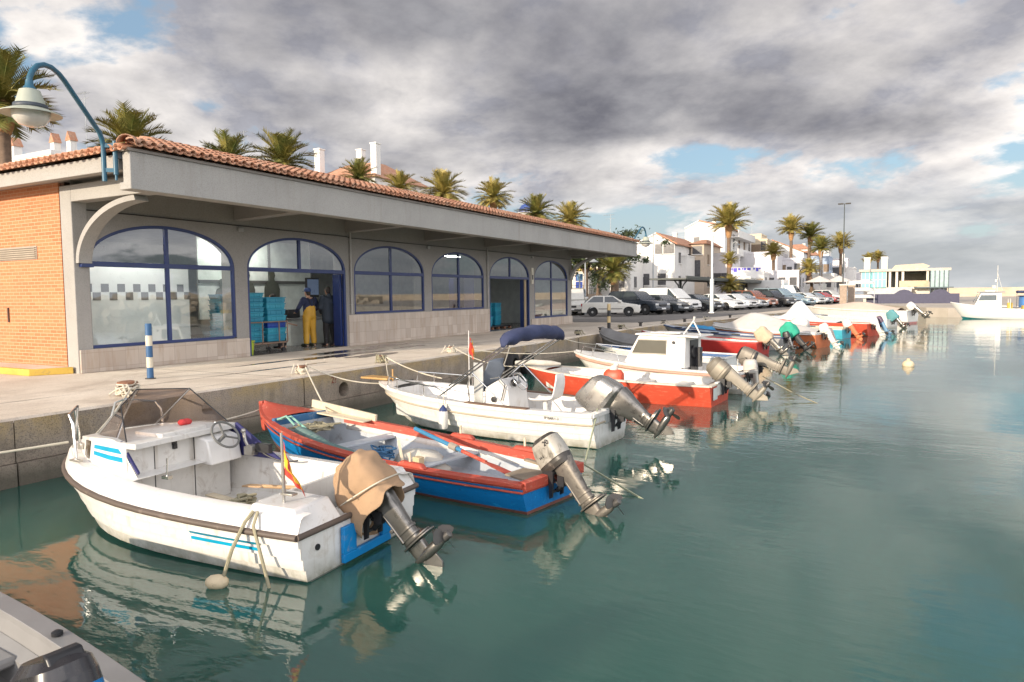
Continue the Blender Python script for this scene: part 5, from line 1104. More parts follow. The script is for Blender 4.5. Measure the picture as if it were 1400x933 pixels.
B17, hh = mini('tarped_skiff', 'narrow skiff under a bright blue tarpaulin close to the quay wall', (-6.5, 36.0), (-9.2, 36.6), .62, .5, .7, [GELD, BOOT], [1, 0, 0, 0, 0, 0], GELD, GREYIN, thw=0)
tent(hh, B17, mat('blue_tarp', (.03, .24, .48), .6), lambda t: .16, 'bright blue tarpaulin over the narrow skiff', seed=18)
# ================= B0: foreground boat seen from above at the lower left
h = Hull(4.3, .52, .63, .50, .70, rake=.8, dr=.22, pw=2.4, q=.7, sec=WLAP)
GI = mat('grey_white_liner', (.23, .225, .22), .45, var=.08, dirt=(.22, .2, .19), damt=.25, ds=3)
B0 = boat('skiff', 'grey-white open skiff cut by the corner, black motor with a blue stripe', (-3.08, 1.56), (-7.4, 1.84), 'boat')
hull_mesh(h, B0, [GI, BOOT], [1]+[0]*10); cap_rail(h, B0, GI, w=.10, hgt=.045); liner(h, B0, GI, zf=.16, w=.10, ta=.05, tb=.84, taper=.84); deck(h, B0, GI, .84, .995, w=.03, dz=.02)
b = MB()
for sd in (1, -1):
    rows = []
    for i in range(15):
        t = .06+.7*i/14; y = h.half(t)-.11; x = h.X(t, 1); z = h.sheer(t); rows.append([(x, sd*(y*.99), z-.1), (x, sd*(y*.92), z-.12), (x, sd*(y*.86), z-.14), (x, sd*(y*.86), z-.30)])
    b.grid(rows)
b.build('side_bench', GI, B0, sharp=30, bevel=0)
b = MB(); b.box((1.35, -.46, .34), (1.75, .46, .40)); b.box((.5, -.35, .17), (.9, .30, .30)); b.build('thwart', GI, B0, bevel=.02)
b = MB(); b.lathe([(.03, 0), (.03, .02), (.012, .03)], (1.1, -(h.half(.25)-.05), h.sheer(.25)+.03), 12); b.build('rowlock_socket', BLK, B0)
BC = mat('black_cowl', (.022, .02, .022), .28, var=.2, dirt=(.10, .085, .07), damt=.3, ds=9, coat=.3)
COWL_B0 = [(.0, .12, .19, -.14, 3, 0), (.05, .135, .21, -.13, 3, 0), (.10, .14, .215, -.13, 3, 0), (.20, .14, .212, -.13, 3.1, 0), (.245, .138, .208, -.135, 3.1, 0), (.30, .133, .20, -.14, 3.2, .02), (.36, .12, .185, -.15, 3, .05), (.40, .085, .14, -.16, 2.6, .1)]
lo, Mx = outboard(B0, (-.05, -.02, .54), 24, 1.0, COWL_B0, [BC, mat('blue_cowl_stripe', (.0, .16, .42), .35)], band=(3,), leg=BLK)
b = MB(); b.M = Mx; b.bar((.0, 0, .02), (.40, .02, .10), .05, .055); b.cyl((.40, .02, .10), (.52, .02, .12), .022); b.build('tiller', BLK, lo, bevel=.006); b = MB(); b.M = Mx; b.prism([(-.36, .14), (-.30, .40), (-.26, .42), (-.28, .30), (-.31, .12)], -.07, .07); b.build('carry_handle', BLK, lo, bevel=.01)
t_ = text('lettering', '9.9', mat('pale_red_letter', (.6, .2, .15), .5), lo, (0, 0, 0), (0, 0, 0), .05, .002); t_.matrix_local = Mx @ Matrix.Translation((.0, -.1365, .26)) @ Matrix.Rotation(radians(90), 4, 'X')
# ================= far fishing boat and what lies beside it
def fishing(label, o, tip, grp=None):
    r = boat('fishing_boat', label, o, tip, 'fishing boat', grp); L = 9.2
    hh = Hull(L, 1.2, 1.45, .95, 1.75, rake=1.5, dr=.4, pw=2.6, q=.7, sec=[(0, 0), (.55, .12), (.80, .26), (.85, .30), (.92, .55), (.97, .8), (1, 1)])
    W_ = mat('white_hull_paint', (.72, .71, .69), .4, var=.04); hull_mesh(hh, r, [W_, mat('teal_boot', (.02, .22, .24), .5)], [1, 1, 0, 0, 0, 0]); cap_rail(hh, r, W_, w=.12, hgt=.08); liner(hh, r, W_, zf=.5, w=.12, ta=.03, tb=.62, taper=.95); deck(hh, r, W_, .62, .995, dz=.0)
    b = MB(); b.loft([[(4.2, .85, .9), (4.2, -.85, .9), (6.9, -.8, 1.2), (6.9, .8, 1.2)], [(4.2, .8, 2.75), (4.2, -.8, 2.75), (6.2, -.72, 2.8), (6.2, .72, 2.8)]]); b.build('wheelhouse', W_, r, bevel=.04)
    b = MB(); b.box((3.9, -.92, 2.76), (6.5, .92, 2.86)); b.build('roof', mat('grey_roof_edge', (.25, .26, .3), .5), r, bevel=.02); b = MB(); b.box((4.8, -.4, 2.87), (5.8, .4, 3.02)); b.build('raft_case', W_, r, bevel=.03)
    b = MB(); b.add([(6.93, .66, 1.75), (6.93, -.66, 1.75), (6.5, -.62, 2.6), (6.5, .62, 2.6)], [(0, 1, 2, 3)])
    for sd in (.86, -.86): b.add([(4.7, sd*.985, 1.95), (6.45, sd*.965, 1.95), (6.2, sd*.93, 2.5), (4.7, sd*.945, 2.5)], [(0, 1, 2, 3)])
    b.build('window', mat('tinted_window', (.10, .12, .13), .1), r, sharp=0, sol=.02)
    b = MB(); b.tube([(4.6, 0, 2.86), (4.6, 0, 5.6)], [.05, .03]); b.tube([(4.6, -.4, 4.2), (4.6, .4, 4.2)], .03); b.cyl((4.9, 0, 3.2), (4.9, 0, 3.5), .25); b.tube([(4.6, 0, 4.8), (4.1, 0, 3.0)], .02); b.cbox((4.75, .1, 4.0), (.2, .2, .25)); b.build('mast', GELD, r)
    b = MB(); b.cbox((1.6, 0, .95), (1.2, 1.4, .9)); b.cbox((3.4, .6, 1.3), (.5, .5, .8)); b.build('net_box', mat('yellow_gear', (.5, .35, .06), .6), r, bevel=.03)
    b = MB(); b.tube([(.3, 1.0, 1.0), (.3, 1.0, 2.0), (.3, -1.0, 2.0), (.3, -1.0, 1.0)], .035); b.tube([(3.4, 1.2, 1.0), (3.4, 1.2, 2.1), (3.4, -1.2, 2.1), (3.4, -1.2, 1.0)], .035); b.build('gantry', GELD, r)
    return r
FB = fishing('white fishing boat with wheelhouse and mast lying off the mole', (11.2, 71.3), (4.4, 71.6)); FB.scale = (.72, .85, .80)
for sc_, (o_, t_) in enumerate((((34, 52), (34.5, 61)), ((37, 66), (36, 75.5)))):
    c = copy_tree(FB); c.location = (*o_, 0); d = Vector(t_)-Vector(o_); c.rotation_euler = (0, 0, atan2(d.y, d.x)); c['label'] = ('white fishing boat across the basin, mirrored in the arched windows', 'second white fishing boat across the basin mirrored in the last window')[sc_]
sb = boat('bimini_boat', 'white boat with a folded navy canopy behind the fishing boat stern', (12.5, 78.5), (8.6, 79.0)); hh = Hull(3.95, .9, 1.05, .8, 1.0); hull_mesh(hh, sb, [GEL, BOOT], [1]+[0]*6); cap_rail(hh, sb, GEL); liner(hh, sb, GELD, zf=.3)
b = MB(); b.box((.8, -.9, 2.1), (2.4, .9, 2.35)); b.build('canopy', NAVY, sb, bevel=.1); b = MB(); [b.tube([(x_, y_, .8), (x_, y_, 2.1)], .03) for x_ in (.9, 2.3) for y_ in (-.85, .85)]; b.build('post', CHROME, sb)
bx = thing('blue_tank', 'blue covered crate stack on the mole at the right edge', 'crate', (11.2, 77.4, Q-.05)); b = MB(); b.loft([rr(.8, 1.0, 0), rr(.8, 1.0, .9), rr(.72, .9, .95)]); b.build('body', mat('mid_blue_plastic', (.08, .22, .5), .5), bx, bevel=.03); b = MB(); b.loft([rr(.85, 1.05, .951), rr(.85, 1.05, 1.05)]); b.build('lid', NAVYP, bx)
# ================= quay furniture
ST_B, ST_C = mat('bollard_blue', (.03, .10, .22), .5, dirt=(.2, .22, .22), damt=.3), mat('bollard_cream', (.60, .54, .42), .6, dirt=(.35, .26, .18), damt=.4)
def post(label, x, y, r, bands, m1, m2):
    p = thing('bollard_post', label, 'bollard', (x, y, Q)); z = 0
    for k, hgt in enumerate(bands):
        b = MB(); b.lathe([(r, z+.001), (r, z+hgt)]+([(r*.8, z+hgt+.012)] if k == len(bands)-1 else []), n=18); b.build('band', (m1, m2)[k % 2], p); z += hgt
    b = MB(); b.lathe([(r*1.6, 0), (r*1.6, .015), (r*1.05, .02)], n=18); b.build('base_plate', mat('dark_iron', (.05, .045, .04), .7), p)
post('blue and cream banded steel post standing before the first window', -12.6, 8.62, .06, (.22, .2, .22, .2, .22), ST_B, ST_C)
post('black and yellow banded post at the far end of the fish hall', -10.9, 29.3, .075, (.28, .28, .26, .28), BLK, mat('bollard_yellow', (.55, .42, .22), .6))
RB = mat('rust_brown', (.2, .09, .05), .8)
MB_ = []
def mushroom(label, x, y, ropes, s=1., dark=False):
    p = thing('mooring_bollard', label, 'mooring bollard', (x, y, Q), random.random()*6, 'mooring bollards on the quay edge')
    b = MB(); b.lathe([(.12*s, 0), (.115*s, .16*s), (.10*s, .22*s), (.19*s, .25*s), (.19*s, .29*s), (.10*s, .31*s)], n=16); b.build('bollard', mat('dark_iron', (.05, .045, .04), .7) if dark else mat('rusty_iron', (.24, .11, .06), .8, var=.3, dirt=(.08, .05, .04)), p)
    if ropes:
        b = MB()
        for k in range(ropes): z0 = .03+.17*random.random(); r_ = (.15+.06*random.random())*s; z0 *= 1.35; b.tube([((r_+jit(.02))*cos(t), (r_+jit(.02))*sin(t), z0*s+jit(.03)) for t in (2*pi*i/14 for i in range(14))], .017, 5, closed=True)
        for k in range(3): a = random.random()*6; b.tube([(.15*cos(a), .15*sin(a), .2), (.22*cos(a+.3), .22*sin(a+.3), .08), (.3*cos(a+.5), .3*sin(a+.5), .015)], .015, 5)
        b.build('rope_turns', [ROPEB, ROPE][random.random() > .5], p)
    MB_.append(p); return p
mushroom('rusty mushroom bollard wound with rope beside the banded blue post', -10.75, 6.95, 8, .78)
LB = ['squat bollard bundled in pale rope above the wall number', 'bollard wound with red-white rope beside the console boat bow', 'bollard under pale rope between the console boat and the tyres']
for k, (x, y) in enumerate(((-10.45, 10.45), (-10.45, 13.0), (-10.42, 15.9))): mushroom(LB[k], x, y, 14, .55)
ot = ['nearest the black and yellow post', 'before the parked old hatchback', 'next along beyond the hanging orange float', 'behind the grey tarp-covered dinghy', 'by the bright blue tarpaulin', 'above the peaked grey boat cover', 'beyond the peaked grey boat cover', 'before the blue rowing boat', 'near the tented red boat', 'by the teal dinghy bow']
for k, y in enumerate((22.3, 24.6, 27.0, 29.4, 32.2, 34.8, 37.4, 40.5, 44.5, 49.5)): mushroom('dark iron bollard on the quay edge '+ot[k], EX(y)-.3, y, 3 if k % 2 else 0, .62, True)
of = thing('orange_float', 'orange-yellow float hanging on the quay wall behind the cabin boat', 'buoy', (-9.95, 26.6, .62)); b = MB(); b.ball((0, 0, 0), (.16, .17, .2)); b.cyl((0, 0, .18), (0, 0, .26), .04); b.build('body', mat('orange_yellow_float', (.65, .32, .02), .5), of)
b = MB(); b.tube([(0, 0, .24), (-.2, 0, .33), (-.4, .1, .34)], .012); b.build('lanyard', ROPE, of)
TYR = mat('tyre_rubber', (.018, .017, .017), .75, bmp=.3, bs=40)
for k, (y, z) in enumerate(((18.55, .34), (19.55, .26))):
    ty = thing('tyre_fender', ('black tyre fender hanging nearer the console boat', 'black tyre fender hanging behind the red boat bow')[k], 'tyre', (E0+.14, y, z), radians(6)); b = MB()
    b.loft([[(w_, r_*cos(t), r_*sin(t)) for t in (2*pi*q_/28 for q_ in range(28))] for r_, w_ in ((.22, -.09), (.33, -.105), (.38, -.08), (.39, 0), (.38, .08), (.33, .105), (.22, .09), (.20, 0))], wrap=True); b.build('casing', TYR, ty)
    b = MB(); b.tube([(-.05, 0, .36), (-.1, .02, .52), (-.25, .03, .58)], .012); b.build('hanging_rope', ROPEB, ty)
ld = MB(); ld.cyl((E0+.06, 13.55, .42), (E0+.06, 13.55, -.2), .022); ld.cyl((E0+.02, 13.5, .40), (E0+.10, 13.6, .43), .04); tag(ld.build('iron_ring_pin', mat('dark_iron', (.05, .045, .04), .7)), 'dark iron pin fixed to the quay wall behind the wooden boat', 'iron pin')
by = thing('float_buoy', 'round cream mooring buoy floating alone in the open basin', 'buoy', (.56, 26.1, .05)); b = MB(); b.ball((0, 0, 0), (.18, .18, .15)); b.lathe([(.05, .13), (.05, .2)], n=10); b.build('body', mat('cream_float', (.62, .50, .33), .7), by)
# mooring lines
K = [m_.location+Vector((.1, 0, .14)) for m_ in MB_]
bow = lambda r, L, z: L2W(r, (L, 0, z))
for lab, a, c, d in (('pale line from the wall bollard to the left out of the frame', L2W(B1, (4.0, .25, .80)), (-10.0, 1.5, .75), .05), ('thin pale line across the white boat windshield to the wooden boat', L2W(B1, (3.6, -.5, .82)), L2W(B2, (5.9, 0, .60)), .06), ('line from rusty bollard to the white boat foredeck', K[0], L2W(B1, (3.95, 0, .8)), .04),
    ('pale line hanging from the rope-bundled bollard to the wooden boat bow', K[1], L2W(B2, (4.7, -.35, .58)), .02), ('pale slack line along the wall to the console boat bow', K[1]+Vector((0, .1, 0)), bow(B3, 4.95, .70), .10), ('pale line from the red-white bollard over the console boat bow rail', K[2], L2W(B3, (3.9, -.55, .80)), .06), ('second thin line from the red-white bollard to the console boat', K[2], L2W(B3, (4.6, .2, .78)), .1),
    ('long slack line from bollard to the orange-red boat bow', K[3], bow(B4, 4.9, .62), .18), ('line from the bollard behind the bimini to the cabin boat bow', K[3]+Vector((0, .2, 0)), bow(B5, 4.95, .82), .12), ('line from the tyres to the console boat seat', (E0, 18.6, .85), L2W(B3, (2.9, -.8, .65)), .15),
    ('bow line of the dinghy with blue seats', K[4], bow(B6, 4.6, .7), .1), ('bow line of the deep-red boat', K[7], bow(B7, 5.2, .8), .06), ('bow line of the navy-padded boat', K[8], bow(B8, 5.6, .95), .04), ('bow line of the peaked covered boat', K[9], bow(B9, 6.8, .85), .05), ('bow line of the turquoise boat', K[11], bow(B10, 5.5, .8), .15), ('bow line of the tented red boat', K[12], bow(B11, 7.2, 1.0), .15)):
    rope('mooring_line', lab, sag(a, c, d), .011 if 'thin' in lab else .014)
rope('stern_line', 'green and tan line from the console boat stern into the water', [L2W(B3, (.1, .3, .6)), L2W(B3, (-.02, .62, .5)), L2W(B3, (-.6, 2.2, .18)), (-2.45, 7.95, -.03)], .013, mat('green_tan_rope', (.34, .36, .24), .9))
rope('stern_line', 'dark line running slack from the cabin boat motor into the water', [L2W(B5, (-.3, 0, .4)), (-1.9, 17.2, .12), (-1.3, 16.6, -.02)], .012, ROPEB)
# ================= swan-neck lamps at the fish hall corners
LTEAL = mat('lamp_teal', (.02, .10, .16), .4, dirt=(.05, .14, .18), damt=.3); LGRN = mat('lamp_sage', (.36, .38, .31), .45, var=.08); OPAL = mat('opal_glass', (.60, .57, .52), .12, coat=.5); LDK = mat('lamp_band', (.05, .06, .075), .5)
def swan(label, base, rz=0.):
    """base: middle of the upright tube; the arm bows out along local +x"""
    l = thing('street_lamp', label, 'street lamp', base, rz)
    b = MB(); P = [(0, -.42), (0, 0), (0, .22), (.03, .33), (.10, .43)]+[(.10+.95*k/6, .43+.62*k/6) for k in range(1, 7)]+[(1.2, 1.125), (1.38, 1.165), (1.56, 1.15), (1.73, 1.08), (1.86, .96), (1.93, .84), (1.94, .70)]
    b.tube([(x, 0, z) for x, z in P], .042, 10); b.build('arm', LTEAL, l, sharp=60)
    b = MB(); b.cyl((-.02, .20, -.30), (-.02, .20, .30), .042)
    for z in (-.22, .22): b.bar((0, 0, z), (-.02, .2, z), .05, .07)
    b.cyl((-.02, .2, -.30), (-.02, .2, -.4), .022); b.build('bracket', LTEAL, l)
    b = MB(); b.bar((-.02, .2, .08), (-.22, .42, .02), .05, .13); b.build('wall_arm', LDK, l)
    x = 1.94; b = MB(); b.lathe([(.05, .80), (.06, .72), (.10, .66)], (x, 0, 0), 20); b.build('collar', LTEAL, l)
    b = MB(); b.lathe([(.09, .665), (.14, .645), (.215, .40), (.23, .37), (.26, .36), (.41, .295), (.415, .28), (.26, .325)], (x, 0, 0), 32); sh = b.build('shade', LGRN, l, sharp=30)
    b = MB(); b.lathe([(.232, .366), (.222, .43)], (x, 0, 0), 32, caps=False); b.build('band', LDK, sh, sol=.012)
    b = MB(); b.lathe([(.26, .315), (.245, .22), (.17, .13), (.03, .09)], (x, 0, 0), 24); b.build('globe', OPAL, l, sharp=60)
    return l
swan('teal swan-neck lamp with a pale bell shade at the brick corner of the fish hall', (-12.6, 7.9, 5.0), atan2(-1.7, .94))
swan('small teal swan-neck lamp at the far end of the fish hall roof', (-12.4, 37.2, 5.0), radians(88))
# ================= parked vehicles
CGL = mat('car_glass', (.035, .045, .05), .06, var=.2, coat=.3); TYRE = mat('car_tyre', (.02, .02, .02), .8); RIM = mat('wheel_rim', (.42, .42, .41), .35, .7)
HEADL = mat('headlamp_glass', (.6, .6, .58), .12, coat=.5); TAIL = mat('tail_red', (.4, .02, .02), .25); PLATE = mat('number_plate_white', (.7, .7, .68), .5); TRIM = mat('black_trim', (.03, .03, .032), .55)
def paint(n, c, metal=.0): return mat('car_paint_'+n, c, .25, metal, var=.03, coat=.6)
CP = dict(white=paint('white', (.68, .68, .66)), cream=paint('cream', (.60, .58, .52)), black=paint('black', (.02, .022, .026), .2), grey=paint('grey', (.055, .065, .075), .4), dark=paint('dark_blue', (.03, .04, .055), .3), silver=paint('silver', (.42, .44, .46), .6), pale=paint('pale_blue', (.34, .45, .50), .4), red=paint('red', (.42, .03, .02)), copper=paint('copper', (.30, .10, .05), .3))
# side profiles: body outline, greenhouse outline (x from rear 0 to front L, z)
KINDS_ = {
 'hatch': (4.0, 1.66, [(0, .35), (0.02, .62), (.10, .92), (1.0, .97), (2.75, .95), (3.75, .80), (3.95, .70), (4.0, .42), (3.9, .28), (.1, .26)], [(.25, .93), (.72, 1.36), (.95, 1.42), (1.95, 1.42), (2.2, 1.37), (2.85, .94)], .30),
 'saloon': (4.6, 1.80, [(0, .38), (.03, .70), (.15, .95), (1.0, 1.0), (3.1, .97), (4.2, .82), (4.52, .68), (4.6, .42), (4.5, .24), (.1, .24)], [(.45, .98), (1.35, 1.38), (1.7, 1.44), (2.3, 1.43), (2.6, 1.38), (3.3, .96)], .33),
 'suv': (4.7, 1.88, [(0, .42), (.03, .80), (.08, 1.05), (1.0, 1.10), (3.2, 1.08), (4.3, .98), (4.62, .85), (4.7, .48), (4.6, .32), (.1, .32)], [(.12, 1.06), (.45, 1.62), (.7, 1.72), (2.4, 1.72), (2.7, 1.66), (3.4, 1.07)], .38),
 'van': (4.9, 1.95, [(0, .40), (.0, .9), (.02, 1.15), (1.0, 1.18), (3.6, 1.16), (4.6, .98), (4.85, .80), (4.9, .45), (4.8, .28), (.1, .28)], [(.02, 1.15), (.08, 1.82), (.25, 1.95), (2.8, 1.95), (3.1, 1.88), (3.95, 1.14)], .34),
}
PROTO = {}
def car_proto(kind, pk, panel=False, label='x'):
    L, Wd, body, gh, wr = KINDS_[kind]; P = CP[pk]
    r = thing('parked_'+{'hatch': 'hatchback', 'saloon': 'car', 'suv': 'suv', 'van': 'van'}[kind], label, {'suv': 'SUV', 'van': 'van'}.get(kind, 'car'), (0, 0, 0), 0, 'vehicles parked by the quay'); hw = Wd/2
    wx = (L*.19, L*.80)
    top = body[1:-1]; lo_z = body[-1][1]
    ol = [(body[0])]+top[:-1]+[body[-3] if 0 else top[-1]]
    # outline with wheel arches along the sill
    sill = [(L*.98, lo_z)]
    for x in wx[::-1]:
        R_ = wr+.07; a0 = math.acos(max(-1, min(1, (lo_z-wr)/R_))) if abs(lo_z-wr) < R_ else pi/2
        sill += [(x+R_*sin(a), wr+R_*cos(a)) for a in [a0-2*a0*k/10 for k in range(11)]]
    sill += [(L*.02, lo_z)]
    out = [(x, z) for x, z in body[:-2]]+sill
    b = MB(); rings = []
    def ins(p, d): x, z = p; return (min(max(x, .0+d*1.2), L-d*1.5) if True else x, z-(d*.5 if z > .75 else 0))
    for y, d in ((-hw+.10, .10), (-hw+.03, .03), (-hw, 0), (-hw+.0, 0), (hw, 0), (hw-.03, .03), (hw-.10, .10)):
        rings.append([(x, y, z) for x, z in (ins(p, 0 if abs(y) == hw else 0) for p in out)])
    rr_ = []
    for y, d in ((-hw, .06), (-hw+.05, 0), (hw-.05, 0), (hw, .06)): rr_.append([(min(max(x, d*1.0), L-d*2.2), y, z-(d*.35 if z > .7 else 0)) for x, z in out])
    b.loft(rr_); bo = b.build('body', P, r, sharp=32, bevel=.02)
    g = MB(); n = len(gh); ti = .16 if kind != 'van' else .10
    def gy(z): f = (z-gh[0][1])/(gh[2][1]-gh[0][1]); return hw-.05-ti*f
    g.loft([[(x, -gy(z), z) for x, z in gh], [(x, gy(z), z) for x, z in gh]]); g.build('cabin', P, r, sharp=32, bevel=.025)
    z0, zt = gh[0][1]+.04, gh[2][1]-.07
    def xr(z):
        (x1, z1), (x2, z2) = gh[0], gh[1]; return x1+(x2-x1)*min(1, (z-z1)/(z2-z1))
    def xf(z):
        (x1, z1), (x2, z2) = gh[-1], gh[-2]; return x1+(x2-x1)*min(1, (z-z1)/(z2-z1))
    A, B = xr(z0)+.12, xf(z0)-.14; At, Bt = xr(zt)+.14, xf(zt)-.10; mid = (A+B)/2
    spans = [((A, At), (mid-.05, mid-.05)), ((mid+.05, mid+.05), (B, Bt))]
    if panel: m2 = B-.85; spans = [((m2, m2), (B, Bt))]
    for sd in (1, -1):
        for (a, at_), (c, ct_) in spans:
            w_ = MB(); w_.add([(a, sd*(gy(z0)+.006), z0), (c, sd*(gy(z0)+.006), z0), (ct_, sd*(gy(zt)+.006), zt), (at_, sd*(gy(zt)+.006), zt)], [(0, 1, 2, 3)]); w_.build('side_window', CGL, r, sharp=0, sol=.014)
    def scr(nm, p, q, nx):
        (x1, z1), (x2, z2) = p, q; w_ = MB(); f0, f1 = .08, .92; d = Vector((z2-z1, 0, -(x2-x1))).normalized()*(.008*nx)
        def pt(f, s_): z = z1+(z2-z1)*f; return Vector((x1+(x2-x1)*f, s_*(gy(z)-.07), z))+d
        w_.add([pt(f0, -1), pt(f0, 1), pt(f1, 1), pt(f1, -1)], [(0, 1, 2, 3)]); w_.build(nm, CGL, r, sharp=0, sol=.012)
    scr('windscreen', gh[-1], gh[-2], -1)
    if not panel: scr('rear_window', gh[0], gh[1], -1)
    for x in wx:
        for sd in (1, -1):
            w_ = MB(); y = sd*(hw-.13); w_.lathe([(wr*.62, -.09), (wr*.9, -.10), (wr, -.06), (wr, .06), (wr*.9, .10), (wr*.62, .09)], (x, y, wr), 22, axis='y'); wo = w_.build('wheel', TYRE, r)
            w_ = MB(); w_.lathe([(wr*.63, .085*sd), (wr*.55, .075*sd), (wr*.15, .095*sd), (.02, .10*sd)], (x, y, wr), 14, axis='y'); w_.build('rim', RIM, wo)
    zb = body[-3][1]
    for sd in (1, -1):
        w_ = MB(); w_.box((L-.30, sd*(hw-.23)-.17, zb+.20), (L-.02, sd*(hw-.23)+.17, zb+.34)); w_.build('headlight', HEADL, r, bevel=.03)
        w_ = MB(); w_.box((-.01, sd*(hw-.15)-.1, .68), (.12, sd*(hw-.15)+.1, .88)); w_.build('tail_light', TAIL, r, bevel=.02)
        w_ = MB(); w_.box((B-.12, sd*(hw+.06)-.09, z0-.02), (B+.02, sd*(hw+.06)+.09, z0+.13)); w_.build('mirror', P if pk != 'white' else TRIM, r, bevel=.03)
    w_ = MB(); w_.box((L-.12, -hw*.42, zb+.12), (L+.012, hw*.42, zb+.27)); w_.build('grille', TRIM, r, bevel=.01)
    for bx_ in (((L-.10, -hw*.86, .36), (L+.03, hw*.86, .46)), ((-.03, -hw*.86, .40), (.1, hw*.86, .52))): w_ = MB(); w_.box(*bx_); w_.build('bumper', TRIM if kind in ('hatch', 'van') else P, r, bevel=.02)
    w_ = MB(); w_.box((L+.031, -.26, .40), (L+.04, .26, .51)); w_.build('number_plate', PLATE, r)
    if kind in ('hatch',):
        w_ = MB(); [w_.box((wx[0]+.42, sd*hw-.012, .50), (wx[1]-.42, sd*hw+.012, .545)) for sd in (1, -1)]; w_.build('side_strip', TRIM, r)
    return r
def car(kind, pk, label, xfront, y, rz=0., panel=False):
    key = (kind, pk, panel)
    if key not in PROTO: r = PROTO[key] = car_proto(kind, pk, panel, label)
    else: r = copy_tree(PROTO[key]); r['label'] = label
    L = KINDS_[kind][0]; r.location = (xfront-L*cos(rz), y-L*sin(rz), Q+.006); r.rotation_euler = (0, 0, rz); return r
XF_ = -14.3
car('hatch', 'cream', 'old boxy white two-door hatchback, side on, first in the parking row', -15.0, 46.5, radians(18))
car('suv', 'dark', 'black off-roader parked beside the old white hatchback', -14.2, 49.2, radians(-18))
car('saloon', 'grey', 'dark grey car between the black off-roader and the white van', -13.3, 52.0, radians(-22))
car('van', 'white', 'white panel van standing taller than the cars round it', -13.4, 55.2, radians(-19), True)
car('saloon', 'grey', 'dark estate-like car right of the white panel van', -12.3, 58.6, radians(-20))
car('saloon', 'white', 'low white car whose nose is at the grey lamp column', -11.2, 62.0, radians(-24))
car('hatch', 'white', 'white small car beside the low white car', -10.7, 65.6, radians(-22))
car('saloon', 'silver', 'white-silver car left of the copper off-roader', -10.3, 69.0, radians(-20))
car('suv', 'copper', 'copper and black off-roader under the parking canopy', -10.0, 72.4, radians(-22))
car('suv', 'black', 'black car with its nose out beyond the copper off-roader', -8.6, 74.9, radians(-24))
car('van', 'pale', 'pale blue people carrier under the canopy end', -8.4, 78.6, radians(-24))
car('saloon', 'pale', 'light silver-blue car before the white box lorry', -7.4, 82.2, radians(-24))
car('saloon', 'white', 'white car between the lorry and the silver hatchback', -7.1, 91.2, radians(-26))
car('hatch', 'silver', 'silver hatchback left of the red car', -6.4, 94.4, radians(-24))
car('hatch', 'red', 'bright red hatchback near the end of the row', -5.8, 97.8, radians(-24))
car('suv', 'white', 'white car at the far end of the row by the tall lamp post', -5.0, 101.6, radians(-24))
car('van', 'cream', 'cream van with a flat front seen past the fish hall end wall', -20.2, 46.5, radians(-70))
car('van', 'silver', 'pale grey van with green-tinted glass behind the old hatchback', -20.6, 51.5, radians(-15))
car('hatch', 'black', 'black car parked in the back row under the trees', -27, 55, radians(10))
# upper street parked ones
for k, (x, y, pk, lb) in enumerate(((-34, 60, 'silver', 'silver car on the upper street under the dark tree'), (-34.5, 66, 'white', 'white car on the upper street by the low palm'))):
    c = car('hatch', pk, lb, x, y, radians(80)); c.location.z = 2.26
# box lorry and container
lr = thing('box_lorry', 'white box lorry with small round emblem seen behind the cars', 'lorry', (-16.6, 98.5, Q+.006), radians(-8))
b = MB(); b.box((0, -1.1, .75), (4.6, 1.1, 3.1)); b.build('cargo_box', CP['white'], lr, bevel=.04); b = MB(); b.loft([[(4.65, -1, .5), (4.65, 1, .5), (6.3, 1, .5), (6.3, -1, .5)], [(4.65, -1, 1.5), (4.65, 1, 1.5), (6.25, 1, 1.3), (6.25, -1, 1.3)], [(4.65, -.95, 2.4), (4.65, .95, 2.4), (5.7, .95, 2.4), (5.7, -.95, 2.4)]]); b.build('cab', CP['white'], lr, bevel=.05)
b = MB(); b.add([(6.27, -.9, 1.38), (6.27, .9, 1.38), (5.76, .9, 2.3), (5.76, -.9, 2.3)], [(0, 1, 2, 3)]); b.build('windscreen', CGL, lr, sol=.03)
for x in (1.0, 5.3):
    for sd in (-.95, .95): b = MB(); b.lathe([(.2, -.12), (.42, -.13), (.45, 0), (.42, .13), (.2, .12)], (x, sd, .45), 18, axis='y'); b.build('wheel', TYRE, lr)
b = MB(); b.tube([(2.6+.22*cos(t), -1.108, 2.0+.22*sin(t)) for t in (2*pi*k/20 for k in range(20))], .03, 5, closed=True); b.build('emblem', mat('emblem_grey', (.35, .33, .36), .5), lr)
cn_ = thing('cabin_container', 'white site cabin with two small windows behind the row of cars', 'cabin', (-14.0, 118, Q), radians(-8)); b = MB(); b.box((0, -1.2, .1), (5.2, 1.2, 2.7)); b.build('body', GELD, cn_, bevel=.03)
for x in (.8, 3.2): b = MB(); b.box((x, -1.21, 1.2), (x+.9, -1.18, 2.0)); b.build('window', mat('brown_blind', (.3, .25, .18), .5), cn_)
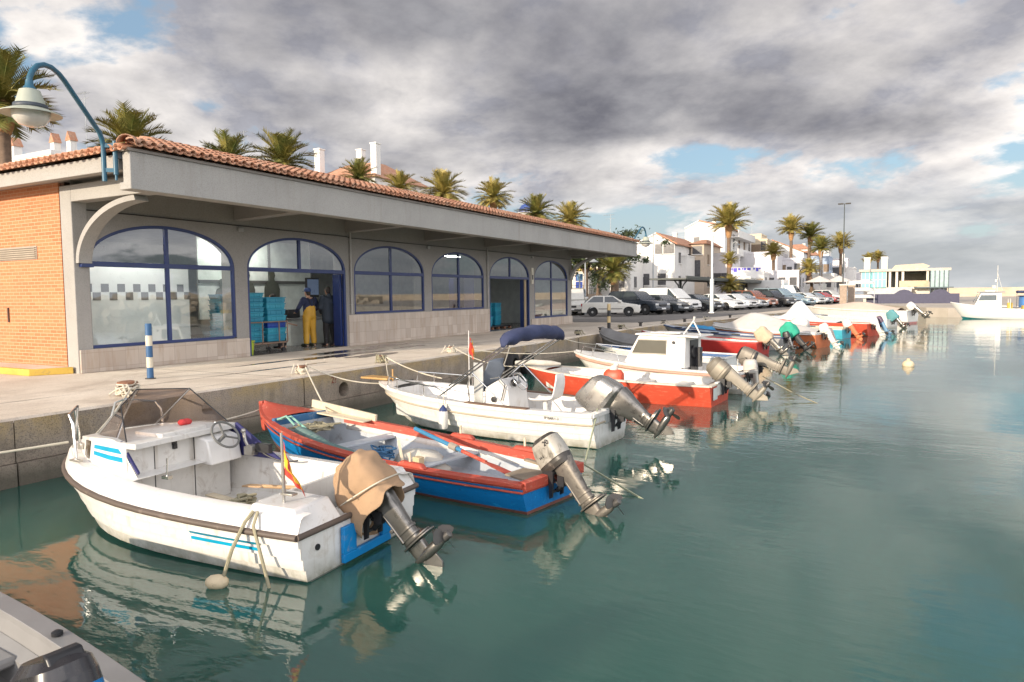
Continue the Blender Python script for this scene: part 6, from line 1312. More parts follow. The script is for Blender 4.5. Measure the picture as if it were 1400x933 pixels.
# ================= canopy, posts, signs, fence
cy = thing('parking_canopy', 'dark flat parking canopy on branching steel posts over the cars', 'canopy', (-17.2, 62, Q), radians(90-1))
DST = mat('dark_green_steel', (.05, .06, .055), .5); b = MB(); b.box((-1, -1.6, 2.72), (76, 1.7, 2.86)); b.box((-1, -1.65, 2.84), (76, -1.55, 3.04)); b.build('roof', DST, cy, bevel=.01)
b = MB(); b.box((24, -1.7, 3.05), (70, 1.6, 3.12)); b.build('roof_sheet', mat('pale_sheet', (.45, .45, .42), .5), cy)
for x in (3, 15, 32, 51, 70):
    b = MB(); b.cyl((x, 0, 0), (x, 0, 2.73), .10); [b.tube([(x, 0, 1.6), (x+s_*.9, 0, 2.3), (x+s_*2.2, 0, 2.73)], .06) for s_ in (1, -1)]; b.build('post', DST, cy)
lc = thing('lamp_column', 'tall pale grey square column at the front of the parking row', 'post', (-12.0, 54.6, Q)); b = MB(); b.box((-.13, -.13, 0), (.13, .13, 2.6)); b.box((-.075, -.075, 2.6), (.075, .075, 5.9)); b.build('shaft', mat('galvanised_grey', (.36, .38, .39), .5, .3), lc, bevel=.01); b = MB(); b.box((-.2, -.2, 0), (.2, .2, .05)); b.build('base_plate', STEEL, lc)
GAL = mat('galvanised_grey', (.36, .38, .39), .5, .3)
def pole(label, x, y, z, hgt, head, cat='street lamp', nm='lamp_post', m=None):
    p = thing(nm, label, cat, (x, y, z)); m = m or GAL; b = MB(); b.tube([(0, 0, 0), (0, 0, hgt)], [.09, .05], 8); b.build('pole', m, p)
    b = MB()
    if head == 'double': [b.cbox((s_*.45, 0, hgt+.02), (.62, .3, .16)) for s_ in (-1, 1)]; b.cyl((-.5, 0, hgt), (.5, 0, hgt), .04)
    elif head == 'curl': b.tube([(0, 0, hgt), (.1, 0, hgt+.35), (.4, 0, hgt+.5), (.7, 0, hgt+.3)], .05); b.lathe([(.05, .28), (.15, .2), (.38, .05), (.1, .0)], (.7, 0, hgt), 14)
    elif head == 'sign': b.box((-.3, -.03, hgt-.65), (.3, .03, hgt-.02))
    elif head == 'cap': b.ball((0, 0, hgt), .09)
    b.build('head', {'double': mat('dark_iron', (.05, .045, .04), .7), 'sign': mat('sign_blue', (.15, .35, .6), .5)}.get(head, m), p); return p
pole('tall slim lamp post with twin dark floodlights beside the last palm', -5.57, 103.0, Q, 13.0, 'double', m=DST)
pole('slim pale flagpole-like mast before the first white house', -22.5, 74, 2.2, 6.6, 'cap', 'mast', 'mast')
pole('thin pale lamp post seen under the fish hall canopy', -20.5, 50, Q, 3.9, 'curl'); pole('blue square parking sign on a post near the kiosk', -26.4, 63, 1.0, 3.4, 'sign', 'sign', 'road_sign')
pole('curl-headed grey lamp post by the sign-topped canopy', -18.5, 96, 2.2, 6.4, 'curl'); pole('second curl-headed lamp by the umbrellas', -9.5, 118, 1, 7.2, 'curl')
wl = thing('retaining_wall', 'low tan wall with railing along the back of the car park', 'wall', (0, 0, 0)); b = MB(); b.box((-30.95, 42.2, Q), (-30.6, 150, 2.45)); b.build('masonry', mat('tan_masonry', (.33, .26, .2), .85, var=.2, dirt=(.2, .15, .12)), wl)
b = MB()
for y in range(43, 150, 2): b.cyl((-30.78, y, 2.45), (-30.78, y, 3.4), .03, n=6)
for z in (3.4, 3.1, 2.8, 2.55): b.cyl((-30.78, 43, z), (-30.78, 149, z), .022, n=6)
b.build('railing', DST, wl)
kk = thing('ticket_kiosk', 'small white kiosk with dark blue panes and a yellow fascia on the upper street', 'kiosk', (-33.5, 78, 2.26), radians(12))
b = MB(); b.box((-2.2, -2.2, 0), (2.2, 2.2, 2.9)); b.build('wall', GELD, kk); b = MB(); b.box((-2.5, -2.5, 2.9), (2.7, 2.5, 3.25)); b.build('fascia', mat('kiosk_yellow', (.62, .48, .10), .5, dirt=(.4, .35, .2), damt=.3), kk, bevel=.02)
for x in (-1.8, -.6, .7): b = MB(); b.box((x, -2.22, .9), (x+.8, -2.18, 2.4)); f_ = b.build('window', mat('blue_pane', (.04, .07, .30), .2), kk); b = MB(); b.box((x-.06, -2.225, 1.62), (x+.86, -2.17, 1.70)); b.build('glazing_bar', GELD, f_)
sg = thing('sign_board', 'long white board with blurred blue lettering above the parking canopy', 'sign', (-16.0, 92, Q+3.2), radians(14)); b = MB(); b.box((-2.1, -.06, 0), (2.1, .06, 1.45)); b.build('board', GEL, sg)
b = MB(); x = -1.95
while x < 1.6: w_ = random.choice((.12, .2, .3, .42)); hgt = random.uniform(.18, .5); b.box((x, -.08, 1.40-hgt), (x+w_, -.062, 1.40)); x += w_+random.choice((.05, .12, .3))
b.build('lettering', mat('sign_violet', (.10, .08, .45), .5), sg)
# ================= town behind the harbour
WHT = mat('white_render', (.70, .68, .64), .8, var=.05, dirt=(.52, .47, .40), damt=.2, ds=.35)
WHC = mat('cream_render', (.60, .50, .36), .8, var=.06, dirt=(.45, .37, .28), damt=.2, ds=.3)
GRL = mat('grey_lilac_render', (.60, .58, .59), .8, var=.06, dirt=(.38, .35, .34), damt=.25, ds=.3)
TANR = mat('tan_render', (.48, .39, .30), .8, var=.08, dirt=(.36, .28, .2), damt=.3, ds=.3)
BLUR = mat('pale_blue_render', (.34, .42, .54), .8, var=.06)
WDK = mat('dark_window', (.07, .07, .075), .25, var=.3); SHUT = mat('brown_shutter', (.20, .14, .09), .6)
def house(name, label, x0, x1, y0, dep, z0, z1, m, roof='flat', front=(), side=(), ridge=None, rx=.5, extra=None, par=.35):
    h_ = thing(name, label, 'house', ((x0+x1)/2, y0, z0)); w_ = (x1-x0)/2; H = z1-z0
    b = MB(); 
    if roof == 'gable':
        xr = -w_+2*w_*rx; b.prism([(-w_, 0), (w_, 0), (w_, H), (xr, H+ridge), (-w_, H)], 0, dep); b.build('wall', m, h_, sharp=0)
        b = MB(); b.prism([(w_+.35, H-.06), (w_+.35, H+.12), (xr, H+ridge+.2), (xr, H+ridge+.02)], -.15, dep+.2); b.build('roof', TILE, h_, sharp=0)
        b = MB(); b.prism([(-w_-.05, H-.02), (-w_-.05, H+.16), (xr-.01, H+ridge+.2), (xr-.01, H+ridge+.02)], -.15, dep+.2); b.build('roof', m if m in (WHT,) else TILE, h_, sharp=0)
    else:
        b.box((-w_, 0, 0), (w_, dep, H)); b.build('wall', m, h_, sharp=0)
        if roof == 'tiled':
            b = MB(); o = .4; b.loft([[(-w_-o, -o, H), (w_+o, -o, H), (w_+o, dep+o, H), (-w_-o, dep+o, H)], [(-w_*.4, dep*.4, H+ridge), (w_*.4, dep*.4, H+ridge), (w_*.4, dep*.6, H+ridge), (-w_*.4, dep*.6, H+ridge)]]); b.build('roof', TILE, h_, sharp=0)
        else:
            b = MB(); [b.box(lo, hi) for lo, hi in (((-w_-.04, -.06, H), (w_+.04, .14, H+par)), ((w_-.14, .15, H), (w_+.06, dep, H+par)), ((-w_-.06, .15, H), (-w_+.14, dep, H+par)))]; b.build('parapet', m, h_, sharp=0)
    def win(c, axis, u, z, ww, hh, mm):
        f_ = MB(); t = .09
        lo, hi = ((u-ww/2, -.05, z), (u+ww/2, .02, z+hh)) if axis == 'y' else ((w_-.02, u-ww/2, z), (w_+.05, u+ww/2, z+hh))
        f_.box(lo, hi); wo = f_.build('window', mm, h_, sharp=0)
        s_ = MB(); s_.box(*(((u-ww/2-.12, -.14, z-.12), (u+ww/2+.12, .0, z-.03)) if axis == 'y' else ((w_, u-ww/2-.12, z-.12), (w_+.14, u+ww/2+.12, z-.03)))); s_.build('sill', WHT, wo, sharp=0)
    for u, z, ww, hh in front: win(0, 'y', -w_+2*w_*u, z, ww, hh, WDK if random.random() < .75 else SHUT)
    for u, z, ww, hh in side: win(0, 'x', dep*u, z, ww, hh, WDK if random.random() < .7 else SHUT)
    return h_, w_, H
def grid_w(cols, rows, z0=1., dz=2.9, ww=.9, hh=1.3): return [((c+.5)/cols, z0+r*dz, ww, hh) for c in range(cols) for r in range(rows)]
def chimney(h_, x, y, z, hgt=1.6, w_=.5, cap=False):
    b = MB(); b.box((x-w_/2, y-w_/2, z-1), (x+w_/2, y+w_/2, z+hgt)); c = b.build('chimney', WHT, h_, sharp=0)
    b = MB(); 
    if cap: b.prism([(x-w_*.7, z+hgt), (x+w_*.7, z+hgt), (x, z+hgt+.8)], y-w_*.6, y+w_*.6)
    else: b.box((x-w_*.6, y-w_*.6, z+hgt), (x+w_*.6, y+w_*.6, z+hgt+.12))
    b.build('cap', TILE if cap else WHT, c, sharp=0)
G0 = 2.26
H1, w_, H = house('white_house', 'white gabled house with orange roof and two attic openings above the kiosk', -28.37, -23.19, 85, 14, G0, 8.36, WHT, 'gable', [(.62, 5.0, .9, 1.2), (.86, 5.0, 1.3, 1.2), (.3, 1.2, 1., 1.4), (.7, 1.2, 1., 1.4)], grid_w(3, 2), ridge=1.35, rx=.56)
chimney(H1, .2, 9, H+1.0, 1.0)
H2, w_, H = house('tan_house', 'narrow tan house with a tall dark shutter right of the white gabled house', -22.98, -21.28, 92, 10, G0, 8.74, TANR, 'tiled', [(.5, 2.0, .8, 2.4), (.5, 5.2, 1.2, 1.0)], grid_w(2, 2), ridge=.8)
H2b, w_, H = house('white_tower_block', 'slim white stair block between the gabled house and the tan house', -23.45, -22.44, 88, 5, G0, 7.00, WHT, 'flat', [], [], par=.15)
H3, w_, H = house('white_apartment', 'tallest white apartment house with balconies behind the first tall palm', -26.84, -21.13, 104, 22, G0, 11.84, WHT, 'gable', [(.3, 7.2, .8, 1.1), (.75, 5.5, 1.0, 1.4)], grid_w(5, 3, 1.2, 2.9, 1.1, 1.9), ridge=1.0, rx=.36)
for r_ in range(3):
    b = MB(); b.box((w_+.06, 3+r_*.3, 2.9+r_*2.7), (w_+1.3, 18, 3.05+r_*2.7)); b.box((w_+1.2, 3+r_*.3, 3.05+r_*2.7), (w_+1.3, 18, 3.95+r_*2.7)); b.build('balcony', WHT, H3, sharp=0)
chimney(H3, -w_*.2, 9, H+.6, 1.0); chimney(H3, w_*.7, 12, H, 1.3)
H3b, w_, H = house('grey_house', 'low grey-white house with barred ground window behind the lamp column', -22.83, -18.75, 97, 6, G0, 7.39, GRL, 'flat', [(.2, 1.2, 1.4, 1.6), (.55, 1.2, 1.0, 1.6), (.2, 3.6, 1.8, .5), (.8, 1.2, 1.0, 1.6)], grid_w(2, 1))
H5, w_, H = house('lilac_house', 'pale lilac flat-roofed house with a brown blind above the sign board', -20.99, -15.03, 112, 12, G0, 8.18, GRL, 'flat', [(.42, 2.6, 1.8, 1.2), (.75, 1.5, .8, 1.8), (.9, 1.5, .8, 1.8), (.15, 1.5, .8, 1.8)], grid_w(2, 1))
H4, w_, H = house('cream_house', 'cream upper house with a roof terrace above the lilac house', -22.64, -18.56, 126, 9, G0, 11.14, WHC, 'flat', [(.55, 6.8, 1.6, 1.5), (.85, 6.8, .8, 2.0)], grid_w(2, 2))
H4b, w_, H = house('white_hillside_house', 'broad white house with sloping white roof behind the fan of palms', -20.80, -13.80, 136, 14, G0, 9.42, WHT, 'gable', [(.8, 4.5, .9, 1.2), (.6, 3.5, .9, 1.2)], grid_w(3, 2), ridge=2.4, rx=.22)
H5b, w_, H = house('white_row_house', 'white row house with small dark windows below the sloping white roof', -15.84, -12.18, 118, 9, G0, 7.38, GRL, 'flat', [(.2, 3.2, 1.1, 1.2), (.5, 3.2, .7, .9), (.8, 3.4, .8, 1.2), (.25, .9, .9, 1.8), (.6, .9, .9, 1.8)], grid_w(2, 1))
H6, w_, H = house('roofed_house', 'white house with terracotta roof between the two leaning palms', -15.94, -12.14, 142, 14, G0, 9.12, WHT, 'tiled', grid_w(4, 2, 1., 2.9), grid_w(2, 2), ridge=1.2)
H6b, w_, H = house('blue_house', 'pale blue house with white window surrounds beside the palms', -12.40, -9.46, 134, 8, G0, 8.40, BLUR, 'flat', grid_w(3, 2, .8, 2.8), grid_w(2, 2), par=.2)
H7, w_, H = house('grey_row_house', 'grey-white row house with a dark attic box right of the pale blue house', -10.31, -7.92, 146, 8, G0, 7.89, GRL, 'flat', grid_w(3, 2, .8, 2.6, .8, 1.3), grid_w(2, 2))
H8, w_, H = house('low_white_house', 'low white house at the end of the seafront row', -8.41, -6.31, 155, 8, G0, 6.84, WHT, 'flat', grid_w(3, 1, .8), grid_w(2, 1))
H9, w_, H = house('end_house', 'last small white building left of the turquoise clubhouse', -6.99, -4.78, 165, 8, G0, 6.01, GRL, 'flat', grid_w(2, 1, .6), ())
for k_, (lab_, a_, b__, yy_, tp_, mm_, rf_) in enumerate((('back white house just right of the tallest apartment house', -27.61, -23.21, 132, 12.25, WHT, 'flat'), ('back cream house left of the domed white roof', -27.24, -23.22, 150, 14.00, WHC, 'flat'), ('back white house with a small orange roof behind the tallest far palm', -20.00, -15.37, 160, 11.39, WHT, 'tiled'), ('back white cube house above the pale blue house', -16.14, -12.01, 168, 11.04, WHT, 'flat'), ('back grey-white house left of the tall lamp post', -12.88, -8.65, 176, 9.65, GRL, 'flat'), ('low white shop front under the sign board', -18.16, -15.10, 100, 4.90, WHT, 'flat'), ('low white terrace house right of the sign board', -15.66, -11.22, 105, 5.24, GRL, 'flat'), ('low white garden house before the grey row house', -13.86, -8.52, 132, 5.29, WHT, 'flat'), ('white wall-like house behind the dark trees', -34.18, -27.06, 80, 6.81, WHT, 'flat'))):
    hh_, w_, H = house('town_house', lab_, a_, b__, yy_, 7, G0, tp_, mm_, rf_, grid_w(3, max(1, int((tp_-G0)/3)), .9, 2.8, .9, 1.3), grid_w(2, max(1, int((tp_-G0)/3)), .9, 2.8, .9, 1.3), ridge=1.2, par=.25)
    if k_ in (0, 2, 4): chimney(hh_, w_*.5, 3, H, 1.2, .5)
H10, w_, H = house('terracotta_house', 'white house with broad terracotta roof and tall chimneys beyond the fish hall roof', -55.11, -45.41, 56, 9, 3, 14.28, WHT, 'tiled', grid_w(5, 3, 1, 2.8), grid_w(2, 3), ridge=2.3)
chimney(H10, -w_*.72, 1.2, H+.5, 3.2, .75); chimney(H10, -.2, 4, H+1.6, 2.2, .7); chimney(H10, w_*.9, .8, H+.2, 3.2, .7); chimney(H10, -w_*.45, 5, H+1.4, 1.0, .5)
H11, w_, H = house('parapet_house', 'white flat-roofed house with small gabled chimneys behind the brick end', -69.67, -61.30, 34, 9, 2, 14.47, WHT, 'flat', grid_w(4, 3, 1, 2.8), grid_w(2, 3))
chimney(H11, -w_*.72, 1, H, 1.5, .7, True); chimney(H11, w_*.82, .8, H+.2, .9, .55, True); chimney(H11, w_*1.12-.3, 1.6, H+.2, 1.1, .55, True)
dm = thing('church_dome', 'small blue-domed white lantern tower showing over the tiled roof edge', 'church', (-41.64, 82, 12.19)); b = MB(); b.lathe([(1.1, -8), (1.1, .6), (1.3, .7), (1.3, .85)], n=10); b.build('drum', WHT, dm, sharp=30); b = MB(); b.lathe([(1.15, .85), (1.1, 1.3), (.8, 1.75), (.3, 2.0), (.05, 2.3)], n=16); b.build('dome', mat('dome_blue', (.05, .09, .28), .35), dm)
def aerial(label, x, y, z, hgt):
    a = thing('tv_aerial', label, 'aerial', (x, y, z)); b = MB(); b.cyl((0, 0, -3), (0, 0, hgt), .035, n=6); b.build('mast', GAL, a); b = MB(); b.cyl((-1.0, 0, hgt-.1), (.5, 0, hgt-.1), .02, n=5); b.cyl((-.7, 0, hgt-.6), (.6, 0, hgt-.6), .02, n=5); [b.cyl((-.9+.22*k, -.35, hgt-.1), (-.9+.22*k, .35, hgt-.1), .012, n=4) for k in range(7)]; b.build('elements', GAL, a)
aerial('thin tv aerial between the street lamp and the roof corner', -62.93, 38, 15.55, 20.71-15.55)
aerial('thin tv aerial left of the second big palm group', -59.11, 52, 17.61, 19.60-17.61)
aerial('thin tv aerial beside the tall chimney of the terracotta house', -58.95, 58, 18.64, 20.61-18.64)
aerial('thin mast left of the white gabled house', -32.48, 88, 9.32, 12.84-9.32)
aerial('thin mast over the cream upper house', -21.40, 128, 11.29, 14.69-11.29)
# ---- palms
def m_frond(name, c1, c2):
    m, nt, b = nodes(name); co = wpos(nt)
    c = mixc(nt, ramp(nt, tex(nt, co, 1.1, 3), (.35, 0), (.65, 1)), c1, c2); nt.links.new(c, b.inputs['Base Color']); b.inputs['Roughness'].default_value = .45; return m
FRON = [m_frond('palm_frond_olive', (.19, .175, .04), (.42, .33, .10)), m_frond('palm_frond_green', (.10, .125, .03), (.27, .225, .06))]
TRK = mat('palm_trunk', (.16, .11, .075), .9, var=.3, vs=5, bmp=.6, bs=18); BOOT_ = mat('palm_leaf_bases', (.36, .20, .09), .9, var=.35, vs=6, bmp=.6, bs=16)
CROWNS = {}
def crown_mesh(seed, m, n=64, up=1.):
    random.seed(seed); b = MB()
    for i in range(n):
        az = i*2.399+jit(.2); f = i/n; e = radians(82-f*104*up+jit(8)); L = 1.0*(.75+.35*sin(pi*min(1, f+.15)))*random.uniform(.85, 1.1)
        p = Vector((0, 0, 0)); d = Vector((cos(az)*cos(e), sin(az)*cos(e), sin(e))); P = [p.copy()]; T = []; st = 13
        for k in range(st):
            T.append(d.copy()); p = p+d*(L/st); P.append(p.copy()); d = (d+Vector((0, 0, -.055-.05*k/st))*(1.0)).normalized()
        b.tube(P[::3]+[P[-1]], [.018, .014, .010, .007, .004, .003][:len(P[::3])+1], 4)
        for k in range(1, st):
            for sub in (0, .5):
                t = T[k]; s_ = t.cross(Vector((0, 0, 1))); s_ = s_.normalized() if s_.length > .01 else Vector((1, 0, 0)); u = s_.cross(t).normalized(); q_ = P[k].lerp(P[k+1], sub)
                ll = .29*sin(pi*(k+sub)/(st+1))**.6*random.uniform(.8, 1.15)+.03
                for sd in (1, -1):
                    tip = q_+(t*.75+s_*sd*.8+u*(.28+jit(.15))).normalized()*ll-Vector((0, 0, .04*random.random())); wv = t*.022
                    b.add([q_-wv, q_+wv, tip], [(0, 1, 2)])
    random.seed(seed+99); return b
def palm(label, x, y, z0, zc, R_, kind=0, lean=0., tr=.2, up=1., boots=True):
    p = thing('palm_tree', label, 'palm tree', (x, y, z0), random.random()*6, 'palm trees'); H = zc-z0
    b = MB(); n = 14; b.tube([(lean*(k/n)**2, .3*lean*(k/n), H*k/n) for k in range(n+1)], [tr*(1.35-.35*min(1, k/4))*(1+.05*(k % 2)) for k in range(n+1)], 10); b.build('trunk', TRK, p, sharp=60)
    if boots:
        b = MB(); b.lathe([(tr*.9, -.30*R_*2), (tr*1.5, -.22*R_*2), (tr*1.9, -.08*R_*2), (tr*1.3, .03*R_)], (lean, .3*lean, H), 12); b.build('leaf_bases', BOOT_, p)
    key = (kind, up)
    if key not in CROWNS: CROWNS[key] = [crown_mesh(s_+kind*7+int(up*10), None, up=up) for s_ in (1, 2)]
    mb = random.choice(CROWNS[key])
    if not hasattr(mb, 'obj'): o_ = mb.obj = mb.build('crown', FRON[kind], p, sharp=0)
    else: o_ = mb.obj.copy(); COL.objects.link(o_); o_.parent = p
    o_.location = (lean, .3*lean, H); o_.scale = (R_, R_, R_); return p
PALMS = [
 ('great dark palm behind the street lamp at the left edge', 2, 140, 68, 27, 1, 2.0), ('broad palm crown above the roof corner behind the lamp arm', 176, 203, 52, 36, 1, 0), ('palm crown above the hall roof left of the terracotta house', 312, 224, 38, 46, 1, 0), ('largest palm crown beside the terracotta house chimney', 387, 226, 43, 42, 1, 0),
 ('palm crown low before the terracotta house right end', 491, 246, 26, 50, 1, 0), ('small palm top just clearing the roof right of the terracotta house', 549, 260, 24, 60, 0, 0), ('golden palm crown above the middle of the tiled roof', 606, 266, 32, 54, 0, 0), ('palm with a bare neck above the tiled roof beside the golden one', 674, 272, 26, 64, 0, 0), ('dark palm crown right of the blue-domed tower', 734, 294, 26, 66, 1, 0), ('yellow-green palm crown nearest the far roof end', 778, 304, 26, 64, 0, 0),
 ('tall palm standing before the tallest white apartment house', 997, 308, 28, 90, 0, 2.2), ('short palm below the tall one by the apartment house', 997, 358, 13, 84, 0, 1.5), ('small upright palm before the lilac house', 1058, 347, 15, 100, 0, 1.6), ('tallest of the far palms with a straight dark trunk', 1082, 316, 20, 112, 0, 2), ('leaning palm crossing behind its taller neighbour', 1106, 324, 19, 114, 1, 2), ('rounded palm before the pale blue house', 1123, 341, 17, 110, 1, 2), ('palm with fan crown next to the tall lamp post', 1150, 336, 17, 114, 0, 2), ('low bushy palm under the leaning palm', 1110, 368, 14, 98, 0, 1.2), ('bushy low palm under the parking canopy', 998, 396, 17, 76, 0, 0.2), ('dark low palm among the trees at the hall end', 838, 372, 26, 62, 1, .3),
 ('palm top left of pair behind the turquoise clubhouse', 1188, 356, 10, 150, 0, 1), ('palm top right of pair behind the turquoise clubhouse', 1201, 353, 10, 152, 0, 1)]
PXZ = [(-30.23, 15.03, 10.04, 1.91), (-34.51, 22.98, 10.14, 1.95), (-38.35, 32.37, 11.21, 1.82), (-32.12, 31.1, 10.32, 1.88), (-33.46, 39.52, 10.73, 1.35), (-36.94, 49.08, 11.47, 1.5), (-30.42, 45.67, 10.2, 1.8), (-32.05, 56.24, 11.19, 1.73), (-29.4, 59.85, 9.91, 1.78), (-25.91, 59.38, 8.99, 1.73), (-18.37, 93.18, 11.05, 2.62), (-17.05, 86.69, 6.12, 1.14), (-14.73, 106.27, 7.89, 1.56), (-14.12, 120.58, 12.12, 2.33), (-11.84, 124.02, 11.32, 2.25), (-9.67, 120.46, 9.04, 1.94), (-7.21, 126.39, 9.84, 2.02), (-9.72, 106.52, 5.59, 1.43), (-15.29, 78.28, 2.77, 1.34), (-21.6, 59.08, 4.37, 1.68), (-4.2, 168.92, 9.0, 1.56), (-2.46, 172.17, 9.54, 1.58)]
for (lab, px, py, rad, d, kind, z0), (x, y, zc, R_) in zip(PALMS, PXZ):
    zb = Q if d > 200 else (G0 if y > 50 else 2.0)
    if 'clubhouse' in lab or 'lamp post' in lab: zb = Q
    palm(lab, x, y, zb, max(zc, zb+.8), R_*1.12, kind, lean=.9 if 'leaning' in lab else jit(.15), tr=.16+.03*R_, up=.75 if zc > 6 and y > 80 else 1., boots=zc-zb > 2)
# ---- broadleaf trees at the end of the hall
def broad(label, x, y, z0, H, R_, seed, m):
    t = thing('tree', label, 'tree', (x, y, z0)); rnd = random.Random(seed); b = MB(); b.tube([(0, 0, 0), (.1, .05, H*.35), (.0, .2, H*.6)], [.28, .2, .12], 8); limbs = []
    for k in range(7):
        a = k*.9+rnd.random(); e = Vector((cos(a)*R_*.6, sin(a)*R_*.6, H*(.62+.25*rnd.random()))); b.tube([(.05, .1, H*.33), e*.55+Vector((0, 0, H*.22)), e], [.12, .08, .03], 6); limbs.append(e)
    b.build('trunk', TRK, t, sharp=60); c = MB()
    cl = [Vector((rnd.gauss(0, .55)*R_, rnd.gauss(0, .55)*R_, H*.75+rnd.gauss(0, .16)*H)) for _ in range(46)]+limbs
    for p in cl:
        s_ = rnd.uniform(.35, .8)
        for _ in range(60):
            q_ = p+Vector((rnd.gauss(0, .5), rnd.gauss(0, .5), rnd.gauss(0, .38)))*s_; u = Vector((rnd.gauss(0, 1), rnd.gauss(0, 1), rnd.gauss(0, .7))).normalized(); v = u.orthogonal().normalized(); l_ = .17; c.add([q_-u*l_, q_+v*l_*.45, q_+u*l_, q_-v*l_*.45], [(0, 1, 2, 3)])
    c.build('crown', m, t, sharp=0)
LEAF = m_frond('dark_leaf', (.022, .04, .014), (.07, .085, .028))
broad('dark leafy tree left of pair behind the far hall end', -24.62, 60, G0, 5.6, 2.3, 3, LEAF); broad('dark leafy tree right of pair behind the far hall end', -23.83, 66, G0, 5.8, 2.4, 4, LEAF); broad('dark tree seen through the gap under the hall canopy', -28.78, 74, G0, 5.4, 2.6, 5, LEAF)
# ---- clubhouse on the mole
cz = Q-.05; X_ = lambda f: -3.71+(6.85--3.71)*f
ch = thing('clubhouse', 'two-storey clubhouse with turquoise panes, open terrace and glazed corner on the mole', 'building', (0, 112, cz))
CL = X_(0); CR = X_(1); Z1 = 2.91-cz; Z2 = 5.13-cz; CWHT = mat('club_white', (.62, .57, .49), .7, var=.05)
b = MB(); b.box((CL+.3, .5, 0), (X_(.80), 8, Z1)); b.box((X_(.30), 5, Z1), (X_(.80), 8, Z2)); b.build('wall', CWHT, ch, sharp=0)
b = MB(); b.box((CL-.3, -.3, Z2), (CR+.3, 8.5, Z2+.35)); b.build('roof', mat('club_roof', (.46, .42, .36), .7), ch); b = MB(); b.prism([(X_(.36), Z2+.351), (X_(.76), Z2+.351), (X_(.80), Z2+.7), (X_(.72), Z2+1.05), (X_(.40), Z2+.9)], 1, 6); b.build('roof_lantern', mat('club_tan', (.5, .42, .32), .7), ch, sharp=0)
b = MB(); b.box((CL, .0, Z1), (X_(.30), 8, Z2-.003)); gl = b.build('turquoise_glazing', mat('turquoise_pane', (.24, .56, .56), .15, var=.1), ch, sharp=0)
b = MB(); [b.box((X_(.30*k/6)-.04, -.05, Z1), (X_(.30*k/6)+.04, 0.0, Z2)) for k in range(7)]; b.box((CL, -.06, (Z1+Z2)/2-.04), (X_(.30), -.051, (Z1+Z2)/2+.04)); b.build('glazing_bar', CWHT, gl, sharp=0)
b = MB(); b.box((X_(.30), -.1, Z1-.25), (X_(.80), 5, Z1)); b.build('terrace', CWHT, ch, sharp=0)
for f in (.34, .42, .49, .77): b = MB(); b.box((X_(f)-.15, -.05, Z1), (X_(f)+.15, .25, Z2)); b.build('column', CWHT, ch, sharp=0)
b = MB(); b.box((X_(.45), -.08, Z1+.05), (X_(.78), -.03, Z1+.9)); b.build('balustrade', mat('club_ochre', (.52, .40, .26), .6), ch, sharp=0)
b = MB(); b.box((X_(.50), 4.96, Z1+.1), (X_(.75), 4.99, Z2-.3)); b.build('terrace_back', mat('club_sand', (.55, .45, .33), .7), ch, sharp=0)
b = MB(); b.box((X_(.80), -.6, Z1), (CR, 7, Z2-.003)); gl2 = b.build('corner_glazing', mat('pale_green_pane', (.34, .44, .43), .12, var=.15), ch, sharp=0)
b = MB(); [b.box((X_(.80+.2*k/4)-.05, -.66, 0), (X_(.80+.2*k/4)+.05, -.6, Z2)) for k in range(5)]; b.build('mullion', mat('dark_mullion', (.06, .09, .10), .5), gl2, sharp=0)
b = MB(); b.box((X_(.62), -.9, Z1-.15), (CR+.6, 0, Z1-.003)); b.build('canopy', mat('dark_mullion', (.06, .09, .10), .5), ch, sharp=0); b = MB(); b.box((X_(.82), .2, 0), (CR-.1, 6, Z1-.16)); b.build('ground_glazing', mat('shade_glass', (.16, .17, .17), .2), ch, sharp=0)
b = MB(); b.loft([[(X_(.08), -3.2, Z1-1.1), (X_(.58), -3.2, Z1-1.1), (X_(.60), -.3, Z1-.2), (X_(.08), -.3, Z1-.2)], [(X_(.08), -3.2, Z1-1.0), (X_(.58), -3.2, Z1-1.0), (X_(.60), -.3, Z1-.1), (X_(.08), -.3, Z1-.1)]]); b.build('awning', mat('awning_white', (.62, .60, .56), .8), ch, sharp=0)
for f in (.06, .27): b = MB(); b.box((X_(f)-.4, 3, Z2+.3), (X_(f)+.4, 4, Z2+1.9)); b.box((X_(f)-.45, 2.95, Z2+1.9), (X_(f)+.45, 4.05, Z2+2.2)); b.build('chimney', CWHT, ch, sharp=0)
pf = thing('violet_fence', 'long violet board fence with two rounded humps before the clubhouse', 'fence', (0, 101, cz)); xa, xb = -2.68, 7.39; zb_ = 1.22-cz; zt_ = 2.04-cz; zh_ = 2.59-cz
poly = [(xa, 0), (xb, 0), (xb, zt_)]
for c_ in (1285, 1236):
    xc = {1285: 5.34, 1236: 1.50}[c_]; poly += [(xc+1.1, zt_), (xc+.5, zh_-.1), (xc, zh_), (xc-.5, zh_-.1), (xc-1.1, zt_)]
poly += [(xa, zt_)]; b = MB(); b.prism(poly, 0, .12); b.build('board', mat('violet_board', (.05, .05, .09), .6), pf, sharp=0)
b = MB(); x = xa
while x < xb: b.box((x-.05, .121, 0), (x+.05, .2, zt_-.1)); x += 2.2
b.build('rail_post', DST, pf, sharp=0)
rk = thing('boat_rack', 'open rack with white dinghies on its shelves beside the clubhouse', 'rack', (-3.40, 100, cz)); b = MB(); [b.bar((sx_, sy_, 0), (sx_, sy_, 3.0), .08, .08) for sx_ in (-1.6, 1.6) for sy_ in (0, 1.2)]; [b.box((-1.7, 0, z_), (1.7, 1.2, z_+.06)) for z_ in (.7, 1.6, 2.5)]; b.build('frame', GAL, rk)
